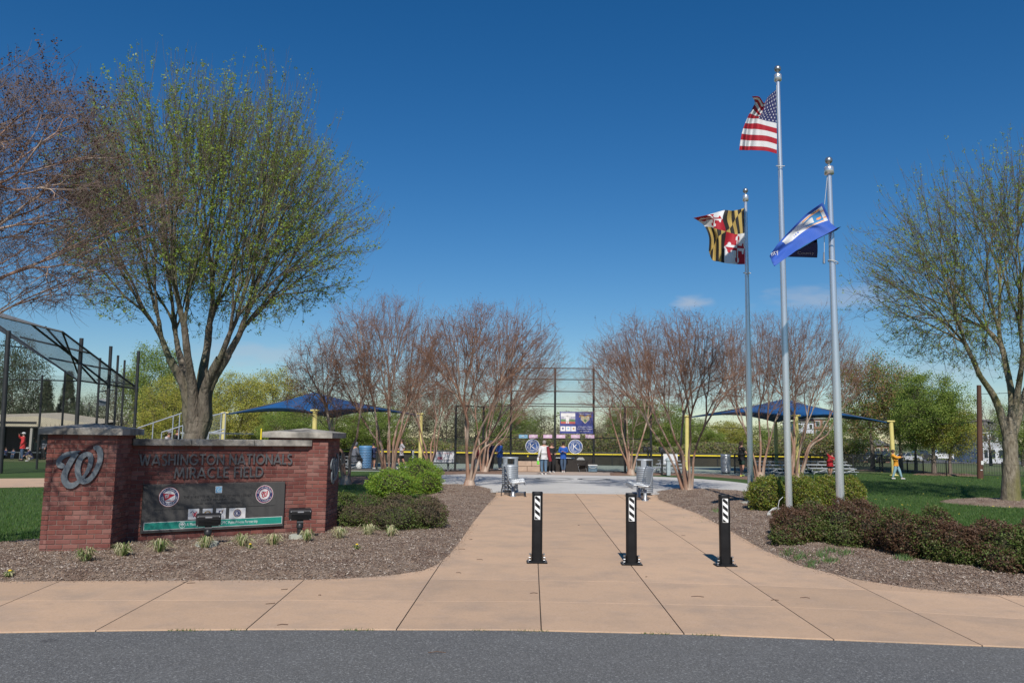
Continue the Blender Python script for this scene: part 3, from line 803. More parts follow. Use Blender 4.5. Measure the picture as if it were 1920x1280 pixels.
woody('shade_tree', 'large vase-shaped tree with sparse yellow-green young leaves rising behind the brick sign', bt, stems, tips, 5, [m_barkP, m_twigP, m_leafY, m_leafG],
      rtip=.0034, pw=.47, f0=lambda l: .13 if l < 3 else .26, cut=30, twigs=(2, (.18, .55), .0030), up=.10, tipup=.72, leaves=(84000, .050, [.6, .4], .032), trunk_wob=.035, flare=1.0, core_stem=True, upb=.85, spread=.28)
# right tree
Y2 = 24.1
bt = G(1895, 943); fk = P(1893, 775, Y2); px = Y2 / FPX
c = np.array(P(1905, 500, Y2))
tips = ellips_tips(c, np.array([308 * px, 290 * px, 240 * px]), 3600, np.random.RandomState(4), .32, -.85, .62)
stems = [dict(pts=[bt, P(1895, 870, Y2), P(1893, 812, Y2), P(1896, 785, Y2), P(1900, 765, Y2)], r=(.27, .21, .195, .15, .05)),
         dict(pts=[P(1893, 840, Y2), P(1868, 752, Y2 - .1), P(1838, 705, Y2 - .3)], r=(.12, .075)),
         dict(pts=[P(1894, 835, Y2), P(1897, 745, Y2), P(1885, 680, Y2 + .4)], r=(.125, .08)),
         dict(pts=[P(1895, 830, Y2), P(1925, 730, Y2 + .2), P(1950, 680, Y2 + .3)], r=(.12, .08)),
         dict(pts=[P(1895, 820, Y2), P(1908, 735, Y2 - .2), P(1915, 690, Y2 - .6)], r=(.11, .07))]
woody('shade_tree', 'tall vase-shaped tree with sparse young leaves in a mulch ring on the right lawn', bt, stems, tips, 6, [m_barkR, m_twigP, m_leafY, m_leafG],
      rtip=.0038, pw=.47, f0=lambda l: .13 if l < 3 else .26, cut=30, twigs=(2, (.18, .6), .0034), up=.10, tipup=.7, leaves=(56000, .048, [.6, .4], .032), trunk_wob=.035, flare=1.1, core_stem=True, upb=.85, spread=.28)

def myrtle(label, bpx, Y, cx, cy, rx, ry, ntips, nst, seed, fan=1.0, bp=None, own=None, dense=6, rt=.0036, mats=None, fork=.42, sd=(1300, 6), rmul=1.0, wide=1.2, group='multi-stemmed trees with bare twigs around the plaza'):
    rs = np.random.RandomState(seed)
    bt = bp or base_at(bpx, Y); px = Y / FPX
    cy += 8; ry *= 1.09; c = np.array(P(cx, cy, Y)); 
    rx *= wide; tips = ellips_tips(c, np.array([rx * px, rx * px * .9, ry * px]), ntips, rs, .22, -.80, .55)
    stems = []
    H = c[2]
    for i in range(nst):
        a = i * 2 * math.pi / nst + rs.uniform(-.3, .3)
        o = np.array([math.cos(a), math.sin(a) * .8, 0]); w = rs.uniform(.55, 1.1) * fan
        b0 = np.array(bt) + o * (.05 + .10 * (nst > 5)); top = c * 1.0; top[2] = c[2] * fork; hgt = top[2]
        lat = (top - np.array(bt)); lat[2] = 0
        m1 = b0 + lat * .12 + o * w * .10 * hgt + np.array([0, 0, hgt * .33]); m2 = b0 + lat * .3 + o * w * .20 * hgt + np.array([0, 0, hgt * .66]) + rs.normal(0, .05, 3)
        e = b0 + lat * .55 + o * w * .40 * hgt + np.array([0, 0, hgt * rs.uniform(.80, 1.15)])
        r = rs.uniform(.052, .078) * (1.15 if nst < 5 else .88) * rmul
        stems.append(dict(pts=[b0, m1, m2, e], r=(r, r * .62)))
    if own: stems = own
    if nst < 7 and not own: stems.append(dict(pts=[bt - Vector((0, 0, .05)), bt + Vector((0, 0, .32))], r=(.21, .13)))
    return woody('crape_myrtle', label, bt, stems, tips, seed, mats or [m_barkM, m_barkN, m_twigM, m_seedM], rtip=rt, pw=.44, f0=lambda l: .20 if l < 3 else (.28 if l < 6 else .42), cut=22, twigs=(dense, (.12, .36), .0026), up=.02, tipup=.12,
                 seeds=(sd[0], sd[1], .026, .035), group=group, flare=1.25, upb=.14, spread=1.0)
# materials order for woody: 0 trunk, 1 small branch, 2.. leaves ; twig colour comes from 1, so branch 0 in the crown part is the bark
MY = [m_barkM, m_twigM, m_barkN, m_seedM]
my = []
my.append(myrtle('tan multi-stemmed tree in the mulch left of the path beside the metal bench', 880, 28.3, 918, 662, 138, 102, 1500, 5, 21, .8, G(880, 912), mats=MY))
my.append(myrtle('wide bare multi-stemmed tree with many stems behind the bright green bushes', 728, 30.5, 728, 660, 122, 122, 1500, 8, 22, .75, mats=MY))
my.append(myrtle('bare two-stemmed tree just right of the brick sign', 648, 29.6, 630, 700, 95, 95, 800, 3, 23, .8, mats=MY))
my.append(myrtle('small pale bare tree between the yellow post and the white banner', 806, 38.5, 806, 715, 62, 82, 550, 5, 24, .7, mats=MY, sd=(300, 6)))
my.append(myrtle('bare tree whose slim stems stand beside the people in red and blue', 908, 40.5, 935, 712, 88, 78, 700, 6, 25, .8, mats=MY, sd=(400, 6)))
my.append(myrtle('wide bare tree with dark reddish stems right of the path beside the bench', 1288, 27.6, 1262, 672, 152, 100, 1700, 6, 26, .95, G(1288, 920), mats=MY))
my.append(myrtle('slender pale bare tree in the mulch right of the centre backstop', 1183, 40.0, 1176, 715, 92, 92, 700, 5, 27, .95, mats=MY, sd=(400, 6)))
my.append(myrtle('bare tree directly behind the left flagpole', 1424, 37.5, 1418, 680, 98, 108, 1100, 6, 28, .75, mats=MY))
my.append(myrtle('bare tree between the middle and right flagpoles with a long low limb', 1493, 36.5, 1520, 672, 104, 104, 1100, 6, 29, .9, mats=MY))
YN = 9.8; NB = Vector((-9.6, 9.8, 0)); own = [dict(pts=[NB, NB + Vector((.05, 0, 1.0)), NB + Vector((.15, 0, 1.7))], r=(.17, .12))]
for (x, y, dy, r_) in ((-70, 560, -.2, .045), (-90, 480, .5, .05), (-100, 400, -.7, .045), (-130, 300, .3, .05), (-60, 620, .7, .038), (-260, 250, -.3, .05)):
    q = P(x, y, YN + dy); own.append(dict(pts=[NB + Vector((.12, 0, 1.6)), (NB + Vector((.1, 0, 1.6))).lerp(q, .5) + Vector((-.15, dy * .2, .12)), q], r=(r_ * 1.35, r_ * .8)))
my.append(myrtle('large near bare tree reaching in from the left edge over the brick sign', 0, 9.8, 0, 355, 335, 250, 2200, 5, 30, .55, NB, mats=[m_barkM, M('grey_mauve_twig', (.15, .105, .085), (.22, .165, .14), 10, 1), m_barkN, m_seedM], own=own, rt=.0021, dense=3, wide=1.0, sd=(800, 18), group=None))

# ------------------------------------------------------------------ background trees
m_fb = M('far_bark', (.14, .11, .085), (.20, .165, .13), 3, 1, bump=.5, bscale=10, bdist=.03)
m_ft = M('far_twig', (.13, .105, .085), rough=1)
LEAF = dict(
    green=(M('far_leaf_green', (.19, .28, .05), rough=.8, trans=.5), M('far_leaf_green_pale', (.31, .38, .08), rough=.8, trans=.5)),
    yellow=(M('far_leaf_yellow', (.44, .39, .07), rough=.8, trans=.35), M('far_leaf_lime', (.34, .36, .06), rough=.8, trans=.35)),
    olive=(M('far_leaf_olive', (.165, .165, .075), rough=.9, trans=.3), M('far_leaf_grey', (.205, .185, .115), rough=.9, trans=.3)),
    rust=(M('far_leaf_rust', (.32, .20, .09), rough=.8, trans=.35), MATS['far_leaf_green']),
    dark=(M('far_leaf_dark', (.045, .075, .028), rough=.8, trans=.15), M('far_leaf_dark_brown', (.08, .09, .04), rough=.8, trans=.15)))
PROTO = {}
def proto(kind, v):
    """unit tree about 1 high, built once per kind and variant; copies share its meshes"""
    k = (kind, v)
    if k in PROTO: return PROTO[k]
    rs = np.random.RandomState(sum(ord(ch) for ch in kind) * 13 + v * 7)
    H = 8.0; cols = LEAF[{'conifer': 'dark', 'evergreen': 'dark', 'small': 'green', 'smallyellow': 'yellow', 'bare': 'olive'}.get(kind, kind)]
    if kind == 'conifer':
        tips = []
        for i in range(520):
            h = rs.uniform(.06, 1) ** .9; a = rs.uniform(0, 6.28); r = (1 - h) * .27 * rs.uniform(.6, 1.05) + .015
            tips.append([math.cos(a) * r * H, math.sin(a) * r * H, (h - r * .35) * H])
        tips = np.array(tips)
    elif kind in ('small', 'smallyellow', 'rust'):
        tips = ellips_tips(np.array([0, 0, .62 * H]), np.array([.33, .33, .38]) * H, 330, rs, .25, -.9)
    else:
        tips = ellips_tips(np.array([0, 0, .55 * H]), np.array([.40, .40, .45]) * H, 420, rs, .3, -.95)
        tips[:, 2] += np.sin(tips[:, 0] * 1.3 + v) * .25
    segs = []; th = .18 * H if kind not in ('conifer',) else .08 * H
    tr0 = .018 * H
    segs.append((np.zeros(3) - np.array([0, 0, .1]), np.array([0, 0, 1.]), np.array([0, 0, th]), np.array([0, 0, 1.]), tr0 * 1.3, tr0, 999))
    if kind == 'conifer':
        for i in range(6):
            z0 = th + (H * .97 - th) * i / 6; z1 = th + (H * .97 - th) * (i + 1) / 6
            segs.append((np.array([0, 0, z0]), np.array([0, 0, 1.]), np.array([0, 0, z1]), np.array([0, 0, 1.]), tr0 * (1 - i / 6), tr0 * (1 - (i + 1) / 6.2), 999))
        for t in tips: 
            s_ = np.array([0, 0, min(H * .97, t[2] + .1)]); segs.append((s_, unit(np.array([t[0], t[1], .1])), t, unit(np.array([t[0], t[1], -.5])), .012, .006, 1))
    else: grow(np.array([0, 0, th]), np.array([0, 0, 1.]), tips, .008, .45, lambda l: .15 if l < 3 else .3, segs, rs, 0, .03, .3, tr0)
    P0, D0, P1, D1, R0, R1, N = seg_arrays(segs)
    big = N > 40
    C = vb(P0[big], D0[big], P1[big], D1[big], .33, 4); Rr = np.linspace(0, 1, 4)[None] * (R1[big] - R0[big])[:, None] + R0[big][:, None]
    V, F = vtubes(C, Rr, 6); mt = npmesh('trunk', V / H, F, m_fb, smooth=True)
    C = vb(P0[~big], D0[~big], P1[~big], D1[~big], .33, 4); Rr = np.linspace(0, 1, 4)[None] * (R1[~big] - R0[~big])[:, None] + R0[~big][:, None]
    V, F = vtubes(C, Rr, 3); parts = [(V, F, 0)]
    Ct, Rt = side_twigs(C[N[~big] <= 2], 3, (.2, .6), rs, .006); V, F = vtubes(Ct, Rt, 3); parts.append((V, F, 0))
    per = {'conifer': 50, 'evergreen': 60, 'small': 95, 'smallyellow': 80, 'rust': 60, 'olive': 32, 'bare': 2, 'green': 70, 'yellow': 70}[kind]
    sig = {'conifer': .13, 'evergreen': .30}.get(kind, .26)
    size = .105 if kind in ('green', 'yellow', 'olive', 'evergreen', 'conifer') else .10
    shade = rs.uniform(0, 1, len(tips))
    c = np.repeat(tips, per, 0) + rs.normal(0, sig, (len(tips) * per, 3)) * np.array([[1, 1, .8]])
    mi = (rs.uniform(0, 1, len(c)) < np.repeat(shade, per) * .8 + .1).astype(int) + 1
    V, F = leaf_quads(c, size, rs, .7, .4); parts.append((V, F, mi))
    V, F, m = join(parts)
    mc = npmesh('crown', V / H, F, [m_ft, cols[0], cols[1]], m)
    PROTO[k] = (mt, mc); return PROTO[k]
def far_tree(kind, v, px, ytop, wpx, Y, label, group='trees beyond the ball fields', name=None, basey=None):
    if basey: b = G(px, basey); Y = b.y
    else: b = base_at(px, Y)
    h = P(px, ytop, Y).z; w = wpx * Y / FPX
    mt, mc = proto(kind, v)
    wr = {'conifer': .54, 'small': .66, 'smallyellow': .66, 'rust': .66}.get(kind, .80)
    o = thing(name or {'conifer': 'conifer_tree', 'evergreen': 'evergreen_tree'}.get(kind, 'deciduous_tree'), label, 'tree', tuple(b), rnd.uniform(0, 6.28), group)
    h -= b.z
    sx = w / wr * 1.12
    for nm, me in (('trunk', mt), ('crown', mc)):
        p = link(nm, me, o); p.scale = (sx, sx, h * 1.02)
    return o
FT = [
 ('evergreen', 0, 22, 628, 105, 62, 'tall dark evergreen above the dugout roof at the far left edge'),
 ('conifer', 0, 78, 716, 62, 58, 'dark pointed conifer above the right end of the dugout roof'),
 ('conifer', 1, 118, 700, 60, 60, 'dark conifer between the second and third fence posts on the left'),
 ('evergreen', 1, 158, 745, 60, 58, 'low dark evergreen behind the tall thick post of the left backstop'),
 ('olive', 0, 225, 690, 85, 70, 'grey-olive tree seen through the posts of the left backstop'),
 ('green', 0, 288, 640, 118, 66, 'tall fresh green tree left of the big tree trunk'),
 ('yellow', 0, 308, 706, 112, 54, 'yellow-green bushy tree above the left railing of the bleachers'),
 ('green', 1, 372, 712, 95, 62, 'green tree directly behind the big tree trunk'),
 ('yellow', 1, 438, 704, 115, 56, 'yellow-green tree just right of the big tree trunk'),
 ('yellow', 2, 505, 690, 110, 64, 'yellow tree showing above the left peak of the blue canopy'),
 ('olive', 1, 575, 716, 110, 66, 'greyish tree behind the middle of the left blue canopy'),
 ('green', 2, 545, 765, 120, 54, 'low green tree under the left blue canopy beside its yellow post'),
 ('green', 0, 640, 758, 100, 58, 'green tree behind the bare tree next to the brick sign'),
 ('green', 1, 705, 762, 105, 57, 'green tree under the right end of the left blue canopy'),
 ('olive', 2, 755, 716, 110, 64, 'tall olive-grey tree left of the yellow post in the field'),
 ('olive', 0, 832, 726, 110, 62, 'olive-grey tree right of the yellow post in the field'),
 ('olive', 1, 890, 740, 95, 70, 'olive tree behind the left wing of the centre backstop'),
 ('green', 2, 948, 752, 105, 66, 'dull green tree behind the left post of the centre backstop'),
 ('olive', 2, 1003, 768, 90, 68, 'olive tree between the two left posts of the centre backstop'),
 ('olive', 0, 1058, 806, 90, 82, 'low distant tree below the blue banner'),
 ('olive', 1, 1112, 800, 90, 84, 'low distant tree behind the right post of the centre backstop'),
 ('olive', 2, 1140, 786, 90, 72, 'grey tree just right of the blue banner'),
 ('green', 0, 1188, 742, 100, 66, 'fresh green tree behind the slender bare tree'),
 ('green', 1, 1242, 752, 105, 64, 'fresh green tree left of the leaning yellow post'),
 ('green', 2, 1302, 786, 100, 70, 'green tree under the left corner of the right blue canopy'),
 ('yellow', 1, 1358, 792, 100, 74, 'pale lime tree under the right blue canopy behind the ring-banded bin'),
 ('green', 1, 1425, 796, 105, 74, 'pale green tree behind the left flagpole under the canopy'),
 ('olive', 0, 1475, 800, 85, 76, 'thin grey tree in front of the white building'),
 ('green', 2, 1590, 772, 95, 60, 'green tree behind the right flagpole under the canopy'),
 ('bare', 1, 1858, 742, 100, 86, 'nearly bare grey tree in front of the white house on the right'),
 ('green', 0, 1918, 752, 90, 80, 'green tree at the right edge behind the mulch-ringed tree'),
]
for t in FT: far_tree(*t)
FT2 = [('rust', 0, 1637, 662, 122, None, 'rust and green budding tree behind the right canopy tip', 882), ('rust', 1, 1690, 690, 105, None, 'orange-tinged budding tree behind the yellow post on the lawn', 879.5),
       ('small', 0, 1718, 735, 85, None, 'small green tree with a short pale trunk left of the larger green one', 884), ('small', 1, 1752, 700, 125, None, 'bright green round tree with a straight grey trunk on the right lawn', 889.5),
       ('smallyellow', 0, 1782, 762, 100, None, 'yellow-green tree with a forked trunk beside the utility pole', 889.5)]
for k, v, px, yt, w, Y, lb, by in FT2: far_tree(k, v, px, yt, w, Y, lb, 'young trees along the lawn fence', basey=by)
# low hedge-like undergrowth behind the field fence: nobody could count it
def underbrush(x0, x1, Y, htop, nn, mats, pr, seed, name='undergrowth', size=.12):
    rs = np.random.RandomState(seed)
    X = rs.uniform(x0, x1, nn); hh = htop * (1 + .22 * np.sin(X * .35) + .15 * np.sin(X * .9 + 1))
    Z = gz(Y) + rs.uniform(0, 1, nn) ** .8 * hh; Yy = Y + rs.normal(0, 1.2, nn)
    V, F = leaf_quads(np.stack([X, Yy, Z], 1), size, rs, .7, .4)
    o = link(name, npmesh(name, V, F, mats, rs.choice(len(mats), nn, p=pr))); o['kind'] = 'stuff'
underbrush(-34, 26, 60, 1.75, 130000, [LEAF['olive'][0], LEAF['olive'][1], LEAF['rust'][0], LEAF['green'][1]], [.32, .33, .10, .25], 1)
underbrush(-130, 130, 105, 5.0, 36000, [LEAF['olive'][0], LEAF['olive'][1], LEAF['green'][0]], [.45, .35, .2], 2, 'far_woods', .24)

# ------------------------------------------------------------------ bushes and small plants
m_core = M('bush_stem_and_core', (.035, .028, .018), (.05, .045, .02), 20, 1)
def bush(name, label, lobes, nn, size, mats, pr, seed, group=None, patch=None, sunken=True, cat='shrub'):
    """lobes: [(centre, radii)] world"""
    rs = np.random.RandomState(seed)
    base = Vector((lobes[0][0][0], lobes[0][0][1], 0)); b = np.array(base)
    root = thing(name, label, cat, tuple(base), 0, group)
    parts = []; tw = []
    vol = np.array([np.prod(l[1]) for l in lobes]) ** .67; cnt = (nn * vol / vol.sum()).astype(int)
    for (c, rad), k in zip(lobes, cnt):
        v = rs.normal(0, 1, (k, 3)); v /= np.linalg.norm(v, axis=1, keepdims=True)
        lump = 1 + .10 * np.sin(v[:, 0] * 9 + c[0] * 3) * np.sin(v[:, 1] * 8 + 1) + .08 * np.sin(v[:, 2] * 10 + v[:, 0] * 6) + .05 * np.sin(v[:, 0] * 23 + v[:, 2] * 19)
        q = (.74 + .28 * rs.uniform(0, 1, k) ** .6) * lump
        p = np.array(c) + v * np.array(rad) * q[:, None]
        keep = p[:, 2] > .02; p = p[keep]; v = v[keep]
        V, F = leaf_quads(p - b, size, rs, .6, .35)
        if patch is None: mi = rs.choice(len(mats) - 1, len(p), p=pr) + 1
        else:
            s = np.sin(p[:, 0] * patch + seed + 2 * np.sin(p[:, 2] * patch * 1.1)) + np.sin(p[:, 1] * patch * .8 + p[:, 2] * patch * 1.3) + rs.normal(0, .7, len(p)) + (p[:, 2] - c[2]) / rad[2] * .8
            mi = np.where(s > .1, 1, np.where(rs.uniform(0, 1, len(p)) < .6, 2, 3))
        parts.append((V, F, mi))
        e = p[rs.randint(0, len(p), 90)]; s0 = np.array([[c[0], c[1], .02]]) + rs.normal(0, .06, (90, 3)) * np.array([[1, 1, 0]])
        e = np.array(c) + (e - np.array(c)) * (1.02 + .16 * (rs.uniform(0, 1, (90, 1)) < .3) * rs.uniform(.3, 1, (90, 1)))
        sh = e[rs.uniform(0, 1, 90) < .9]; cl = np.repeat(sh, 3, 0) + rs.normal(0, size * .5, (len(sh) * 3, 3)); V, F = leaf_quads(cl - b, size, rs, .6, .35); parts.append((V, F, rs.randint(1, len(mats), len(cl))))
        tw.append((s0, e))
    V, F, m = join(parts); link('foliage', npmesh('foliage', V, F, mats, m), root)
    P0 = np.concatenate([a[0] for a in tw]); P1 = np.concatenate([a[1] for a in tw]); D1 = P1 - P0; D1 /= np.linalg.norm(D1, axis=1, keepdims=True)
    C = vb(P0, np.array([[0, 0, 1.]]).repeat(len(P0), 0), P1, D1, .3, 4)
    V, F = vtubes(C - b, np.linspace(.010, .003, 4)[None].repeat(len(P0), 0), 4)
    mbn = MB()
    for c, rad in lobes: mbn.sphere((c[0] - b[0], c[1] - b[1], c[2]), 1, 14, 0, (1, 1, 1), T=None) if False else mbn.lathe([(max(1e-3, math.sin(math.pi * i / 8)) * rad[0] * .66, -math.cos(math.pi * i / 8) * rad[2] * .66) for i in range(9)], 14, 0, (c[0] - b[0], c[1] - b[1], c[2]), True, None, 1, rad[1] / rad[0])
    link('stem', npmesh('stem', V, F, m_core), root)['kind'] = 'stuff'
    mbn.build('dark_core', m_core, root)['kind'] = 'stuff'  # solid dark core added inside each lobe to block see-through
    return root
m_bg1 = M('bright_leaf', (.27, .40, .045), rough=.45, trans=.4); m_bg2 = M('mid_leaf', (.15, .28, .035), rough=.45, trans=.4); m_bg3 = M('yellow_leaf', (.27, .30, .04), rough=.45, trans=.4)
m_db1 = M('maroon_leaf', (.115, .060, .032), rough=.6, trans=.2); m_db2 = M('dark_green_leaf', (.11, .165, .03), rough=.6, trans=.3); m_db3 = M('olive_leaf', (.12, .12, .038), rough=.6, trans=.3); m_db4 = M('brown_twiggy_leaf', (.12, .085, .05), rough=.8, trans=.2)
def lobe(px, ybase, wpx, hpx, depth=None, dz=0):
    g = G(px, ybase); s = g.y / FPX; rx = wpx * s / 2; ry = depth or rx; h = hpx * s
    Yc = g.y + ry * .9; 
    hh = P(px, ybase - hpx, Yc).z
    rz = hh * .56
    return ((P(px, ybase, Yc).x, Yc, hh - rz + dz), (rx * Yc / g.y, ry, rz))
gb = 'bright green bushes left of the path'
bush('green_bush', 'bright green bush on the left of the pair beside the brick sign', [lobe(736, 937, 100, 58), lobe(716, 934, 56, 40)], 15000, .040, [m_core, m_bg1, m_bg2, m_bg3], [.5, .35, .15], 41)
bush('green_bush', 'taller bright green bush on the right of the pair near the path bed', [lobe(784, 924, 86, 66), lobe(804, 928, 50, 46)], 15000, .040, [m_core, m_bg1, m_bg2, m_bg3], [.5, .35, .15], 42)
L4 = [m_core, m_db4, m_db2, m_db3]
bush('low_shrub', 'brownish green low shrub closest to the brick sign', [lobe(668, 994, 92, 52), lobe(690, 985, 80, 58)], 9000, .030, L4, None, 43, patch=5)
bush('low_shrub', 'brownish green low shrub in the middle below the bright bushes', [lobe(738, 1002, 100, 60), lobe(745, 985, 96, 60), lobe(712, 996, 70, 48)], 9500, .030, L4, None, 44, patch=5)
bush('low_shrub', 'brownish green low shrub nearest the path below the bright bushes', [lobe(796, 998, 88, 62), lobe(800, 985, 70, 58)], 9000, .030, L4, None, 45, patch=5)
bush('low_shrub', 'dark shrub in the shade behind the right brick pier', [lobe(648, 972, 60, 50)], 5000, .035, [m_core, m_db2, m_db2, m_db3], None, 46, patch=5)
m_hg1 = M('hedge_yellow_leaf', (.30, .32, .045), rough=.45, trans=.4); m_hg2 = M('hedge_green_leaf', (.13, .20, .03), rough=.45, trans=.35); m_hg3 = M('hedge_bronze_leaf', (.24, .19, .045), rough=.5, trans=.35)
for i, (px, w, lb) in enumerate(((1440, 78, 'yellow-green bush beside the base of the left flagpole'), (1500, 74, 'yellow-green bush between the middle and right flagpoles, left half'), (1548, 70, 'yellow-green bush hidden partly by the right flagpole'), (1588, 62, 'yellow-green bush at the right end of its row, on the lawn edge'))):
    bush('green_bush', lb, [lobe(px, 962 - i * 1.5, w, 68 - i * 2, .55), lobe(px + 12, 955, w * .6, 64, .4)], 17000, .040, [m_core, m_hg1, m_hg2, m_hg3], [.38, .40, .22], 50 + i)
hl = ['maroon and green hedge shrub at the left end of the row, by the path', 'maroon hedge shrub in front of the middle flagpole', 'maroon hedge shrub in front of the right flagpole', 'maroon and green hedge shrub just right of the right flagpole',
      'rounded maroon-topped hedge shrub in the middle of the row', 'greener hedge shrub fifth along from the right edge', 'hedge shrub with a low dark gap at its foot', 'hedge shrub below the mulch-ringed tree', 'hedge shrub in the photo just short of the right edge', 'hedge shrub cut off by the right edge of the photo']
for i, (px, yb, yt, w) in enumerate(((1492, 1026, 958, 96), (1530, 1022, 940, 100), (1585, 1028, 943, 105), (1640, 1036, 950, 105), (1698, 1050, 962, 100), (1745, 1058, 965, 96), (1792, 1066, 985, 100), (1840, 1072, 983, 100), (1893, 1080, 986, 104), (1950, 1088, 990, 110))):
    bush('hedge_shrub', hl[i], [lobe(px, yb, w * .86, yb - yt + (6, -5, 3, -8, 7, -3, 5, -7, 6, 0)[i], .46), lobe(px + rnd.uniform(-20, 20), yb - 12, w * .62, yb - yt + rnd.uniform(-14, 6), .42), lobe(px + rnd.uniform(-20, 20), yb + 3, w * .6, (yb - yt) * .62, .3)], 15000, .031, [m_core, m_db1, m_db2, m_db3], None, 60 + i, 'low hedge of maroon and green shrubs', patch=3.2)
# variegated grass clumps in front of the sign
m_lir1 = M('blade_green', (.13, .20, .045), rough=.5, trans=.3); m_lir2 = M('blade_pale', (.55, .53, .30), rough=.6, trans=.3); m_lir3 = M('blade_dead', (.33, .25, .15), rough=.9)
def clump(px, py, wd, lb, seed, pale=.3, name='grass_clump', zf=zL, nb=110, mats=None, h=(.07, .19), cat='plant', w0=.0045, group='small grass clumps along the front of the sign'):
    rs = np.random.RandomState(seed); g = G(px, py); z = float(zf(g.x, g.y)[0][0])
    n_ = nb; a = rs.uniform(0, 6.28, n_); hh = rs.uniform(h[0], h[1], n_); sp = rs.uniform(.1, 1, n_) * wd * .5
    c0 = np.stack([np.cos(a) * sp * .35, np.sin(a) * sp * .35, np.zeros(n_)], 1)
    mid = c0 + np.stack([np.cos(a) * sp * .5, np.sin(a) * sp * .5, hh], 1); tip = c0 + np.stack([np.cos(a) * sp * 1.2, np.sin(a) * sp * 1.2, hh * rs.uniform(.25, .9, n_)], 1)
    u = np.stack([-np.sin(a), np.cos(a), np.zeros(n_)], 1) * w0 + rs.normal(0, .0015, (n_, 3))
    V = np.stack([c0 - u, c0 + u, mid + u, mid - u, mid - u, mid + u, tip + u * .2, tip - u * .2], 1).reshape(-1, 3)
    F = np.arange(n_ * 8).reshape(-1, 4)
    mi = np.repeat(rs.choice(3, n_, p=[.50 - pale * .45, .18 + pale * .8, .32 - pale * .35]), 2)
    o = link(name, npmesh(name, V, F, mats or [m_lir1, m_lir2, m_lir3], mi)); o.location = (g.x, g.y, z)
    return tag(o, lb, cat, group)
CL = [(160, 1057, .30, .15, 'green grass clump at the foot of the left brick pier'), (228, 1049, .34, .3, 'grass clump at the corner where the left pier meets the wall'), (298, 1040, .36, .3, 'grass clump with dry blades below the left end of the sign panel'),
      (384, 1032, .28, .3, 'grass clump in front of the left floodlight base'), (455, 1030, .36, .3, 'wide grass clump right of the left floodlight'), (512, 1026, .34, .25, 'grass clump below the right end of the sign panel'),
      (575, 1020, .30, .45, 'pale grass clump in front of the right floodlight base'), (636, 1015, .36, .6, 'pale straw-tipped clump at the foot of the right brick pier'), (690, 1009, .32, .65, 'straw-coloured clump in front of the low shrubs'), (733, 1010, .28, .5, 'pale clump right of the straw-coloured one, by the low shrubs')]
for i, (x, y, w, pl_, lb) in enumerate(CL): clump(x, y, w, lb, 80 + i, pl_)
m_dand = M('yellow_petal', (.80, .55, .02), rough=.6)
for x, y, lb in ((468, 1036, 'yellow dandelion in the mulch below the sign panel'), (668, 1036, 'yellow dandelion with green leaves in the open mulch'), (18, 1083, 'yellow dandelion by the sidewalk at the left edge')):
    g = G(x, y); z = float(zL(g.x, g.y)[0][0]); o = clump(x, y, .16, lb, int(x), .1, 'dandelion', nb=40, h=(.03, .07), cat='flower', w0=.007, group='dandelions in the mulch')
    mb = MB(); mb.tube([(0, 0, 0), (.01, -.02, .07)], .003, 5, 1)
    mb.lathe([(.001, .068), (.018, .07), (.022, .078), (.012, .086), (.001, .087)], 10, 0, (.01, -.02, 0)); mb.build('flower', [m_dand, m_lir1], o)
WEED = [(1478, 1040), (1500, 1048), (1522, 1060), (1540, 1048), (1558, 1058), (1585, 1045), (1560, 1040), (1700, 1056), (1692, 1052), (1345, 962), (1315, 978), (1300, 970)]
wp = []
for (x, y) in WEED:
    for k in range(90):
        g = G(x + rnd.gauss(0, 7), y + rnd.gauss(0, 2.4)); wp.append((g.x, g.y))
wp = np.array(wp); blades('weeds', wp, zR(wp[:, 0], wp[:, 1])[0], .03, .09, .008, [M('weed_leaf', (.12, .20, .07), rough=.7, trans=.3), m_bladeB], [.7, .3], 1.0)
# fallen twigs on the concrete
mb = MB()
for (x, y) in ((527, 1106), (498, 1133), (601, 1117), (540, 1172), (836, 1225), (864, 1075), (905, 1050), (1210, 1082), (1320, 1120), (1518, 1122), (1460, 1126), (880, 1012), (872, 1030), (1285, 1005), (1085, 985), (350, 1094), (1008, 1113)):
    g = G(x, y); a = rnd.uniform(0, 3.1); L = rnd.uniform(.03, .09)
    mb.tube([(g.x, g.y, .010), (g.x + math.cos(a) * L, g.y + math.sin(a) * L * .6, .012), (g.x + math.cos(a + .5) * L * 1.7, g.y + math.sin(a + .5) * L, .008)], .0035, 4, 0)
o = mb.build('fallen_twigs', m_chipC); o['kind'] = 'stuff'
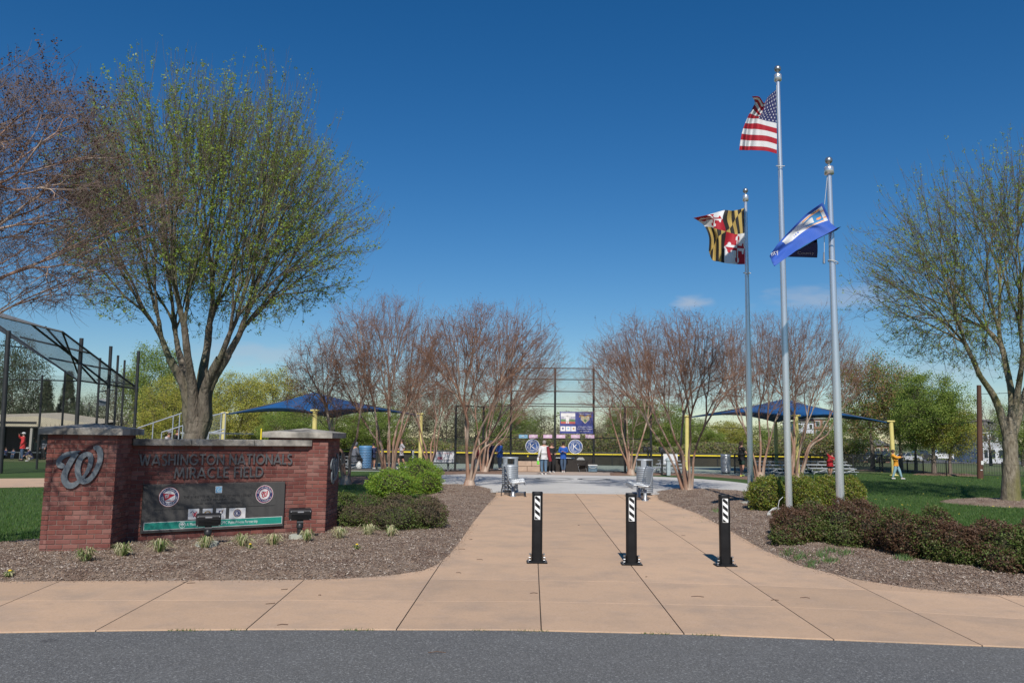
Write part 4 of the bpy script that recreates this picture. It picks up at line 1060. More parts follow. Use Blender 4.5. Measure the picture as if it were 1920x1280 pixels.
# ------------------------------------------------------------------ brick sign
def brick_mat():
    m = bpy.data.materials.new('red_brick'); m.use_nodes = True; N = m.node_tree.nodes; L = m.node_tree.links; b = N['Principled BSDF']
    b.inputs['Roughness'].default_value = .85
    oi = N.new('ShaderNodeObjectInfo'); ge = N.new('ShaderNodeNewGeometry'); ad = N.new('ShaderNodeMath'); ad.operation = 'ADD'
    L.new(oi.outputs['Random'], ad.inputs[0]); L.new(ge.outputs['Random Per Island'], ad.inputs[1])
    fr = N.new('ShaderNodeMath'); fr.operation = 'FRACT'; L.new(ad.outputs[0], fr.inputs[0])
    cr = N.new('ShaderNodeValToRGB'); L.new(fr.outputs[0], cr.inputs[0]); e = cr.color_ramp.elements
    e[0].position = 0; e[0].color = (.125, .036, .029, 1); e[1].position = 1; e[1].color = (.24, .095, .075, 1)
    for p, c in ((.25, (.17, .052, .040, 1)), (.5, (.145, .042, .033, 1)), (.75, (.205, .066, .048, 1)), (.9, (.22, .10, .08, 1))):
        x = e.new(p); x.color = c
    tcn = N.new('ShaderNodeTexCoord')
    nz_ = N.new('ShaderNodeTexNoise'); nz_.inputs['Scale'].default_value = 3.2; nz_.inputs['Detail'].default_value = 5
    L.new(ge.outputs['Position'], nz_.inputs['Vector'])
    mr = N.new('ShaderNodeMapRange'); mr.inputs[1].default_value = .5; mr.inputs[2].default_value = .8; mr.inputs[4].default_value = .28; L.new(nz_.outputs['Fac'], mr.inputs[0])
    mx = N.new('ShaderNodeMix'); mx.data_type = 'RGBA'; L.new(mr.outputs[0], mx.inputs[0]); L.new(cr.outputs[0], mx.inputs[6]); mx.inputs[7].default_value = (.36, .22, .19, 1)
    L.new(mx.outputs[2], b.inputs['Base Color'])
    n2 = N.new('ShaderNodeTexNoise'); n2.inputs['Scale'].default_value = 120; n2.inputs['Detail'].default_value = 4; L.new(ge.outputs['Position'], n2.inputs['Vector'])
    bp = N.new('ShaderNodeBump'); bp.inputs['Strength'].default_value = .5; bp.inputs['Distance'].default_value = .006; L.new(n2.outputs['Fac'], bp.inputs['Height']); L.new(bp.outputs[0], b.inputs['Normal'])
    return m
m_brick = brick_mat()
m_mortar = M('mortar', (.24, .165, .14), (.17, .11, .09), 9, 1, bump=.4, bscale=90)
m_cap = M('weathered_capstone', (.43, .395, .34), (.28, .25, .21), 7, .9, bump=.5, bscale=60, bdist=.006, detail=7, c3=(.085, .08, .072), s3=2.6)
m_letter = M('grey_metal_letter', (.145, .14, .14), (.11, .107, .108), 8, .45, .3)
m_logo = M('pale_metal_logo', (.17, .19, .205), (.13, .15, .165), 3, .6, .15)
m_panel = M('charcoal_panel', (.060, .058, .056), (.085, .082, .078), 2, .8, bump=.1, bscale=40, stretch=(2, 2, .3), spec=.15)
m_green = M('teal_print', (.015, .235, .175), (.02, .29, .22), 6, .5)
m_white = M('white_print', (.72, .70, .68), rough=.5)
m_navy = M('navy_print', (.035, .04, .12), rough=.5)
m_red = M('red_print', (.50, .025, .04), rough=.5)
m_blackp = M('black_print', (.015, .014, .014), rough=.5)
m_lblue = M('pale_blue_print', (.35, .58, .72), (.14, .38, .60), 25, .5)
m_gold = M('gold_print', (.42, .24, .05), rough=.5)
BL, BW, BH, MJ = .194, .09, .0575, .0098
CH = BH + MJ
brick_me = MB().box((0, 0, 0), (BL, BW, BH), 0, None, .0035).mesh('brick', m_brick)
SIGN = thing('brick_sign', 'low red brick entrance sign with two stone-capped piers, metal lettering and a dark sponsor panel', 'sign', tuple(G(320, 1010)))
so_ = Vector(SIGN.location)
n_single = [0]
LIMIT = 292
def brickface(parent, mb_stuff, o, u, nrm, width, height, single, z0=0.0, phase=0, skip=None):
    """running-bond face; o = lower left corner seen from outside, u along, nrm outward"""
    rows = int(round(height / CH)); ch = height / rows
    for r in range(rows):
        x = -((r + phase) % 2) * (BL + MJ) / 2
        while x < width - .01:
            a = max(x, 0) + (0 if x >= 0 else 0); b_ = min(x + BL, width)
            if b_ - a > .025:
                cx = (a + b_) / 2; ln_ = b_ - a; cz = z0 + (r + .5) * ch
                cpos = o + u * cx + Vector((0, 0, cz)) - nrm * (BW / 2 - .0045 - rnd.uniform(0, .0016))
                ang = math.atan2(u.y, u.x)
                if single and n_single[0] < LIMIT and not (skip and skip(cx, cz)):
                    ob = link('brick', brick_me, parent, cpos - so_, (0, 0, ang)); ob.scale = (ln_ / BL, 1, ch / CH)
                    n_single[0] += 1
                else:
                    mb_stuff.box((0, 0, 0), (ln_, BW, BH * ch / CH), 0, Matrix.Translation(cpos - so_) @ Matrix.Rotation(ang, 4, 'Z'), .0035)
            x += BL + MJ
def pier(fl, fr, ztop, side_dir, depth, label, single, name='pier'):
    """fl, fr: front bottom corners on the ground; side_dir unit vector going back"""
    u = (fr - fl); wd = u.length; u.normalize(); nf = Vector((u.y, -u.x, 0)); 
    bl, br = fl + side_dir * depth, fr + side_dir * depth
    core = MB(); q = .004
    cs = [fl + u * q + side_dir * q, fr - u * q + side_dir * q, br - u * q - side_dir * q, bl + u * q - side_dir * q]
    core.prism([(c.x - so_.x, c.y - so_.y) for c in cs], -.1, ztop)
    p = core.build(name, m_mortar, SIGN); p['label'] = label
    st = MB(); 
    ns = Vector((side_dir.y, -side_dir.x, 0))     # right side outward
    brickface(p, st, fl, u, nf, wd, ztop, single)
    brickface(p, st, fr, side_dir, ns, depth, ztop, False, phase=1)
    brickface(p, st, bl + Vector((0, 0, 0)), -side_dir, -ns, depth, ztop, False, phase=1)
    brickface(p, st, br, -u, -nf, wd, ztop, False)
    s = st.build('brickwork', m_brick, p); s['kind'] = 'stuff'
    # cap: slab with a low pyramid
    ov = .095; cm = MB(); hh = .10
    c4 = [fl - u * ov - side_dir * ov, fr + u * ov - side_dir * ov, br + u * ov + side_dir * ov, bl - u * ov + side_dir * ov]
    c4 = [Vector((c.x - so_.x, c.y - so_.y, 0)) for c in c4]; ctr = sum(c4, Vector()) / 4
    ins = [ctr + (c - ctr) * .985 for c in c4]
    V = [(c.x, c.y, ztop) for c in c4] + [(c.x, c.y, ztop + hh - .008) for c in c4] + [(c.x, c.y, ztop + hh) for c in ins] + [(ctr.x, ctr.y, ztop + hh + .075)]
    F = [(3, 2, 1, 0)] + [(i, (i + 1) % 4, 4 + (i + 1) % 4, 4 + i) for i in range(4)] + [(4 + i, 4 + (i + 1) % 4, 8 + (i + 1) % 4, 8 + i) for i in range(4)] + [(8 + i, 8 + (i + 1) % 4, 12) for i in range(4)]
    cm.add(V, F); cm.build('capstone', m_cap, p)
    return p, u, nf, ns
LBq, RBq = G(72.5, 1039), G(205, 1036)
sdir = (G(238, 1022) - RBq); sdir.normalize(); sdir = Vector((-.14, .99, 0)).normalized()
zt = P(150, 814.5, (LBq.y + RBq.y) / 2).z
pl_, lu, lnf, lns = pier(LBq, RBq, zt, sdir, .86, 'left brick pier with a metal letter W', True)
# right pier
RR = G(608.4, 1003); RL = RR + Vector((-1.06, .02, 0))
zt2 = P(608, 821, RR.y).z
pr_, ru, rnf, rns = pier(RL, RR, zt2, Vector((.03, 1, 0)).normalized(), .86, 'right brick pier at the end of the sign', False)
# wall between
WA, WB = G(236, 1023), G(566, 1005); WB = Vector((WB.x, RL.y - .004, 0))
wu = (WB - WA); ww = wu.length; wu.normalize(); wn_ = Vector((wu.y, -wu.x, 0))
zw = P(560, 836, WB.y).z
core = MB(); bk = -wn_ * .32
core.prism([(c.x - so_.x, c.y - so_.y) for c in (WA + wu * .004 - wn_ * .004, WB - wu * .004 - wn_ * .004, WB - wu * .004 + bk, WA + wu * .004 + bk)], -.1, zw)
wall = core.build('sign_wall', m_mortar, SIGN); wall['label'] = 'low curved-back brick wall carrying the lettering'
wall['label'] = 'low brick wall between the piers carrying the lettering'
def wl_(px, py, off=0.0):
    p = on_plane(px, py, WA + wn_ * off, wn_); d = p - WA
    return d.dot(wu), p.z
x0p, z1p = wl_(269.5, 907, .05); x1p, _ = wl_(535, 904, .05)
zt_p = (z1p + wl_(535, 904, .05)[1]) / 2; zb_p = (wl_(265, 999, .05)[1] + wl_(531, 987, .05)[1]) / 2
st = MB()
brickface(wall, st, WA, wu, wn_, ww, zw, True, skip=lambda x, z: x0p < x < x1p and zb_p < z < zt_p)
brickface(wall, st, WB + bk, -wu, -wn_, ww, zw, False)
s = st.build('brickwork', m_brick, wall); s['kind'] = 'stuff'
# coping: three stones
hc = P(500, 827, WB.y).z - zw; hc = .105
xs_ = [-.02, wl_(357, 830)[0], wl_(474, 830)[0], ww + .03]
for i in range(3):
    a, b_ = xs_[i] + .004, xs_[i + 1] - .004
    cmb = MB(); T = frame_T(WA - so_, wu, -wn_)
    cmb.box(((a + b_) / 2, .13, zw + hc / 2 + .001), (b_ - a, .46, hc), 0, T, .006); cmb.build('coping_stone', m_cap, wall)
# letters: geometric strokes
def arc(cx, cy, rx, ry, a0, a1, n=14): return [(cx + rx * math.cos(R(a0 + (a1 - a0) * i / n)), cy + ry * math.sin(R(a0 + (a1 - a0) * i / n))) for i in range(n + 1)]
LT = {
 'W': (1.15, [[(.08, 1), (.33, 0)], [(.33, 0), (.575, .9)], [(.575, .9), (.82, 0)], [(.82, 0), (1.07, 1)]]),
 'A': (.92, [[(.06, 0), (.46, 1)], [(.46, 1), (.86, 0)], [(.2, .24), (.72, .24)]]),
 'S': (.58, [arc(.29, .745, .21, .2, 35, 270, 10) + arc(.29, .25, .23, .25, 90, -145, 10)]),
 'H': (.80, [[(.1, 0), (.1, 1)], [(.7, 0), (.7, 1)], [(.1, .5), (.7, .5)]]),
 'I': (.26, [[(.13, 0), (.13, 1)]]),
 'N': (.86, [[(.1, 0), (.1, 1)], [(.1, .95), (.76, .05)], [(.76, 0), (.76, 1)]]),
 'G': (1.0, [arc(.5, .5, .42, .44, 42, 360, 20), [(.95, .46), (.55, .46)]]),
 'T': (.66, [[(.33, 0), (.33, 1)], [(.02, .94), (.64, .94)]]),
 'O': (1.02, [arc(.51, .5, .43, .44, 0, 360, 24)]),
 'L': (.55, [[(.1, 0), (.1, 1)], [(.1, .06), (.52, .06)]]),
 'M': (1.1, [[(.1, 0), (.22, 1)], [(.22, 1), (.55, .12)], [(.55, .12), (.88, 1)], [(.88, 1), (1.0, 0)]]),
 'R': (.66, [[(.1, 0), (.1, 1)], [(.1, .94), (.33, .94)] + arc(.33, .69, .22, .25, 90, -90, 8) + [(.1, .44)], [(.33, .44), (.6, 0)]]),
 'C': (.92, [arc(.5, .5, .42, .44, 48, 312, 18)]),
 'E': (.58, [[(.1, 0), (.1, 1)], [(.1, .94), (.54, .94)], [(.1, .5), (.5, .5)], [(.1, .06), (.54, .06)]]),
 'F': (.55, [[(.1, 0), (.1, 1)], [(.1, .94), (.52, .94)], [(.1, .5), (.48, .5)]]),
 'D': (.86, [[(.1, 0), (.1, 1)], [(.1, .94), (.35, .94)] + arc(.35, .5, .42, .44, 90, -90, 12) + [(.1, .06)]])}
def sign_text(t, xa, xb, zbase, h):
    tot = sum(LT[c][0] if c != ' ' else .34 for c in t) + .10 * (len(t) - 1)
    sx = (xb - xa) / tot; x = xa
    for c in t:
        if c == ' ': x += .44 * sx; continue
        w_, sts = LT[c]; mb = MB(); T = frame_T(WA - so_, wu, Vector((0, 0, 1)))
        for k, stt in enumerate(sts):
            ribbon(mb, [(x + p[0] * sx, zbase + p[1] * h) for p in stt], .073 * h, .012, .034 + .0007 * k, 0, T)
        mb.build('letter', m_letter, wall); x += (w_ + .10) * sx
xa, za = wl_(260, 872.5, .02); xb, zb = wl_(547, 869.5, .02); ztp = wl_(400, 851, .02)[1]
sign_text('WASHINGTON NATIONALS', xa, xb, (za + zb) / 2, ztp - (za + zb) / 2)
xa, za = wl_(325, 896, .02); xb, zb = wl_(493, 894, .02); ztp = wl_(400, 875.5, .02)[1]
sign_text('MIRACLE FIELD', xa, xb, (za + zb) / 2, ztp - (za + zb) / 2)
# W logos on the piers
ctr = on_plane(148.5, 876, LBq + lnf * .03, lnf); top_ = on_plane(150, 833, LBq, lnf).z; bot_ = on_plane(150, 916.5, LBq, lnf).z
mb = MB(); curly_w(mb, frame_T(ctr - so_, lu, Vector((0, 0, 1))), (top_ - bot_) * 1.0, -.018, .008); mb.build('letter_logo', m_logo, SIGN)
cs_ = RR + Vector((.03, 1, 0)).normalized() * .46 + rns * .018; 
mb = MB(); curly_w(mb, frame_T(Vector((cs_.x, cs_.y, 1.13)) - so_, Vector((.03, 1, 0)).normalized(), Vector((0, 0, 1))), .56, -.010, .008); mb.build('letter_logo', m_logo, SIGN)
# sponsor panel
pw, ph = x1p - x0p, zt_p - zb_p; pcx, pcz = (x0p + x1p) / 2, (zt_p + zb_p) / 2
PO = WA + wn_ * .052 + wu * pcx + Vector((0, 0, pcz))
TP = frame_T(PO - so_, wu, Vector((0, 0, 1)))
mb = MB(); mb.box((0, 0, -.024), (pw, ph, .048), 0, TP, .006); panel = mb.build('sponsor_panel', m_panel, SIGN)
def pp(zx, zy):                     # detail-crop coordinates -> panel local metres
    p = on_plane(250 + zx / 6.4, 890 + zy / 6.4, PO, wn_) - PO
    return p.dot(wu), p.z
def TPz(x, y, z=.002): return TP @ Matrix.Translation((x, y, z))
def disc(mb, T, r, mi, n=32, z=0.0): mb.add([(r * math.cos(2 * math.pi * i / n), r * math.sin(2 * math.pi * i / n), z) for i in range(n)], [tuple(range(n))], mi, T=T)
def rect(mb, T, w, h, mi, z=0.0, cx=0, cy=0): mb.add([(cx - w / 2, cy - h / 2, z), (cx + w / 2, cy - h / 2, z), (cx + w / 2, cy + h / 2, z), (cx - w / 2, cy + h / 2, z)], [(0, 1, 2, 3)], mi, T=T)
PM = [m_white, m_navy, m_red, m_blackp, m_green, m_lblue, m_gold, m_logo]
# roundels
x, y = pp(1573, 230); r_ = .5 * (pp(1678, 230)[0] - pp(1468, 230)[0]); mb = MB(); T = TPz(x, y)
disc(mb, T, r_, 0); disc(mb, T, r_ * .95, 2, z=.0008); disc(mb, T, r_ * .91, 1, z=.0016); disc(mb, T, r_ * .60, 2, z=.0024); disc(mb, T, r_ * .57, 0, z=.0032)
ring_text(mb, 'WASHINGTON', T @ Matrix.Translation((0, 0, .003)), r_ * .665, r_ * .27, math.pi / 2, True, 0, .28); ring_text(mb, 'NATIONALS', T @ Matrix.Translation((0, 0, .003)), r_ * .655, r_ * .27, -math.pi / 2, False, 0, .28)
curly_w(mb, T, r_ * .80, .0034, .0044, 2, .0002); mb.build('roundel', PM, panel)
x, y = pp(428, 263); r_ = .5 * (pp(551, 263)[0] - pp(306, 263)[0]); mb = MB(); T = TPz(x, y)
disc(mb, T, r_, 2); disc(mb, T, r_ * .97, 0, z=.0008); disc(mb, T, r_ * .91, 1, z=.0016); disc(mb, T, r_ * .62, 0, z=.0024)
ring_text(mb, 'NATIONALS', T @ Matrix.Translation((0, 0, .003)), r_ * .67, r_ * .25, math.pi / 2, True, 0, .24); ring_text(mb, 'YOUTH FOUNDATION', T @ Matrix.Translation((0, 0, .003)), r_ * .665, r_ * .24, -math.pi / 2, False, 0, .20)
mb.add([(-.62 * r_, .38 * r_, .0034), (-.42 * r_, -.42 * r_, .0034), (.62 * r_, .22 * r_, .0034)], [(0, 1, 2)], 2, T=T)
ribbon(mb, [(-.68 * r_, .50 * r_), (-.36 * r_, -.55 * r_)], .035 * r_, .0034, .0042, 1, T)
curly_w(mb, T @ Matrix.Translation((-.22 * r_, .08 * r_, 0)), r_ * .42, .0036, .0044, 0, .0002)
rect(mb, T, r_ * .8, r_ * .05, 2, .0034, .1 * r_, -.42 * r_); mb.build('roundel', PM, panel)
# blue tile and foundation lettering
mb = MB(); x, y = pp(1025, 175); w_ = pp(1065, 175)[0] - pp(985, 175)[0]; rect(mb, TPz(x, y), w_, w_ * 1.02, 0); rect(mb, TPz(x, y), w_ * .88, w_ * .9, 5, .001)
ribbon(mb, catmull([(w_ * .3, w_ * .3), (-.05 * w_, .12 * w_), (-.2 * w_, -.2 * w_), (.3 * w_, -.32 * w_)], 5), .03 * w_, .0011, .002, 0, TPz(x, y)); mb.build('emblem_tile', PM, panel)
mb = MB()
for t, zx0, zx1, zy0, zy1 in (('THE ANNETTE M. AND THEODORE N. LERNER', 600, 1420, 272, 236), ('FAMILY FOUNDATION', 812, 1215, 306, 280), ('LERNER  COHEN  TANENBAUM FAMILIES', 735, 1285, 350, 328)):
    xa, ya = pp(zx0, zy0 + 3); xb, yb = pp(zx1, zy0 - 12); hgt = (pp(1000, zy1)[1] - pp(1000, zy0)[1]) * 1.25
    text_to(mb, t, TPz((xa + xb) / 2, (ya + yb) / 2 - .004, .002), hgt, 3, xb - xa)
xa, ya = pp(245, 418); xb, yb = pp(1695, 366); rect(mb, TPz((xa + xb) / 2, (ya + yb) / 2), xb - xa, .007, 3)
mb.build('engraved_lettering', PM, panel)
# four white logo tiles
for i, (zx, zw_) in enumerate(((722, 126), (890, 118), (1050, 118), (1248, 200))):
    x, y = pp(zx, 468 - i * 3.5); k = pw / 1700; w_ = zw_ * k; h_ = 125 * k; mb = MB(); T = TPz(x, y); rect(mb, T, w_, h_, 0)
    if i == 0:
        ribbon(mb, catmull([(-.3 * w_, .12 * h_), (-.1 * w_, .25 * h_), (.1 * w_, 0), (.0, -.3 * h_)], 5), .035 * w_, .0005, .002, 1, T); ribbon(mb, catmull([(.3 * w_, .2 * h_), (.1 * w_, -.1 * h_), (.28 * w_, -.3 * h_)], 5), .05 * w_, .0005, .0024, 2, T)
        for q in range(4): ribbon(mb, [(-.1 * w_ + q * .1 * w_, .1 * h_), (-.02 * w_ + q * .09 * w_, -.2 * h_)], .02 * w_, .0005, .0028, 2, T)
    elif i == 1:
        ribbon(mb, arc(0, -.1 * h_, .32 * h_, .32 * h_, 10, 170), .05 * h_, .0005, .002, 6, T); disc(mb, T @ Matrix.Translation((0, -.12 * h_, 0)), .17 * h_, 3, 16, .001); disc(mb, T @ Matrix.Translation((0, -.12 * h_, 0)), .09 * h_, 6, 5, .002)
    elif i == 2:
        s_ = .20 * h_; mb.add([(-s_, s_, .001), (-s_, -.3 * s_, .001), (0, -1.2 * s_, .001), (s_, -.3 * s_, .001), (s_, s_, .001)], [(0, 1, 2, 3, 4)], 1, T=T @ Matrix.Translation((0, .1 * h_, 0))); disc(mb, T @ Matrix.Translation((0, .1 * h_, 0)), .6 * s_, 0, 12, .002)
        ribbon(mb, [(.02 * w_, .05 * h_), (.26 * w_, .38 * h_)], .02 * w_, .002, .003, 6, T)
    else:
        disc(mb, T, .40 * h_, 6, 24, .0006); disc(mb, T, .37 * h_, 1, 24, .0012); disc(mb, T, .26 * h_, 0, 24, .0018); disc(mb, T, .24 * h_, 1, 24, .0024)
        text_to(mb, 'K', T @ Matrix.Translation((0, -.15 * h_, .003)), .42 * h_, 0)
        for q in range(2):
            ring_text(mb, 'KIWANIS' if q == 0 else 'INTERNATIONAL', T @ Matrix.Translation((0, 0, .003)), .28 * h_, .085 * h_, math.pi / 2 if q == 0 else -math.pi / 2, q == 0, 0)
    mb.build('logo_tile', PM, panel)
# green band
xa, ya = pp(122, 625); xb, yb = pp(1783, 545); bh = (pp(122, 575)[1] - pp(122, 672)[1]); bw = xb - xa; yc = (ya + yb) / 2; yc = -ph / 2 + .045 + bh / 2
mb = MB(); T = TPz((xa + xb) / 2, yc); rect(mb, T, bw, bh, 0); rect(mb, T, bw - .014, bh - .014, 4, .001)
k = bw / 1661
T2 = T @ Matrix.Translation(((553 - 952) * k, 0, .002)); disc(mb, T2, bh * .40, 0, 24); disc(mb, T2, bh * .34, 4, 24, .001)
for q in range(3): disc(mb, T2 @ Matrix.Translation(((q - 1) * bh * .13, bh * (.06 if q != 1 else .14), 0)), bh * .11, 0, 12, .002)
ribbon(mb, [(0, -bh * .25), (0, 0)], bh * .03, .002, .003, 0, T2)
text_to(mb, 'A Montgomery Parks  M-NCPPC Public-Private Partnership', T @ Matrix.Translation(((1035 - 952) * k, -bh * .16, .003)), bh * .56, 0, 860 * k)
mb.build('green_band', PM, panel)
mb = MB(); mb.sphere((-pw / 2 - .012, -ph / 2 + .12, .0), .012, 8, 0, T=TP); mb.build('screw', m_logo, panel)

# floodlights aimed at the sign
m_blk = M('black_metal', (.018, .018, .019), (.030, .030, .032), 8, .45, .2, bump=.1, bscale=50)
m_pad = M('pale_concrete_pad', (.42, .42, .36), (.33, .34, .28), 9, .95, bump=.6, bscale=30)
m_lens = M('lamp_window', (.30, .30, .31), rough=.25)
def flood(px, py, lb, rz, seed):
    g = G(px, py); t = thing('floodlight', lb, 'light', (g.x, g.y, .02), rz, 'black floodlights aimed at the brick sign')
    mb = MB(); mb.lathe([(.14, -.08), (.175, 0), (.17, .085), (.15, .095), (.001, .095)], 10, 0, (0, 0, 0), False); mb.build('concrete_base', m_pad, t)
    mb = MB(); mb.tube([(0, 0, .09), (0, 0, .22)], .042, 12); mb.lathe([(.055, .20), (.058, .25), (.045, .27)], 12); mb.tube([(-.05, 0, .285), (.05, 0, .285)], .045, 12); mb.tube([(0, 0, .27), (0, .01, .35)], .035, 10)
    mb.tube([(.05, -.045, .12), (.05, -.045, .17)], .008, 6); mb.build('swivel_post', m_blk, t)
    T = Matrix.Translation((0, .02, .42)) @ Matrix.Rotation(R(14), 4, 'X')
    mb = MB(); mb.box((0, 0, 0), (.36, .15, .175), 0, T, .02)
    for q in range(5): mb.box((0, -.083, -.06 + q * .022), (.30, .018, .007), 0, T)
    for sx_ in (-.155, .155):
        for sz in (-.068, .068): mb.sphere((sx_, -.077, sz), .009, 8, 1, T=T)
    mb.box((0, -.079, .062), (.10, .010, .022), 1, T, .003); h = mb.build('lamp_head', [m_blk, m_lens], t)
    mb = MB(); mb.box((0, .082, 0), (.30, .012, .13), 0, T, .004); mb.build('lens', M('lamp_glass', (.5, .5, .48), rough=.1), t)
flood(388, 1029, 'black floodlight on a small concrete base in front of the sponsor panel', R(22), 1)
flood(561, 1014.5, 'black floodlight on a small concrete base in front of the right brick pier', R(20), 2)
# ------------------------------------------------------------------ bollards
m_steel = M('galvanised_steel', (.40, .41, .42), (.30, .31, .32), 12, .35, .85)
m_boll = M('black_powder_coat', (.006, .006, .007), (.012, .012, .013), 6, .45, 0, spec=.3, bump=.08, bscale=90)
m_sty = M('white_reflective_sheet', (.78, .78, .76), rough=.35)
def bollard():
    t = thing('bollard', 'x', 'bollard', (0, 0, 0), 0, 'black fold-down bollards across the path')
    H_ = .985; mb = MB(); n = 20; poly = []
    for i in range(n):                       # rounded-square tube
        a = 2 * math.pi * (i + .5) / n; c, s = math.cos(a), math.sin(a); k = 1 / max(abs(c), abs(s)); k = min(k, 1.16)
        poly.append((.074 * c * k, .052 * s * k))
    mb.prism(poly, .03, H_ - .03); mb.build('post', m_boll, t)
    mb = MB(); V = []; 
    for (s_, z) in ((1.02, H_ - .034), (1.02, H_ - .008), (.94, H_), (.001, H_ + .002)): V += [(p[0] * s_, p[1] * s_, z) for p in poly]
    mb.add(V, [(r * n + i, r * n + (i + 1) % n, (r + 1) * n + (i + 1) % n, (r + 1) * n + i) for r in range(3) for i in range(n)], 0, True); mb.build('cap', m_boll, t)
    mb = MB(); y = -.0535
    mb.box((0, y, .765), (.084, .003, .335), 0, None, .0)
    mb.box((0, y - .0018, .765), (.078, .0012, .329), 1)
    w, hh = .070, .158
    def clipz(poly_): 
        return poly_
    for k in range(5):                         # diagonal dark stripes falling to the right, cut at the sheet edge
        zc = .572 + .098 * k - .03; b0 = zc; b1 = zc + .050; sl = .058
        q = [Vector((-w / 2, b0 + sl)), Vector((w / 2, b0)), Vector((w / 2, b1)), Vector((-w / 2, b1 + sl))]
        z0, z1 = .606, .925
        q = clip(q, Vector((-1, z0)), Vector((1, z0)), True); q = clip(q, Vector((-1, z1)), Vector((1, z1)), False) if q else q
        if len(q) > 2:
            mb.add([(p.x, y - .0034, p.y) for p in q], [tuple(range(len(q)))], 2)
    mb.build('reflective_panel', [m_boll, m_sty, m_boll], t)
    mb = MB(); mb.box((0, 0, .012), (.29, .21, .014), 0, None, .004); mb.box((0, -.072, .026), (.16, .02, .016), 0); mb.build('base_plate', m_boll, t)
    for s_ in (-1, 1):
        mb = MB(); mb.box((s_ * .085, 0, .065), (.010, .09, .11), 0); mb.tube([(s_ * .09, -.03, .075), (s_ * .115, -.03, .075)], .012, 8, 1); mb.tube([(s_ * .09, .0, .035), (s_ * .112, .0, .035)], .012, 8, 1)
        mb.box((s_ * .10, -.01, .12), (.024, .03, .02), 1); mb.build('hinge_lug', [m_boll, m_steel], t)
        for yy in (-.075, .075):
            mb = MB(); mb.lathe([(.014, .019), (.014, .028), (.006, .032), (.006, .045), (.001, .046)], 8, 0, (s_ * .122, yy, 0), False); mb.build('anchor_bolt', m_steel, t)
    return t
b0 = bollard()
for i, (px, py, rz, lb) in enumerate(((1007, 1057, .01, 'leftmost of the three black bollards with striped reflective panels'), (1186, 1060.5, -.02, 'middle of the three black bollards with striped reflective panels'), (1363.5, 1063, .015, 'rightmost of the three black bollards with striped reflective panels'))):
    o = b0 if i == 0 else copy_tree(b0)
    g = G(px, py); o.location = (g.x, g.y + .1, .004); o.rotation_euler = (0, 0, rz); o['label'] = lb

# ------------------------------------------------------------------ flagpoles and flags
m_pole = M('brushed_aluminium', (.72, .73, .74), (.64, .65, .66), 3, .24, .7, stretch=(1, 1, .05))
def pole(label, bpx, bpy, tpx, tpy, Y, r0, r1, ball, collar_px=None):
    b = G(bpx, bpy) if bpy else base_at(bpx, Y); Y = b.y
    tp = P(tpx, tpy, Y); t = thing('flagpole', label, 'flagpole', tuple(b), 0, 'aluminium flagpoles in a row behind the hedge')
    d = tp - b; ln_ = d.length; dn = d.normalized()
    q = dn.to_track_quat('Z', 'Y').to_matrix().to_4x4()
    t.matrix_world = Matrix.Translation(b) @ q
    mb = MB(); K = 14; mb.tube([(0, 0, ln_ * i / K) for i in range(K + 1)], [r0 if i < 5 else r0 + (r1 - r0) * (i - 5) / (K - 5) for i in range(K + 1)], 20); mb.build('pole', m_pole, t)
    mb = MB(); mb.lathe([(r0 * 2.3, 0), (r0 * 2.3, .02), (r0 * 1.6, .05), (r0 * 1.1, .10), (r0 * 1.02, .12)], 24); mb.build('flash_collar', m_pole, t)
    mb = MB(); z = ln_; mb.lathe([(r1 * 1.05, z - .02), (r1 * 1.9, z), (r1 * 1.95, z + .14), (r1 * 1.6, z + .17), (r1 * .5, z + .18), (r1 * .35, z + .24)], 20); mb.build('truck', m_pole, t)
    mb = MB(); mb.sphere((0, 0, z + .24 + ball * .9), ball, 20); mb.build('ball_finial', m_steel, t)
    return t, b, dn, ln_, q
p1, b1, d1, l1, q1 = pole('shortest flagpole, standing left of the others and flying the black, gold, red and white flag', 1408, 945, 1398, 377, 22, .080, .043, .075)
p2, b2, d2, l2, q2 = pole('tallest flagpole in the middle, flying the stars and stripes', 1480, None, 1458.5, 152, 19.3, .080, .048, .085)
p3, b3, d3, l3, q3 = pole('flagpole on the right of the row, flying the blue and white flag', 1577.5, None, 1554.5, 327, 17.0, .084, .052, .080)
mb = MB(); mb.lathe([(.40, -.02), (.38, .03), (.20, .07), (.18, .07), (.001, .07)], 24); mb.build('concrete_footing', m_pad, p1)
# halyards and retainer rings
m_rope = M('white_rope', (.55, .55, .52), rough=.9)
for (pt, bb, top, bot, Y) in ((p1, b1, (1397, 385), (1403, 520), b1.y), (p2, b2, (1456, 160), (1463, 330), b2.y), (p3, b3, (1551, 333), (1546, 383), b3.y)):
    mb = MB(); inv = pt.matrix_world.inverted()
    a, c = P(*top, Y - .09), P(*bot, Y - .09)
    mb.tube([inv @ a, inv @ c], .006, 5, 0)
    mb.build('halyard', m_rope, pt)
inv = p3.matrix_world.inverted(); mb = MB(); mb.tube([inv @ P(1545.5, 443, b3.y - .1), inv @ P(1545.5, 474, b3.y - .1)], .006, 5, 0); mb.tube([inv @ P(1545, 473, b3.y - .1), inv @ P(1545, 494, b3.y - .1)], [.016, .030], 8, 1); mb.build('snap_weight', [m_rope, m_steel], p3)
for pt, px, py, Y in ((p3, 1562, 491, b3.y), (p2, 1466, 312, b2.y), (p1, 1401, 512, b1.y)):
    inv = pt.matrix_world.inverted(); c = inv @ P(px, py, Y); mb = MB(); pts = [(.10 * math.cos(a) - .02, .10 * math.sin(a), c.z + .035 * math.cos(a)) for a in [i * math.pi / 8 for i in range(17)]]
    mb.tube(pts, .010, 6); mb.build('retainer_ring', m_rope, pt)

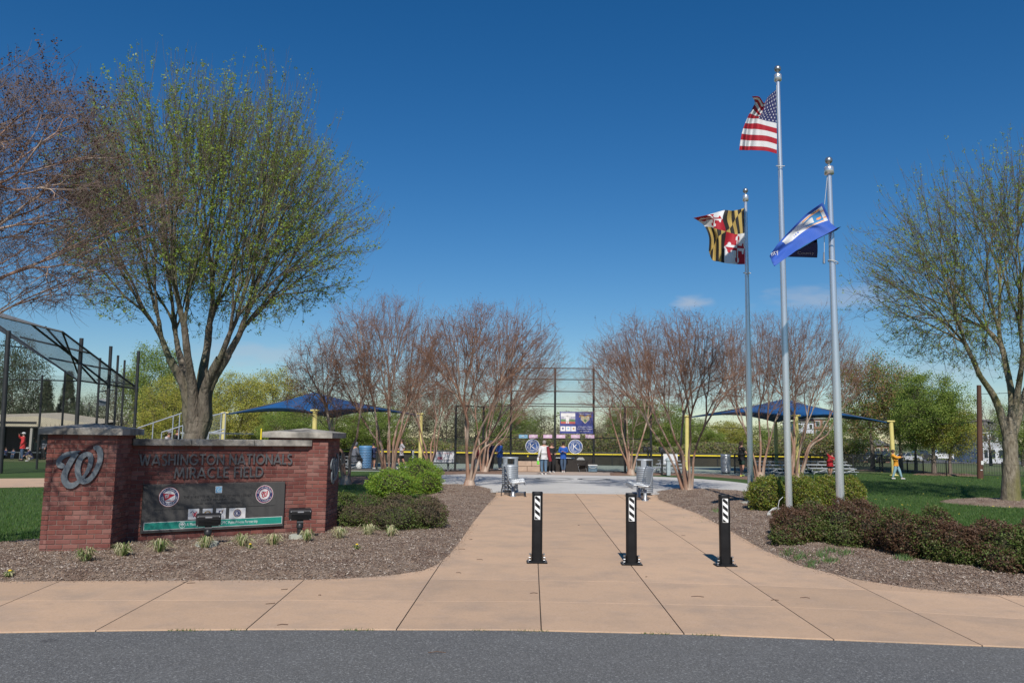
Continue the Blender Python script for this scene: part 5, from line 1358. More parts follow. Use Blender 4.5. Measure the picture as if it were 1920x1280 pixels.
def flag(name, label, ctrl, uvs, Y, depth_fn, color_fn, mats, nu, nv, base, group=None, roll=None):
    """ctrl: grid [v][u] of photo pixels; patch is interpolated smoothly, given its place in depth, and hemmed to a thin two-sided cloth"""
    us, vs = uvs
    A = np.array(ctrl, float)
    def lin(xs, arr, x, ax):
        x = np.clip(x, xs[0], xs[-1]); i = np.clip(np.searchsorted(xs, x) - 1, 0, len(xs) - 2); t = (x - np.array(xs)[i]) / (np.array(xs)[i + 1] - np.array(xs)[i])
        n_ = len(xs)
        P0 = np.take(arr, np.maximum(i - 1, 0), ax); P1 = np.take(arr, i, ax); P2 = np.take(arr, i + 1, ax); P3 = np.take(arr, np.minimum(i + 2, n_ - 1), ax)
        sh = [1] * arr.ndim; sh[ax] = len(x); t = t.reshape(sh)
        return .5 * ((2 * P1) + (-P0 + P2) * t + (2 * P0 - 5 * P1 + 4 * P2 - P3) * t * t + (-P0 + 3 * P1 - 3 * P2 + P3) * t ** 3)
    U_ = np.linspace(0, 1, nu + 1); V_ = np.linspace(0, 1, nv + 1)
    Gd = lin(us, A, U_, 1); Gd = lin(vs, Gd, V_, 0)
    verts = []
    for j in range(nv + 1):
        for i in range(nu + 1):
            verts.append(P(Gd[j, i, 0], Gd[j, i, 1], Y + depth_fn(U_[i], V_[j])) - base)
    faces = []; mi = []
    for j in range(nv):
        for i in range(nu):
            a = j * (nu + 1) + i; faces.append((a, a + 1, a + nu + 2, a + nu + 1)); mi.append(color_fn((i + .5) / nu, (j + .5) / nv))
    o = thing(name, label, 'flag', tuple(base), 0, group)
    me = npmesh('cloth', [tuple(v) for v in verts], faces, mats, mi, True)
    c = link('cloth', me, o); md = c.modifiers.new('thickness', 'SOLIDIFY'); md.thickness = .004
    return o
m_fr = M('flag_red', (.40, .010, .024), rough=.75, trans=.18); m_fw = M('flag_white', (.72, .72, .72), rough=.75, trans=.18); m_fbl = M('flag_navy', (.022, .026, .11), rough=.75, trans=.1)
m_fk = M('flag_black', (.014, .013, .013), rough=.8, trans=.05); m_fg = M('flag_gold', (.58, .42, .13), rough=.75, trans=.25); m_fb2 = M('flag_blue', (.045, .13, .52), rough=.7, trans=.25)
m_fteal = M('flag_teal', (.04, .20, .42), rough=.7); m_for = M('flag_orange', (.75, .30, .10), rough=.7)
def Z(l): return [(1280 + x / 3.122, 110 + y / 3.122) for x, y in l]
us_c = [Z([(547, 182), (520, 205), (497, 228), (478, 262), (448, 224), (405, 222)]), Z([(549, 285), (508, 300), (462, 315), (448, 300), (432, 268), (420, 262)]), Z([(550, 378), (492, 366), (442, 352), (415, 352), (392, 350), (378, 348)]),
        Z([(552, 470), (490, 452), (425, 447), (395, 446), (368, 443), (346, 440)]), Z([(551, 557), (490, 541), (405, 536), (378, 537), (354, 536), (331, 536)])]
STARS = [((i + .5) / 11 * .385 / 1, (j + .5) / 9 * 7 / 13) for j in range(9) for i in range(11) if (i + j) % 2 == 0]
def us_col(u, v):
    if u < .385 and v < 7 / 13:
        for su, sv in STARS:
            if abs(u - su) < .5 and (u - su) ** 2 + ((v - sv) * .62) ** 2 < .0092 ** 2: return 1
        return 2
    return 0 if int(v * 13) % 2 == 0 else 1
flag('united_states_flag', 'stars and stripes flag draped and curling at its top corner on the tallest pole', us_c, ([0, .2, .39, .6, .8, 1], [0, .27, .54, .77, 1]), b2.y - .05,
     lambda u, v: -.12 * math.sin(u * 9 + v * 2.2) * u - .045 * math.sin(u * 23 + v * 4) * min(1, u * 3) * (.4 + .6 * v) - .55 * math.sin(u * 1.6) * .35 - (.25 * math.exp(-((u - .85) ** 2 + v * v) / .03)), us_col, [m_fr, m_fw, m_fbl], 220, 169, P(1456, 288, b2.y))
def Zm(l): return [(1290 + x / 9.846, 380 + y / 9.846) for x, y in l]
md_c = [Zm([(1040, 100), (910, 135), (800, 150), (680, 138), (470, 195), (300, 240), (100, 285)]), Zm([(1042, 330), (930, 300), (800, 320), (640, 300), (520, 300), (400, 290), (180, 330)]), Zm([(1045, 560), (960, 575), (860, 580), (700, 530), (520, 480), (420, 450), (310, 440)]),
        Zm([(1048, 850), (950, 840), (850, 830), (670, 800), (560, 720), (470, 680), (390, 640)]), Zm([(1050, 1135), (950, 1137), (850, 1130), (670, 1110), (560, 1085), (450, 1055), (385, 890)])]
def calvert(x, y):          # quarter local 0..1, x from the fly side mirrored as seen from behind
    s = int(x * 6) % 2; d = y > (1 - x); return (0 if s else 1) if d else (1 if s else 0)
def cross(x, y):
    left, top = x < .5, y < .5; red = (left != top)
    cx, cy = abs(x - .5), abs(y - .5); inc = (cx < .065 and cy < .40) or (cy < .085 and cx < .40)
    for ax, ay in ((.40, 0), (0, .40)):
        for ox, oy in ((0, 0), (-.06, .10), (-.06, -.10)) if ax else ((0, 0), (.08, -.06), (-.08, -.06)):
            if (cx - ax - ox) ** 2 / .0030 + ((y - .5 if ax else cy) - ay - oy) ** 2 / .0050 < 1: inc = True
    if inc: red = not red
    return 2 if red else 3
def md_col(u, v):
    x, y = (u * 2) % 1, (v * 2) % 1
    if (u < .5) == (v < .5): return calvert(1 - x, y)
    return cross(x, y)
flag('state_flag', 'black and gold, red and white quartered flag on the shortest pole', md_c, ([0, .17, .34, .5, .68, .84, 1], [0, .25, .5, .75, 1]), b1.y - .05,
     lambda u, v: -.16 * math.sin(u * 10 + v * 3) * u - .3 * u - .05 * math.sin(u * 19 - v * 6) * min(1, u * 3), md_col, [m_fk, m_fg, m_fr, m_fw], 96, 72, P(1397, 495, b1.y))
def Zc(l): return [(1440 + x / 8, 360 + y / 8) for x, y in l]
co_c = [Zc([(820, 155), (560, 345), (330, 580), (150, 775), (25, 960)]), Zc([(855, 235), (600, 400), (400, 580), (200, 790), (45, 1000)]), Zc([(915, 370), (640, 490), (430, 640), (240, 830), (60, 1045)]), Zc([(975, 490), (720, 560), (500, 690), (280, 870), (78, 1085)]), Zc([(1045, 540), (760, 690), (540, 800), (310, 960), (95, 1112)])]
def co_col(u, v):
    q = .12 < v < .60 - .16 * (u > .62) * (u - .62) / .1 and .05 < u < .72 and (v > .12 + .0)
    if q:
        x, y = (u - .26) / .15, (v - .36) / .17
        if abs(x) < 1 and abs(y) < 1 and (abs(y) < 1 - max(0, x) ** 2 * .8):
            if x > -.15 and abs(y) < .62 - max(0, x) * .4: return 3 if (abs(y) > .14 or x > .55 or x < .15) else 1
            if x < -.3 and ((x + .65) ** 2 + (y - .35) ** 2 < .05): return 2
            return 4
        if (x + 1.25) ** 2 + y * y * .6 < .32 and (x + 1.15) ** 2 + y * y * .6 > .16: return 2
        if abs(abs(y) - 1.15) < .10 and -1 < x < .8: return 2
        if .47 < u < .56 and .42 < v < .50 and int(u * 160) % 2: return 0
        return 1
    return 0
cf = flag('county_flag', 'blue flag with a white field and small shield streaming left from the right pole', co_c, ([0, .3, .52, .76, 1], [0, .2, .5, .8, 1]), b3.y - .10,
     lambda u, v: -.04 * math.sin(u * 17 + v * 7) - .75 * u - .10 * math.sin(u * 7 + 1) + .15 * math.sin(v * 3), co_col, [m_fb2, m_fw, m_for, m_fw, m_fteal], 110, 70, P(1555, 430, b3.y))
# folded-under lower part of the same flag with its lettering
base3 = P(1555, 430, b3.y)
def under(px, py): return P(px, py, b3.y - .45 + max(0, (py - 425)) * .0165) - base3
me_ = MB(); q = [[under(1440 + (x + (x2 - x) * t) / 8, 360 + (y + (y2 - y) * t) / 8) for t in (0, .25, .5, .75, 1)] for (x, y, x2, y2) in ((1098, 518, 1045, 535), (1030, 575, 900, 620), (735, 700, 480, 850), (745, 800, 400, 890), (745, 900, 340, 940), (738, 985, 285, 972))]
V = [p for r_ in q for p in r_]; me_.add([tuple(p) for p in V], [(r_ * 5 + i, r_ * 5 + i + 1, (r_ + 1) * 5 + i + 1, (r_ + 1) * 5 + i) for r_ in range(5) for i in range(4)], 0, True)
me_.build('folded_cloth', M('flag_blue_shaded', (.02, .03, .16), rough=.8), cf)  # darker copy of the flag blue: underside shadow put into the colour
o_ = under(1440 + 440 / 8, 360 + 925 / 8); ux = (under(1440 + 690 / 8, 360 + 925 / 8) - o_); vx = (under(1440 + 440 / 8, 360 + 860 / 8) - o_); wx = ux.cross(vx).normalized()
if wx.y > 0: wx = -wx
mb = MB(); text_to(mb, 'County', frame_T(o_ + wx * .02 + ux * .5, ux.normalized(), vx.normalized(), wx), vx.length * 1.0, 0, ux.length); mb.build('lettering', M('flag_letter_shaded', (.30, .32, .5), rough=.8), cf)  # white lettering greyed in its colour for the shaded underside
a, b_ = P(1440 + 60 / 8, 360 + 960 / 8, b3.y - 1.15) - base3, P(1440 + 165 / 8, 360 + 915 / 8, b3.y - 1.10) - base3
ux = (b_ - a); vx = Vector((-ux.z * .2, 0, ux.length)); mb = MB(); wx = ux.cross(vx).normalized(); wx = -wx if wx.y > 0 else wx
text_to(mb, 'nty', frame_T((a + b_) / 2, ux.normalized(), (vx - ux * (vx.dot(ux) / ux.length_squared)).normalized(), wx), .13, 0, ux.length); mb.build('lettering', m_fw, cf)
# loose white line lying by the poles
mb = MB()
for k in range(5):
    c = P(1447 + k * 3, 963, 18.3); pts = [(c.x + (.10 + .02 * k) * math.cos(a) , c.y + .03 * k * math.sin(a), max(.06, .10 + (.10 + .015 * k) * math.sin(a))) for a in [i * math.pi / 9 for i in range(0, 10)]]
    mb.tube(pts, .006, 5)
pts = [P(1462, 960, 18.2), P(1459, 950, 18.2), P(1461, 938, 18.3), P(1468, 931, 18.4)]; mb.tube(pts, .007, 5)
tag(mb.build('rope', m_rope), 'loose white cord coiled in the mulch at the left end of the maroon hedge', 'rope')

# ------------------------------------------------------------------ benches and bins on the plaza edge
m_bench = M('silver_powder_coat', (.42, .44, .46), (.36, .38, .40), 8, .35, .55)
m_bin = M('grey_powder_coat', (.34, .37, .40), (.40, .43, .46), 3, .45, .35)
def bench(label, loc, rz, length=1.9, hoop=False):
    t = thing('metal_bench', label, 'bench', loc, rz, 'silver metal strap benches facing each other')
    prof = catmull([(-.30, .92), (-.255, .90), (-.215, .80), (-.185, .65), (-.15, .50), (-.09, .435), (.05, .425), (.22, .455), (.32, .45), (.345, .40), (.335, .34)], 3)
    n_ = 13
    for k in range(n_):
        y = (k + .5) / n_ * length - length / 2
        mb = MB(); V = []; F = []; w = .045
        for (x, z) in prof: V += [(x, y - w, z), (x, y + w, z)]
        m_ = len(prof)
        V += [(x + .004, y - w, z - .006) for x, z in prof] + [(x + .004, y + w, z - .006) for x, z in prof]
        for i in range(m_ - 1):
            F += [(2 * i, 2 * i + 1, 2 * i + 3, 2 * i + 2), (2 * m_ + i, 2 * m_ + i + 1, 3 * m_ + i + 1, 3 * m_ + i), (2 * i, 2 * i + 2, 2 * m_ + i + 1, 2 * m_ + i), (2 * i + 1, 3 * m_ + i, 3 * m_ + i + 1, 2 * i + 3)]
        mb.add(V, F, 0, True); mb.build('slat', m_bench, t)
    for s_ in (-1, 1):
        y = s_ * (length / 2 - .02)
        mb = MB(); mb.tube([(x, y, z - .012) for x, z in prof], .017, 8); mb.build('end_frame', m_bench, t)
        yl = s_ * (length / 2 - .22)
        mb = MB(); mb.lathe([(.10, 0), (.10, .012), (.055, .025), (.05, .03), (.05, .36), (.001, .36)], 16, 0, (-.02, yl, 0)); mb.box((0, yl, .385), (.36, .05, .045), 0, None, .008); mb.build('leg', m_bench, t)
    mb = MB(); mb.tube([(-.02, -length / 2 + .05, .36), (-.02, length / 2 - .05, .36)], .035, 12); mb.tube([(-.02, -length / 2 - .03, .36), (-.02, -length / 2 + .05, .36)], .045, 14); mb.tube([(.335, -length / 2, .345), (.335, length / 2, .345)], .022, 10); mb.tube([(-.30, -length / 2, .915), (-.30, length / 2, .915)], .016, 10); mb.build('support_beam', m_bench, t)
    return t
g = G(962, 931)
bench('silver metal bench seen end-on at the left edge of the path', (g.x + .02, g.y + .8, .006), 0)
g = G(1211, 939)
bench('silver metal bench at the right edge of the path showing its curved back straps', (g.x, g.y + .8, .006), math.pi - .04, 1.9)
mb = MB(); g = G(951, 931); 
mb.tube([(-.12, 0, 0), (-.115, 0, .18), (-.08, 0, .31), (0, 0, .37), (.08, 0, .31), (.115, 0, .18), (.12, 0, 0)], .014, 8); mb.tube([(-.22, 0, .12), (.22, 0, .12)], .011, 6)
o = mb.build('bike_hoop', m_blk); o.location = (g.x - .06, g.y + .25, .006); tag(o, 'small black steel hoop beside the left bench and the grey bin', 'bike rack')
mb = MB(); mb.tube([(0, 0, 0), (0, 0, .15)], .018, 8); mb.box((0, 0, .004), (.09, .09, .008)); o = mb.build('low_stake', m_blk); g = G(985, 931); o.location = (g.x, g.y, .006); tag(o, 'short black stake on the paving right of the left bench', 'stake')
def bin_(label, loc, mat=m_bin, h=1.12, r=.265, rz=0, dome=True, group='grey litter bins with ribbed sides'):
    t = thing('litter_bin', label, 'bin', loc, rz, group)
    nb = 12; z0 = .07; z1 = h * (.72 if dome else .88)
    mb = MB(); mb.lathe([(r * .95, z0), (r * .95, z1), (.001, z1)], 24); mb.lathe([(r * .7, 0), (r * .7, z0)], 20); mb.build('liner', M('bin_liner_dark', (.13, .14, .15), rough=.6), t)
    for k in range(nb):
        z = z0 + (z1 - z0) * (k + .5) / nb; q = (z1 - z0) / nb * .42
        mb = MB(); mb.lathe([(r * .955, z - q), (r * .985, z - q * .85), (r * .985, z + q * .85), (r * .955, z + q)], 24); mb.build('slat', mat, t)
    if dome:
        mb = MB(); hz = z1 + .005; tp = h
        mb.lathe([(r * .98, hz), (r * .99, hz + .045), (r * .6, hz + .075), (r * .3, hz + .08)], 24)
        for k in range(4):
            a = k * math.pi / 2 + math.pi / 4; w = .32
            V = []; F = []
            for j in range(5):
                an = a - w + 2 * w * j / 4
                for rr in (r * .98, r * .93): V += [(rr * math.cos(an), rr * math.sin(an), hz + .03), (rr * math.cos(an), rr * math.sin(an), tp - .04)]
            for j in range(4):
                p_ = j * 4; F += [(p_, p_ + 4, p_ + 5, p_ + 1), (p_ + 2, p_ + 3, p_ + 7, p_ + 6)]
            F += [(0, 1, 3, 2), (16, 18, 19, 17)]
            mb.add(V, F, 0, False)
        mb.lathe([(r * .98, tp - .05), (r, tp - .045), (r * .99, tp - .012), (r * .9, tp), (r * .55, tp), (.001, tp - .004)], 24)
        mb.build('hood', mat, t)
    else:
        mb = MB(); mb.lathe([(r * 1.0, z1), (r * 1.02, z1 + .02), (r * 1.02, h - .02), (r * .9, h), (r * .5, h), (r * .5, h - .08), (.001, h - .08)], 24); mb.build('hood', mat, t)
    return t
g = G(956, 923); bin_('grey hooded litter bin behind the left bench', (g.x, g.y, .006), rz=.1)
g = G(1209, 928); bin_('grey hooded litter bin behind the right bench', (g.x, g.y, .006), rz=.5)
g = G(684, 879.5); bin_('blue litter bin with a flat lid between the bare trees on the left', (g.x, g.y, 0), M('blue_powder_coat', (.07, .19, .36), (.09, .23, .42), 3, .5), 1.22, .34, 0, False, None)
g = G(1361, 887.5); bin_('silver ring-banded litter bin left of the first flagpole', (g.x, g.y, 0), m_bench, 1.0, .26, 0, False, None)
# ------------------------------------------------------------------ chain-link helper
m_wire = M('black_coated_wire', (.025, .027, .028), rough=.6)
m_post = M('black_steel_post', (.022, .024, .025), (.035, .036, .037), 4, .45, .2)
def chain_mesh(name, quads, spacing, r, mat=m_wire, base=Vector()):
    """quads: (a,b,c,d) corners (bottom-left, bottom-right, top-right, top-left); two families of crossing diagonal wires"""
    P0, P1 = [], []
    for a, b, c, d in quads:
        w = ((b - a).length + (c - d).length) / 2; h = ((d - a).length + (c - b).length) / 2
        bl = lambda x, z: a * ((1 - x / w) * (1 - z / h)) + b * ((x / w) * (1 - z / h)) + c * ((x / w) * (z / h)) + d * ((1 - x / w) * (z / h))
        k = -h
        while k < w:
            z0 = max(0, -k); z1 = min(h, w - k)
            if z1 > z0:
                P0.append(bl(k + z0, z0)); P1.append(bl(k + z1, z1)); P0.append(bl(w - k - z0, z0)); P1.append(bl(w - k - z1, z1))
            k += spacing
    P0 = np.array([tuple(p - base) for p in P0]); P1 = np.array([tuple(p - base) for p in P1])
    C = np.stack([P0, P1], 1); V, F = vtubes(C, np.full((len(C), 2), r), 3)
    return npmesh(name, V, F, mat)
def rod(name, a, b, r, mat, parent, base, n=8):
    mb = MB(); mb.tube([Vector(a) - base, Vector(b) - base], r, n); return mb.build(name, mat, parent)

# ------------------------------------------------------------------ centre backstop
YB = 42.5
t = thing('backstop', 'tall black chain-link backstop with horizontal rails, carrying a banner and round signs', 'fence', tuple(base_at(1040, YB))); bb = Vector(t.location)
cols = [(957, 690, YB), (1040, 690, YB), (1113, 690, YB), (1172, 762, YB - .9), (1221, 764, YB - 2.0), (905, 762, YB - .9), (853, 760, YB - 2.0)]
tops = []; bots = []
for px, ty, Yp in cols:
    b_ = base_at(px, Yp); z = P(px, ty, Yp).z; tops.append(Vector((b_.x, b_.y, z))); bots.append(b_)
    rod('post', b_, tops[-1], .058, m_post, t, bb, 10)
m_steelgrey = m_post
for yy in (690, 711, 733.5, 757, 761.5, 822):
    for i, j in ((0, 1), (1, 2)):
        z = P(1040, yy, YB).z
        rod('rail', (bots[i].x, YB - .03, z), (bots[j].x, YB - .03, z), .028, m_post, t, bb, 6)
for i, j in ((2, 3), (3, 4), (0, 5), (5, 6)):
    for f in (1, .52, .02): rod('rail', bots[i] + Vector((0, 0, 1)) * (min(tops[i].z, tops[3].z) * f), bots[j] + Vector((0, 0, 1)) * (tops[j].z * f), .028, m_post, t, bb, 6)
rod('rail', tops[2], tops[3], .028, m_post, t, bb, 6); rod('rail', tops[0], tops[5], .028, m_post, t, bb, 6)
qs = [(bots[0], bots[1], tops[1], tops[0]), (bots[1], bots[2], tops[2], tops[1]), (bots[2], bots[3], tops[3], tops[2]), (bots[3], bots[4], tops[4], tops[3]), (bots[5], bots[0], tops[0], tops[5]), (bots[6], bots[5], tops[5], tops[6])]
o = link('chain_link', chain_mesh('chain_link', qs, .095, .0034, base=bb), t); o['kind'] = 'stuff'
z1 = P(1040, 862, YB).z
mb = MB(); mb.box(((bots[0].x + bots[2].x) / 2 - bb.x, .05, z1 / 2 + .02), (bots[2].x - bots[0].x, .03, z1), 0); mb.build('kick_board', M('dark_kick_board', (.035, .028, .024), rough=.8), t)

# banner, small signs and roundels hanging on it
YF = YB - .09
m_ban = M('banner_navy', (.035, .05, .21), (.045, .06, .25), 4, .6); m_pink = M('pink_sign', (.55, .36, .50), (.62, .44, .56), 5, .6)
def TF(px, py, Y=YF): return frame_T(P(px, py, Y), Vector((1, 0, 0)), Vector((0, 0, 1)))
sc_ = YF / FPX
c = P(1081, 792, YF); ban = thing('banner', 'navy blue banner with a stadium picture, plate emblem and white lettering on the backstop', 'banner', tuple(c)); T0 = frame_T(Vector(), Vector((1, 0, 0)), Vector((0, 0, 1)))
w_, h_ = 62 * sc_, 40.5 * sc_
mb = MB(); mb.box((0, 0, 0), (w_, .012, h_), 0); mb.build('vinyl_sheet', m_ban, ban)
def r2(mb, cx, cy, w, h, mi, z=.008): rect(mb, T0, w, h, mi, z, cx, cy)
u_ = w_ / 62
BM = [m_white, M('seat_red', (.45, .10, .07), rough=.6), M('field_green', (.12, .22, .10), rough=.7), M('stand_grey', (.28, .28, .34), (.5, .48, .55), 9, .7), m_gold, m_lblue, m_ban, M('plate_cream', (.62, .60, .50), (.55, .42, .2), 9, .6)]
mb = MB(); r2(mb, -16 * u_, 8.5 * u_, 27 * u_, 21 * u_, 3); r2(mb, -16 * u_, 14 * u_, 27 * u_, 5 * u_, 0, .009); r2(mb, -16 * u_, 3 * u_, 27 * u_, 6 * u_, 2, .009); r2(mb, -16 * u_, -.3 * u_, 27 * u_, 4 * u_, 1, .010)
disc(mb, T0 @ Matrix.Translation((-17 * u_, 13.5 * u_, .012)), 2.4 * u_, 0, 14); r2(mb, -17 * u_, 7 * u_, 6 * u_, 11 * u_, 0, .012); r2(mb, -17 * u_, 9.5 * u_, 13 * u_, 2.2 * u_, 0, .0125); r2(mb, -18.6 * u_, .5 * u_, 2.4 * u_, 4 * u_, 0, .012); r2(mb, -15.4 * u_, .5 * u_, 2.4 * u_, 4 * u_, 0, .012)
mb.build('stadium_picture', BM, ban)
mb = MB()
for k in range(3): r2(mb, (-25.5 + k * 10) * u_, -11.5 * u_, 9 * u_, 9 * u_, 0); disc(mb, T0 @ Matrix.Translation(((-25.5 + k * 10) * u_, -11 * u_, .010)), 1.8 * u_, [6, 5, 4][k], 12)
mb.build('logo_square', BM, ban)
mb = MB(); s = 8 * u_; Tq = T0 @ Matrix.Translation((16 * u_, 6 * u_, .009)); mb.add([(-s, .75 * s, 0), (-s, -.05 * s, 0), (0, -.95 * s, 0), (s, -.05 * s, 0), (s, .75 * s, 0)], [(0, 1, 2, 3, 4)], 7, T=Tq)
mb.add([(-.45 * s, -.2 * s, .001), (0, -.75 * s, .001), (.45 * s, -.2 * s, .001), (0, .15 * s, .001)], [(0, 1, 2, 3)], 2, T=Tq)
for q in (-1, 1): ribbon(mb, catmull([(q * .2 * s, .75 * s), (q * 1.1 * s, .95 * s), (q * 1.3 * s, .5 * s)], 4), .12 * s, .0, .002, 4, Tq)
mb.build('plate_emblem', BM, ban)
mb = MB()
for tx, yy, ww_ in (('Miracle League', 15.5, 22), ('of Montgomery County', -8.5, 26), ('Come Play Baseball', -12.5, 28), ('Sign up Now !', -16.6, 20)): text_to(mb, tx, T0 @ Matrix.Translation((15.5 * u_, yy * u_, .010)), 3.4 * u_, 0, ww_ * u_)
mb.build('lettering', BM, ban)
for i, (x0, cm, lb) in enumerate(((981, 5, 'pale blue rectangular sign plate at the left of the row on the backstop'), (1000, 0, 'pink sign plate above the left round emblem'), (1027, 0, 'pink sign plate just left of the middle backstop post'), (1051.5, 0, 'pink sign plate just right of the middle backstop post'),
                                  (1079, 0, 'pink sign plate above the right round emblem'), (1106, 0, 'pink sign plate nearest the right backstop post'))):
    c = P(x0, 817.8, YF); s_ = thing('sign_plate', lb, 'sign', tuple(c), 0, 'small sign plates in a row on the backstop')
    mb = MB(); mb.box((0, 0, 0), (16.5 * sc_, .01, 6.6 * sc_), 0, None, .004); mb.build('plate', m_lblue if cm else m_pink, s_)
    mb = MB(); rect(mb, T0, 7 * sc_, 1.0 * sc_, 0, .007); rect(mb, T0, 3 * sc_, .8 * sc_, 0, .007, 0, 1.4 * sc_); mb.build('print', [m_white], s_)
for px, py, r, lb in ((998.5, 836, 13.2, 'round blue and white emblem sign with a K behind the man in white'), (1079, 837, 13.3, 'round blue and white emblem sign with a K right of the man in blue')):
    c = P(px, py, YF - .02); s_ = thing('round_sign', lb, 'sign', tuple(c), 0, 'round emblem signs on the backstop'); rr = r * sc_
    mb = MB(); mb.lathe([(.001, -.01), (rr, -.01), (rr, .01), (.001, .01)], 36, 0, (0, 0, 0), False, Matrix.Rotation(R(90), 4, 'X')); mb.build('disc', m_white, s_)
    mk = M('emblem_blue', (.03, .085, .26), rough=.5)
    mb = MB(); disc(mb, T0, rr * .93, 1, 36, .0125); disc(mb, T0, rr * .60, 0, 36, .014); disc(mb, T0, rr * .56, 1, 36, .0155); text_to(mb, 'K', T0 @ Matrix.Translation((0, -rr * .36, .017)), rr * 1.05, 0, rr * .72)
    ring_text(mb, 'KIWANIS', T0 @ Matrix.Translation((0, 0, .015)), rr * .66, rr * .27, math.pi / 2, True, 0, .30); ring_text(mb, 'INTERNATIONAL', T0 @ Matrix.Translation((0, 0, .015)), rr * .65, rr * .27, -math.pi / 2, False, 0, .27)
    mb.build('emblem', [m_white, mk], s_)

# ------------------------------------------------------------------ outfield fence with yellow cap
m_ycap = M('yellow_fence_cap', (.78, .60, .03), rough=.5)
YFc = 53.5
t = thing('field_fence', 'low black chain-link outfield fence with a bright yellow top cap', 'fence', tuple(base_at(1000, YFc))); bb = Vector(t.location)
xs = [base_at(px, YFc).x for px in range(620, 1546, 66)]
zt_ = P(1000, 850, YFc).z
for i in range(len(xs) - 1):
    rod('yellow_cap', (xs[i] + .01, YFc - .03, zt_), (xs[i + 1] - .01, YFc - .03, zt_), .046, m_ycap, t, bb, 8)
for x in xs: rod('post', (x, YFc + .03, 0), (x, YFc + .03, zt_ + .08), .04, m_post, t, bb, 6)
rod('rail', (xs[0], YFc + .04, zt_ + .10), (xs[-1], YFc + .04, zt_ + .10), .05, m_post, t, bb, 6)
o = link('chain_link', chain_mesh('chain_link', [(Vector((xs[0], YFc, 0)), Vector((xs[-1], YFc, 0)), Vector((xs[-1], YFc, zt_)), Vector((xs[0], YFc, zt_)))], .10, .010, base=bb), t); o['kind'] = 'stuff'
m_net = M('dark_windscreen', (.06, .056, .04), (.10, .09, .06), .7, 1)
mb = MB(); mb.box(((xs[0] + xs[-1]) / 2 - bb.x, .10, zt_ * .5), (xs[-1] - xs[0], .02, zt_ * .92), 0); mb.build('windscreen', m_net, t)
# tall posts of the side fences
for px, ty, Yp, lb in ((566 + 0, 0, 0, 0),)[:0]: pass
t = thing('side_fence', 'black chain-link fence behind the low bleachers on the right', 'fence', tuple(base_at(1560, 46))); bb = Vector(t.location)
pts_ = [base_at(px, Y) for px, Y in ((1378, 43.5), (1450, 45), (1520, 46), (1600, 47.5), (1655, 48.5))]
for a in pts_: rod('post', a, a + Vector((0, 0, 1.02)), .045, m_post, t, bb, 6)
for a, b_ in zip(pts_, pts_[1:]):
    rod('rail', a + Vector((0, 0, .98)), b_ + Vector((0, 0, .98)), .03, m_post, t, bb, 6); rod('rail', a + Vector((0, 0, .06)), b_ + Vector((0, 0, .06)), .02, m_post, t, bb, 6)
o = link('chain_link', chain_mesh('chain_link', [(a, b_, b_ + Vector((0, 0, .98)), a + Vector((0, 0, .98))) for a, b_ in zip(pts_, pts_[1:])], .10, .006, base=bb), t); o['kind'] = 'stuff'
t = thing('side_fence', 'black chain-link fence running behind the bare trees left of the centre backstop', 'fence', tuple(base_at(780, 41.5))); bb = Vector(t.location)
pts_ = [base_at(px, 41.5) for px in (640, 706, 771, 853)]
for a in pts_: rod('post', a, a + Vector((0, 0, .98)), .05, m_post, t, bb, 6)
for a, b_ in zip(pts_, pts_[1:]): rod('rail', a + Vector((0, 0, .04)), b_ + Vector((0, 0, .04)), .045, m_post, t, bb, 6)
o = link('chain_link', chain_mesh('chain_link', [(a, b_, b_ + Vector((0, 0, .9)), a + Vector((0, 0, .9))) for a, b_ in zip(pts_, pts_[1:])], .14, .004, base=bb), t); o['kind'] = 'stuff'

# iron picket fence on the right lawn
t = thing('picket_fence', 'thin black iron picket fence along the far side of the right lawn', 'fence', tuple(G(1800, 893))); bb = Vector(t.location)
fp = [G(x, y) for x, y in ((1650, 880), (1732, 889.5), (1775, 892), (1880, 894.5), (2060, 899))]
P0 = []; P1 = []
for a, b_ in zip(fp, fp[1:]):
    L_ = (b_ - a).length; n_ = int(L_ / .115)
    for k in range(n_): q = a + (b_ - a) * (k / n_); P0.append(tuple(q + Vector((0, 0, .06)) - bb)); P1.append(tuple(q + Vector((0, 0, .74)) - bb))
    nn_ = max(1, int(L_ / 2.4))
    for k in range(nn_ + 1): q = a + (b_ - a) * (k / nn_); rod('post', q, q + Vector((0, 0, .80)), .032, m_post, t, bb, 6)
    for z in (.10, .68): rod('rail', a + Vector((0, 0, z)), b_ + Vector((0, 0, z)), .014, m_post, t, bb, 4)
V, F = vtubes(np.stack([np.array(P0), np.array(P1)], 1), np.full((len(P0), 2), .0075), 4); o = link('picket', npmesh('picket', V, F, m_post), t); o['kind'] = 'stuff'

# ------------------------------------------------------------------ left backstop, hood net and dugout
t = thing('backstop', 'large black chain-link backstop with a tilted hood of netting at the left edge', 'fence', tuple(base_at(150, 38))); bb = Vector(t.location)
PL = [(16, 620, 34, .10), (79.5, 703, 38, .05), (122.5, 694, 39, .05), (153, 634, 36, .09), (188, 671, 41, .06), (208, 649, 37.5, .08), (221.5, 666, 40, .06), (234, 675, 41.5, .055), (260, 658, 38, .075)]
TP_ = []
for px, ty, Y, r in PL:
    yb = 815; b_ = base_at(px - (820 - ty) * .045, Y); tp = P(px, ty, Y); b_.x = P(px - (815 - ty) * .05, 815, Y).x
    rod('post', b_, tp, r, m_post, t, bb, 8); TP_.append((b_, tp))
def PT(px, py, Y): return P(px, py, Y)
hood = [PT(-70, 583, 33), PT(117, 622, 34.5), PT(258, 728, 38.2), PT(146, 712, 38.5)]
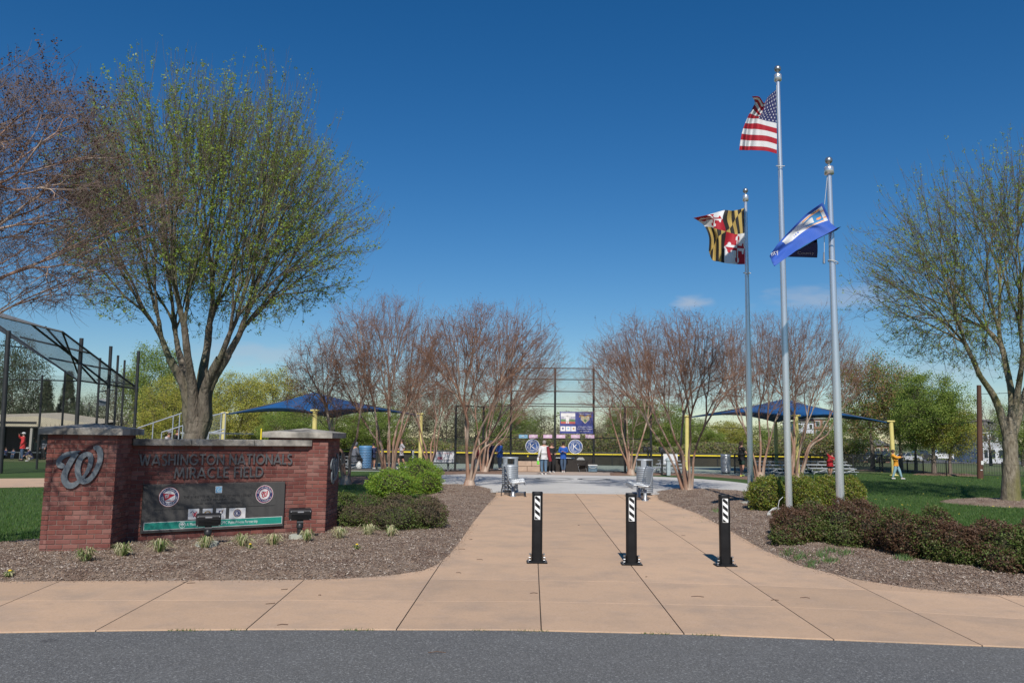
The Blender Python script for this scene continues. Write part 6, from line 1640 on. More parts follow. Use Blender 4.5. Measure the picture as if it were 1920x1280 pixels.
# hood frame: bottom-left = far edge
A_, B_, C_, D_ = PT(-70, 577, 33.5), PT(117, 622, 34.5), PT(259, 729, 38.2), PT(146, 713, 38.6)
E_ = PT(-70, 575, 36)
m_hoodnet = M('sunlit_net_wire', (.16, .17, .18), rough=.6)  # wire colour lightened to stand for sun on the hood
for a, b_ in ((PT(-70, 577, 33.5), B_), (B_, C_), (C_, D_), (D_, PT(-70, 563, 37.5)), (PT(60, 609, 34.2), PT(205, 722, 38.4)), (PT(85, 612.5, 34.4), PT(182, 719, 38.3)), (PT(38, 632, 36.2), PT(168, 662, 35.8)), (PT(92, 671, 37.4), PT(213, 694, 36.9)), (PT(117, 622, 34.5), PT(146, 700, 37))):
    rod('hood_frame', a, b_, .045, m_post, t, bb, 6)
qs = [(PT(-70, 563, 37.5), D_, B_, PT(-70, 577, 33.5)), (D_, C_, PT(190, 676, 36.4), B_)]
o = link('hood_net', chain_mesh('hood_net', qs, .050, .0036, m_hoodnet, base=bb), t); o['kind'] = 'stuff'
for (a, b_) in (((0, 711, 38), (146, 714, 38)), ((0, 647, 37), (62, 653, 38)), ((0, 800, 36), (82, 801, 37)), ((186, 734, 40), (212, 731, 39)), ((182, 712, 40), (258, 722, 38)), ((0, 800, 38), (140, 803, 38))):
    rod('rail', PT(*a), PT(*b_), .032, m_post, t, bb, 6)
qs = []
for i, j, s_ in ((0, 3, 1), (3, 5, 1), (5, 8, 1)):
    qs.append((TP_[i][0], TP_[j][0], Vector((TP_[j][1].x, TP_[j][1].y, min(TP_[j][1].z, 4.2))), Vector((TP_[i][1].x, TP_[i][1].y, min(TP_[i][1].z, 4.2)))))
qs.append((PT(-80, 880, 35), TP_[0][0], Vector((TP_[0][1].x, TP_[0][1].y, 4.2)), PT(-80, 700, 35)))
o = link('chain_link', chain_mesh('chain_link', qs, .075, .0034, base=bb), t); o['kind'] = 'stuff'
c = P(193, 754, 39.5); 
mb = MB(); mb.box((0, 0, 0), (.38, .02, .34), 0); text_to(mb, 'FIELD', frame_T(Vector((0, -.012, -.02)), Vector((1, 0, 0)), Vector((0, 0, 1))), .10, 1, .30); o = mb.build('field_sign', [M('sign_grey', (.30, .31, .32), rough=.6), m_blackp]); o.location = c
tag(o, 'small pale notice hanging in the netting of the left backstop', 'sign')
# dugout
YD = 50.3
gx0, gx1 = base_at(-60, YD).x, base_at(176, YD).x
t = thing('dugout', 'tan-roofed baseball dugout with a dark open front behind the left fence', 'building', (base_at(60, YD).x, YD, 0)); bb = Vector(t.location)
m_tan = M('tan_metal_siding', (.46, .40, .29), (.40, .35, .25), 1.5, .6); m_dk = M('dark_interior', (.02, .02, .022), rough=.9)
ztop = P(70, 780, YD).z; zf_ = P(40, 799, YD).z
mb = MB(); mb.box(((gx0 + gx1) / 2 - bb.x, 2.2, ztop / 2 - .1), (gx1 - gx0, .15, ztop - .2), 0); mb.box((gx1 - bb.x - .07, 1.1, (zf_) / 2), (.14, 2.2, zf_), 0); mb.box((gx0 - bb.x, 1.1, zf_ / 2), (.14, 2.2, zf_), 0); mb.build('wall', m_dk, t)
x72 = P(72, 790, YD).x - bb.x; xr = gx1 - bb.x + .2; zl = P(-60, 784, YD).z; zr = P(176, 795, YD).z
mb = MB(); mb.add([(gx0 - bb.x - .3, -.35, zf_), (x72, -.35, zf_), (x72, -.35, ztop), (gx0 - bb.x - .3, -.35, zl)], [(0, 1, 2, 3)], 0); mb.add([(x72, -.35, zf_), (xr, -.3, zf_ - .05), (xr, -.3, zr), (x72, -.35, ztop)], [(0, 1, 2, 3)], 0)
mb.add([(gx0 - bb.x - .3, -.35, zl), (x72, -.35, ztop), (x72, 2.5, ztop + .3), (gx0 - bb.x - .3, 2.5, zl + .3)], [(0, 1, 2, 3)], 0); mb.add([(x72, -.35, ztop), (xr, -.3, zr), (xr, 2.5, zr + .25), (x72, 2.5, ztop + .3)], [(0, 1, 2, 3)], 0)
mb.box(((gx0 + gx1) / 2 - bb.x, 1.0, zf_ + .03), (gx1 - gx0, 2.6, .06), 0); mb.build('roof', m_tan, t)
n_ = 14
for k in range(n_):
    x = x72 + .15 + (xr - x72 - .3) * k / (n_ - 1); mb = MB(); mb.box((x, -.37, (zf_ + zr) / 2 + .0), (.035, .03, (zr - zf_) * .92), 0); mb.build('fascia_rib', m_tan, t)
mb = MB(); mb.box((x72 - 3, -.37, zf_ + (zl - zf_) * .52), (6.2, .03, .12), 0); mb.build('fascia_shadow_strip', m_dk, t)  # dark strip on the fascia, a shadow line put in as colour
for px in (64, -20): 
    mb = MB(); x = P(px, 800, YD).x - bb.x; mb.box((x, -.2, zf_ / 2), (.14, .14, zf_), 0); mb.build('post', M('pale_post', (.33, .31, .27), rough=.8), t)
mb = MB(); mb.box((x72 - 1.8, 1.5, .42), (7, .35, .05), 0)
for k in range(5): mb.box((x72 - 5 + k * 1.6, 1.5, .2), (.06, .3, .4), 0)
mb.build('bench', m_steel, t)

# ------------------------------------------------------------------ canopies
m_cloth = M('blue_shade_cloth', (.008, .085, .24), (.011, .10, .28), .8, .75, trans=.06); m_yel = M('pale_yellow_steel', (.66, .56, .20), (.60, .50, .17), 4, .5)
def canopy(label, corners, apex, ridge=None):
    base = Vector((apex.x, apex.y, 0)); t = thing('shade_canopy', label, 'canopy', tuple(base), 0, 'blue fabric shade canopies on yellow posts')
    mb = MB(); n_ = 12; m_ = 8
    for k in range(4):
        a, b_ = corners[k], corners[(k + 1) % 4]; V = []
        ctr = (corners[0] + corners[2]) / 2
        for j in range(m_ + 1):
            tt = j / m_
            for i in range(n_ + 1):
                s = i / n_; e = a.lerp(b_, s); bow = 4 * s * (1 - s)
                e = e + (Vector((ctr.x, ctr.y, e.z)) - e) * .08 * bow + Vector((0, 0, .30 * bow))
                p = e.lerp(apex, tt); sag = math.sin(math.pi * tt) * (.16 + .25 * bow * 0)
                p.z -= sag * .6; p.z += 0
                V.append(p - base)
        F = [(j * (n_ + 1) + i, j * (n_ + 1) + i + 1, (j + 1) * (n_ + 1) + i + 1, (j + 1) * (n_ + 1) + i) for j in range(m_) for i in range(n_)]
        mb.add(V, F, 0, True)
    o = mb.build('canopy_cloth', m_cloth, t); md = o.modifiers.new('t', 'SOLIDIFY'); md.thickness = .012
    mb = MB(); 
    for k in range(4):
        a, b_ = corners[k], corners[(k + 1) % 4]; ctr = (corners[0] + corners[2]) / 2; L_ = []
        for i in range(n_ + 1):
            s = i / n_; e = a.lerp(b_, s); bow = 4 * s * (1 - s); e = e + (Vector((ctr.x, ctr.y, e.z)) - e) * .08 * bow + Vector((0, 0, .30 * bow)); L_.append(e - base)
        V = [p + Vector((0, 0, .0)) for p in L_] + [p - Vector((0, 0, .045)) for p in L_]
        mb.add(V, [(i, i + 1, n_ + 2 + i, n_ + 1 + i) for i in range(n_)], 0, True)
    mb.build('hem', M('blue_hem_cloth', (.006, .06, .17), rough=.8), t)
    for k, c in enumerate(corners):
        b_ = Vector((c.x, c.y, 0)); out = (Vector((c.x, c.y, 0)) - base).normalized()
        mb = MB(); mb.tube([b_ + out * .10 - base, b_ + out * .08 - base + Vector((0, 0, c.z * .6)), c - base + out * .06 + Vector((0, 0, .02))], .115, 12); mb.box(tuple(c - base + out * .02 + Vector((0, 0, .07))), (.42, .30, .09), 0, None, .02); mb.lathe([(.22, 0), (.22, .03), (.13, .05)], 14, 0, tuple(b_ + out * .10 - base)); mb.build('post', m_yel, t)
        mb = MB(); mb.tube([c - base - out * .1, apex - base - Vector((0, 0, .12))], .04, 6); mb.build('hip_strut', m_post, t)
A, B, C = P(1290, 782, 47.0), P(1492, 781.5, 40.0), P(1668, 792, 43.2)
canopy('blue shade canopy with yellow posts behind the flagpoles on the right', [A, B, C, Vector((A.x + C.x - B.x, A.y + C.y - B.y, (A.z + C.z) / 2))], P(1470, 747, 45.2))
A, B, C = P(424, 776, 44.5), P(591, 772, 38.6), P(787, 778, 46.3)
canopy('blue shade canopy with yellow posts behind the brick sign on the left', [A, B, C, Vector((A.x + C.x - B.x, A.y + C.y - B.y, (A.z + C.z) / 2))], P(588, 735, 45.6))
b_ = base_at(487, 48); mb = MB(); mb.tube([(0, 0, 0), (0, 0, P(487, 803, 48).z)], .045, 8); o = mb.build('foul_pole', m_ycap); o.location = b_; tag(o, 'thin yellow pole standing behind the brick sign left of the canopy post', 'pole')

# ------------------------------------------------------------------ bleachers
m_alu = M('aluminium_plank', (.50, .52, .53), (.42, .44, .46), 2, .45, .5)
def low_bleacher(label, a, b, rz_off=0, rows=3, s=1.0):
    """a, b: front ground corners"""
    u = (b - a); L_ = u.length; u.normalize(); ang = math.atan2(u.y, u.x); t = thing('low_bleacher', label, 'bleacher', tuple(a), ang, 'low aluminium bleachers around the field')
    for r in range(rows):
        y = r * .55 * s; z = (.30 + r * .17) * s
        for q in (0, .13): 
            mb = MB(); mb.box((L_ / 2, y + q, z), (L_, .115, .035), 0, None, .006); mb.build('seat_plank', m_alu, t)
        mb = MB(); mb.box((L_ / 2, y - .22, z - .17 * s + .02), (L_, .16, .03), 0, None, .005); mb.build('foot_plank', m_alu, t)
    for k in range(4):
        x = .12 + (L_ - .24) * k / 3; D = (rows - 1) * .55 * s + .15; zt = (.30 + (rows - 1) * .17) * s
        mb = MB(); mb.tube([(x, -.25, .02), (x, D, .02)], .028, 6); mb.tube([(x, -.15, .1), (x, D, zt - .03)], .028, 6); mb.tube([(x, D, .02), (x, D, zt - .02)], .028, 6); mb.tube([(x, 0, .02), (x, 0, .28 * s)], .022, 6); mb.tube([(x, D * .5, .02), (x, D * .5, zt * .72)], .022, 6)
        mb.build('frame', m_alu, t)
    for k in range(3):
        x0 = .12 + (L_ - .24) * k / 3; x1 = .12 + (L_ - .24) * (k + 1) / 3
        mb = MB(); mb.tube([(x0, -.02, .04), (x1, -.02, .26 * s)], .018, 6); mb.build('brace', m_alu, t)
low_bleacher('low aluminium bleacher between the left and right flagpoles', G(1427, 889.5), G(1513, 890.5))
low_bleacher('low aluminium bleacher behind the boy in the red shirt', G(1519, 888.5), G(1606, 889.5))
low_bleacher('low aluminium bleacher left of the blue litter bin', G(612, 881), G(676, 880))
low_bleacher('small aluminium bleacher behind the dark reddish bare tree', G(1226, 887.5), G(1280, 889))
# taller bleacher with railings behind the sign
YS = 31.0
t = thing('grandstand', 'metal bleacher with sloping pipe railings rising behind the brick sign wall', 'bleacher', (P(255, 815, YS).x, YS, 0)); bb = Vector(t.location)
x0, x1, x2 = P(255, 815, YS).x - bb.x, P(338, 815, YS).x - bb.x, P(420, 815, YS).x - bb.x
for r in range(6):
    x = x0 + .4 + (x1 - x0 - .3) * r / 5; z = .35 + r * .22
    mb = MB(); mb.box((x + .1, 1.8, z), (.28, 3.6, .04), 0, None, .006); mb.build('seat_plank', m_alu, t)
    mb = MB(); mb.box((x - .1, 1.8, z - .18), (.22, 3.6, .03), 0, None, .006); mb.build('foot_plank', m_alu, t)
mb = MB(); mb.box(((x1 + x2) / 2, 1.8, P(400, 812, YS).z), (x2 - x1, 3.6, .05), 0); mb.build('deck', m_alu, t)
def zz(px, py): return P(px, py, YS).z
def xx(px): return P(px, 815, YS).x - bb.x
m_rail = M('galvanised_pipe', (.42, .46, .50), (.36, .40, .44), 4, .45, .5)
for a, b_, nm in (((258, 802), (339, 774), 0), ((339, 774), (345, 775), 0), ((382, 783), (420, 773), 0), ((303, 810), (347, 796), 0), ((347, 776), (385, 777), 0), ((390, 812), (422, 804), 0), ((347, 811), (420, 811), 0)):
    mb = MB(); mb.tube([(xx(a[0]), 0, zz(*a)), (xx(b_[0]), 0, zz(*b_))], .024, 8); mb.build('handrail', m_rail, t)
for px, ty in ((286, 792), (323, 780), (335, 775), (342, 774), (345, 797), (303, 811), (381, 776), (389, 781), (391, 776), (413, 775), (421, 773)):
    mb = MB(); mb.tube([(xx(px), 0, 0), (xx(px), 0, zz(px, ty))], .022, 8); mb.build('rail_post', m_rail, t)
for k in range(5):
    x = x0 + .5 + (x2 - x0 - .6) * k / 4; mb = MB(); mb.tube([(x, .3, 0), (x, .3, min(1.4, .2 + k * .3))], .03, 6); mb.tube([(x, 3.3, 0), (x, 3.3, min(1.4, .2 + k * .3))], .03, 6); mb.build('frame', m_rail, t)
o = link('chain_link', chain_mesh('chain_link', [(Vector((xx(347), 0, .9)), Vector((xx(421), 0, .9)), Vector((xx(421), 0, zz(421, 774))), Vector((xx(347), 0, zz(347, 777))))], .06, .0022, m_rail), t); o['kind'] = 'stuff'

# ------------------------------------------------------------------ things by the table
m_stone = M('tan_stone', (.46, .34, .25), (.38, .27, .20), 2.5, .9, bump=.7, bscale=14, bdist=.02)
g0, g1 = G(971, 884), G(1012.5, 884.5); t = thing('stone_bench_wall', 'low tan stone block wall beside the grey bin at the edge of the plaza', 'wall', tuple(g0)); 
for r, xs_2 in ((0, (0, .42, 1)), (1, (0, .62, 1))):
    for k in range(2):
        L_ = (g1 - g0).length; a, b2_ = xs_2[k] * L_, xs_2[k + 1] * L_
        mb = MB(); mb.box(((a + b2_) / 2, .2, .14 + r * .27), (b2_ - a - .012, .45, .258), 0, None, .02); mb.build('stone', m_stone, t)
m_wp = M('white_plastic', (.66, .66, .64), rough=.4)
ga, gb_ = G(1034, 883.5), G(1077, 883.8); t = thing('folding_table', 'folding table with a white top and dark drape below, behind the man in blue', 'table', tuple(ga)); L_ = (gb_ - ga).length
mb = MB(); mb.box((L_ / 2, .35, .70), (L_, .72, .04), 0, None, .01); mb.build('tabletop', m_wp, t)
for x in (.08, L_ - .08):
    for y in (.05, .65): mb = MB(); mb.tube([(x, y, 0), (x, y, .68)], .016, 6); mb.build('leg', m_steel, t)
mb = MB(); mb.box((L_ / 2, .10, .37), (L_ - .22, .03, .60), 0); mb.build('drape', m_blackp, t)
def chair(label, px, py, rz, s=.82):
    g = G(px, py); t = thing('folding_chair', label, 'chair', tuple(g), rz)
    mb = MB(); mb.box((0, 0, .43 * s), (.42, .40, .03), 0, None, .012); mb.build('seat', m_blackp, t)
    prof = [(-.21, .50), (-.22, .62), (-.19, .74), (-.10, .82), (.10, .82), (.19, .74), (.22, .62), (.21, .50)]
    mb = MB(); V = [(x, .20 - (z - .5) * .1, z * s + .08) for x, z in prof] + [(x, .225 - (z - .5) * .1, z * s + .08) for x, z in prof]; n_ = 8
    mb.add(V, [tuple(range(n_)), tuple(range(n_, 2 * n_))[::-1]] + [(i, (i + 1) % n_, n_ + (i + 1) % n_, n_ + i) for i in range(n_)], 0); mb.build('backrest', m_wp, t)
    for sx in (-1, 1):
        mb = MB(); mb.tube([(sx * .20, -.22, 0), (sx * .20, .05, .43 * s), (sx * .20, .20, .80 * s)], .013, 6); mb.build('leg', m_steel, t)
        mb = MB(); mb.tube([(sx * .18, .24, 0), (sx * .18, -.16, .42 * s)], .013, 6); mb.build('leg', m_steel, t)
chair('folding chair with a rounded white back right of the table', 1091, 884.5, .25)
g = G(1111, 884.8); t = thing('cooler', 'blue-grey picnic cooler with a white lid beside the right backstop post', 'cooler', tuple(g))
mb = MB(); mb.box((0, 0, .17), (.46, .30, .32), 0, None, .03); mb.build('body', M('slate_plastic', (.10, .16, .21), rough=.5), t); mb = MB(); mb.box((0, 0, .36), (.49, .32, .055), 0, None, .015); mb.build('lid', m_wp, t); mb = MB(); mb.tube([(-.2, -.17, .30), (-.1, -.19, .22), (.1, -.19, .22), (.2, -.17, .30)], .010, 6); mb.build('handle', m_wp, t)
g = G(1077.5, 883.8); t = thing('cardboard_box', 'open cardboard box on the ground between the table and the chair', 'box', tuple(g), .2)
mb = MB(); mb.box((0, .1, .17), (.24, .28, .34), 0); mb.build('body', M('cardboard', (.48, .29, .15), (.42, .25, .13), 4, .9), t); mb = MB(); mb.box((-.16, .1, .36), (.12, .28, .012), 0, Matrix.Rotation(-.2, 4, 'Y')); mb.box((.1, -.08, .37), (.2, .10, .012), 0, Matrix.Rotation(.5, 4, 'X')); mb.build('flap', MATS['cardboard'], t)
mb = MB(); mb.sphere((0, 0, 0), .045, 12); o = mb.build('yellow_ball', m_ycap); o.location = P(989.6, 855, 42.2); o.location.z = P(989.6, 855, 42.2).z; tag(o, 'yellow softball caught in the backstop mesh left of the man in white', 'ball')
mb = MB(); mb.sphere((0, 0, 0), .075, 14); o = mb.build('football', M('dark_brown_leather', (.05, .022, .016), rough=.6)); o.location = P(1537, 821.5, 38.5); o.scale = (1.15, .9, .9); tag(o, 'dark brown ball flying in the air left of the right flagpole', 'ball')
# fixtures on posts near the right bench
for px, by, wbx, lb in ((1215.5, 889.5, 2, 'twin black box fixture on a post behind the right bench'), (1241.5, 890, 1, 'single black box fixture on a thin post left of the pale pedestal')):
    g = G(px, by); t = thing('box_fixture', lb, 'fixture', tuple(g), 0); s = g.y / FPX
    mb = MB(); mb.tube([(0, 0, 0), (0, 0, 42 * s)], .045, 8); mb.build('post', m_post, t)
    for k in range(wbx):
        mb = MB(); mb.box(((k - (wbx - 1) / 2) * 8 * s * (wbx > 1) - (2 * s if wbx > 1 else 0), -.02, 46 * s), (6.4 * s if wbx > 1 else 11 * s, .22, 11 * s), 0, None, .03); mb.lathe([(.10, -.02), (.10, 0), (.07, .01)], 12, 1, (0, 0, 0), True, Matrix.Translation(((k - (wbx - 1) / 2) * 8 * s * (wbx > 1) - (2 * s if wbx > 1 else 0), -.14, 46 * s)) @ Matrix.Rotation(R(90), 4, 'X') @ Matrix.Scale(.8, 4)); mb.build('box', [m_blk, M('dark_grey_face', (.07, .07, .08), rough=.5)], t)
g = G(1253.5, 891.5); s = g.y / FPX; t = thing('pedestal', 'pale grey painted pedestal between the thin black post and the dark bare tree', 'post', tuple(g))
mb = MB(); mb.box((0, 0, 13 * s), (7 * s, .2, 26 * s), 0, None, .02); mb.build('column', M('pale_blue_grey_paint', (.40, .46, .48), (.30, .35, .37), 6, .6), t); mb = MB(); mb.lathe([(.09, 25 * s), (.14, 27 * s), (.14, 31 * s), (.06, 33 * s), (.001, 33 * s)], 12); mb.build('head', MATS['pale_blue_grey_paint'], t)
for (x0_, x1_, y0_, y1_, Y, lb, tx) in ((812.5, 851.5, 846.5, 866, 41.3, 'white banner with red lettering on the fence behind the small grey bench', 'A PROUD MEMBER OF'), (1244, 1270.5, 851, 871, 45.5, 'plain pale banner on the fence behind the pedestal', None)):
    c = P((x0_ + x1_) / 2, (y0_ + y1_) / 2, Y); t = thing('banner', lb, 'banner', tuple(c)); k = Y / FPX; w_, h_ = (x1_ - x0_) * k, (y1_ - y0_) * k
    mb = MB(); mb.box((0, 0, 0), (w_, .012, h_), 0); mb.build('vinyl_sheet', M('white_vinyl', (.66, .66, .67), (.58, .58, .60), 3, .6), t)
    if tx:
        mb = MB(); text_to(mb, tx, T0 @ Matrix.Translation((.02, h_ * .28, .009)), h_ * .13, 0, w_ * .74); r2(mb, -w_ * .18, -h_ * .12, w_ * .24, h_ * .26, 1, .009); r2(mb, 0, -h_ * .3, w_ * .7, h_ * .14, 2, .0085); disc(mb, T0 @ Matrix.Translation((w_ * .4, -h_ * .25, .009)), h_ * .10, 2, 14); mb.build('print', [m_red, M('print_rose', (.35, .12, .15), rough=.6), M('print_grey', (.30, .30, .32), rough=.6)], t)
def small_bench(label, px, py, w=1.15):
    g = G(px, py); t = thing('park_bench', label, 'bench', tuple(g)); m_ = m_post
    for k in range(3): mb = MB(); mb.box((0, -.15 + k * .13, .40), (w, .11, .03), 0, None, .008); mb.build('seat_slat', M('grey_bench_paint', (.12, .13, .14), rough=.5), t)
    for sx in (-1, 1):
        mb = MB(); mb.tube([(sx * w * .27, .25, .40)] + [(sx * w * .27 + w * .21 * math.cos(a), .25, .42 + .42 * math.sin(a)) for a in [math.pi * i / 8 for i in range(9)]], .018, 6); mb.build('back_hoop', MATS['grey_bench_paint'], t)
    mb = MB(); mb.tube([(0, 0, 0), (0, 0, .39)], .05, 10); mb.lathe([(.10, 0), (.10, .02)], 12); mb.build('leg', MATS['grey_bench_paint'], t)
small_bench('grey bench with two back hoops in front of the white banner', 840, 883)
mb = MB(); mb.box((0, 0, .33), (.36, .3, .55), 0, None, .02); mb.box((0, 0, .03), (.3, .25, .05), 0); o = mb.build('equipment_bin', m_blackp); o.location = base_at(783, 41.0); tag(o, 'dark equipment box at the fence left of the yellow canopy post', 'box')
c = P(774.5, 855.5, 41.2); mb = MB(); mb.box((0, 0, 0), (.085, .012, .58), 0); 
for k in range(5): rect(mb, T0, .04, .05, 1, .008, 0, .2 - k * .09)
o = mb.build('strip_sign', [m_wp, m_blackp]); o.location = c; tag(o, 'narrow white vertical sign strip on the fence post beside the dark box', 'sign')
mb = MB(); mb.sphere((0, 0, .20), .20, 12, 0, (.8, .6, 1.05)); mb.lathe([(.03, .38), (.06, .44), (.001, .42)], 8); o = mb.build('white_sack', m_wp); o.location = G(673, 880.5); o.location.z = .0; tag(o, 'white sack leaning against the blue litter bin', 'bag')
# ------------------------------------------------------------------ people
m_skin = M('skin', (.50, .27, .19), (.44, .23, .16), 9, .55); m_skin2 = M('skin_dark', (.22, .11, .07), rough=.55)
m_hairb = M('brown_hair', (.06, .035, .022), rough=.8); m_hairg = M('grey_hair', (.28, .25, .23), rough=.8)
def clothmat(n, c): return M('cloth_' + n, c, tuple(min(1, x * .8) for x in c), 6, .85, bump=.4, bscale=12, bdist=.01)
DJ = dict(pel=(0, 0, .53), wst=(0, .0, .61), chs=(0, .0, .73), nkb=(0, .0, .815), nk=(0, -.005, .855), hd=(0, -.012, .915), ht=(0, -.006, .968),
          shL=(.095, 0, .80), elL=(.125, .02, .635), wrL=(.125, -.04, .495), shR=(-.095, 0, .80), elR=(-.125, .02, .635), wrR=(-.125, -.04, .495),
          hpL=(.048, 0, .50), knL=(.056, -.012, .275), anL=(.058, .018, .045), tL=(.068, -.085, .018), hpR=(-.048, 0, .50), knR=(-.056, -.012, .275), anR=(-.058, .018, .045), tR=(-.068, -.085, .018))
def skin_part(name, J, chains, rad, grow_, H, mat, parent, root):
    bm = bmesh.new(); ly = bm.verts.layers.skin.verify(); vs = {}
    for ch in chains:
        for k in ch:
            if k not in vs:
                v = bm.verts.new(Vector(J[k]) * H); r = rad[k]; r = r if isinstance(r, tuple) else (r, r)
                v[ly].radius = ((r[0] + grow_) * H, (r[1] + grow_) * H); v[ly].use_root = (k == root); vs[k] = v
        for a, b in zip(ch, ch[1:]):
            if not bm.edges.get((vs[a], vs[b])): bm.edges.new((vs[a], vs[b]))
    me = bpy.data.meshes.new(name); bm.to_mesh(me); bm.free(); me.materials.append(mat)
    o = link(name, me, parent); m1 = o.modifiers.new('skin', 'SKIN'); m1.use_smooth_shade = True; m2 = o.modifiers.new('sub', 'SUBSURF'); m2.levels = 1; m2.render_levels = 1
    return o
RD = dict(pel=(.085, .06), wst=(.072, .052), chs=(.088, .058), nkb=.05, nk=.029, hd=(.046, .056), ht=(.036, .044), shL=.036, elL=.025, wrL=.017, shR=.036, elR=.025, wrR=.017,
          hpL=.056, knL=.038, anL=.022, tL=.018, hpR=.056, knR=.038, anR=.022, tR=.018)
def hand(J, el, wr, H, mat, parent, side):
    a, b = Vector(J[el]) * H, Vector(J[wr]) * H; d = (b - a).normalized(); q = d.to_track_quat('Z', 'Y').to_matrix().to_4x4(); T = Matrix.Translation(b - d * .01) @ q
    mb = MB(); s = H / 1.75; mb.box((0, 0, .045 * s), (.075 * s, .028 * s, .085 * s), 0, T, .01 * s)
    for k, L_ in enumerate((.065, .078, .072, .055)):
        x = (-.028 + k * .0187) * s; mb.tube([(x, 0, .08 * s), (x, -.008 * s, (.08 + L_ * .5) * s), (x, -.028 * s, (.08 + L_ * .9) * s)], [.0095 * s, .009 * s, .007 * s], 5, 0, True, True, T)
    mb.tube([(-.034 * s * side, 0, .02 * s), (-.058 * s * side, -.012 * s, .05 * s), (-.056 * s * side, -.024 * s, .08 * s)], [.012 * s, .010 * s, .008 * s], 5, 0, True, True, T)
    mb.build('hand', mat, parent)
def person(label, loc, H, rz, top, bottom, shoes, pose=None, sleeves='long', legs='long', hat=None, hair=m_hairb, skin=m_skin, bulk=1.0, extra=None, hood=False):
    J = dict(DJ); J.update(pose or {})
    t = thing('person', label, 'person', tuple(loc), rz)
    rad = {k: (tuple(x * bulk for x in v) if isinstance(v, tuple) else v * (bulk if k not in ('nk',) else 1)) for k, v in RD.items()}; rad['hd'] = RD['hd']; rad['ht'] = RD['ht']
    ch = [('pel', 'wst', 'chs', 'nkb', 'nk', 'hd', 'ht'), ('nkb', 'shL', 'elL', 'wrL'), ('nkb', 'shR', 'elR', 'wrR'), ('pel', 'hpL', 'knL', 'anL', 'tL'), ('pel', 'hpR', 'knR', 'anR', 'tR')]
    skin_part('body', J, ch, rad, -.002, H, skin, t, 'pel')
    a = {'long': 'wr', 'short': 'el'}[sleeves]
    J['hem'] = tuple(Vector(J['pel']) + (Vector(J['pel']) - Vector(J['wst'])).normalized() * .045); rad['hem'] = (.086 * bulk, .062 * bulk)
    ch = [('hem', 'pel', 'wst', 'chs', 'nkb')] + [('nkb', 'sh' + s, 'el' + s) + (('wr' + s,) if sleeves == 'long' else ()) for s in 'LR']
    skin_part('top', J, ch, rad, .009, H, top, t, 'pel')
    J['pb'] = tuple(Vector(J['pel']).lerp(Vector(J['wst']), .5)); rad['pb'] = (.070 * bulk, .050 * bulk)
    if legs == 'long': ch = [('pb', 'pel')] + [('pel', 'hp' + s, 'kn' + s, 'an' + s) for s in 'LR']
    else:
        for s in 'LR': J['mk' + s] = tuple(Vector(J['hp' + s]).lerp(Vector(J['kn' + s]), .85)); rad['mk' + s] = .046
        ch = [('pb', 'pel')] + [('pel', 'hp' + s, 'mk' + s) for s in 'LR']
    skin_part('trousers' if legs == 'long' else 'shorts', J, ch, rad, .008, H, bottom, t, 'pel')
    for s in 'LR':
        hand(J, 'el' + s, 'wr' + s, H, skin, t, 1 if s == 'L' else -1)
        an, te = Vector(J['an' + s]) * H, Vector(J['t' + s]) * H; mb = MB(); d = te - an; d.z = 0
        mb.tube([an - d * .25 - Vector((0, 0, .028 * H)), an + d * .3 - Vector((0, 0, .022 * H)), te + d * .12], [.026 * H, .030 * H, .020 * H], 8); mb.build('shoe', shoes, t)
    hd, ht = Vector(J['hd']) * H, Vector(J['ht']) * H; up = (ht - hd).normalized(); c = hd + up * .012 * H; r = .062 * H
    fwd = Vector((0, -1, 0)); fwd = (fwd - up * fwd.dot(up)).normalized(); T = frame_T(c, up.cross(fwd).normalized() * -1, -fwd, up)
    mb = MB(); mb.tube([(0, -.052 * H, .004 * H), (0, -.066 * H, -.012 * H), (0, -.056 * H, -.016 * H)], [.004 * H, .008 * H, .005 * H], 5, 0, True, True, T); mb.build('nose', skin, t)
    mb = MB(); mb.sphere((-.02 * H, -.052 * H, .004 * H), .0055 * H, 8, 0, T=T); mb.sphere((.02 * H, -.052 * H, .004 * H), .0055 * H, 8, 0, T=T); mb.box((0, -.055 * H, -.030 * H), (.024 * H, .006 * H, .004 * H), 0, T); mb.build('face_features', m_hairb, t)
    for sx in (-1, 1): mb = MB(); mb.sphere((sx * .050 * H, 0, -.004 * H), .012 * H, 8, 0, (.4, .8, 1.2), T); mb.build('ear', skin, t)
    mb = MB()
    if hat is not None:
        mb.lathe([(r * 1.0, .0), (r * 1.03, r * .25), (r * .93, r * .62), (r * .6, r * .92), (.001, r * 1.0)], 14, 0, (0, .004 * H, .012 * H), True, T, .86, 1.02); mb.box((0, -.075 * H, .016 * H), (.07 * H, .055 * H, .006 * H), 0, T, .002); mb.build('cap', hat, t)
        mb = MB(); mb.lathe([(r * .95, -r * .6), (r * .97, .1 * r)], 12, 0, (0, .012 * H, .0), True, T, .82, .9); mb.build('hair', hair, t)
    elif hood:
        mb.lathe([(r * .8, -r * .9), (r * 1.15, -r * .4), (r * 1.2, r * .3), (r * .9, r * .9), (.001, r * 1.15)], 14, 0, (0, .012 * H, 0), True, T); mb.build('hood', top, t)
    else:
        mb.lathe([(r * .85, -r * .6), (r * .98, -r * .1), (r * 1.02, r * .35), (r * .8, r * .8), (.001, r * 1.02)], 14, 0, (0, .014 * H, .004 * H), True, T, .86, .98); mb.build('hair', hair, t)
    return t, J
cw = clothmat; white = cw('white', (.68, .66, .66)); black = cw('black', (.014, .014, .016)); jean = cw('denim', (.095, .165, .25)); jeand = cw('dark_denim', (.06, .10, .17)); blue = cw('royal_blue', (.02, .10, .42)); red = cw('red', (.50, .02, .03))
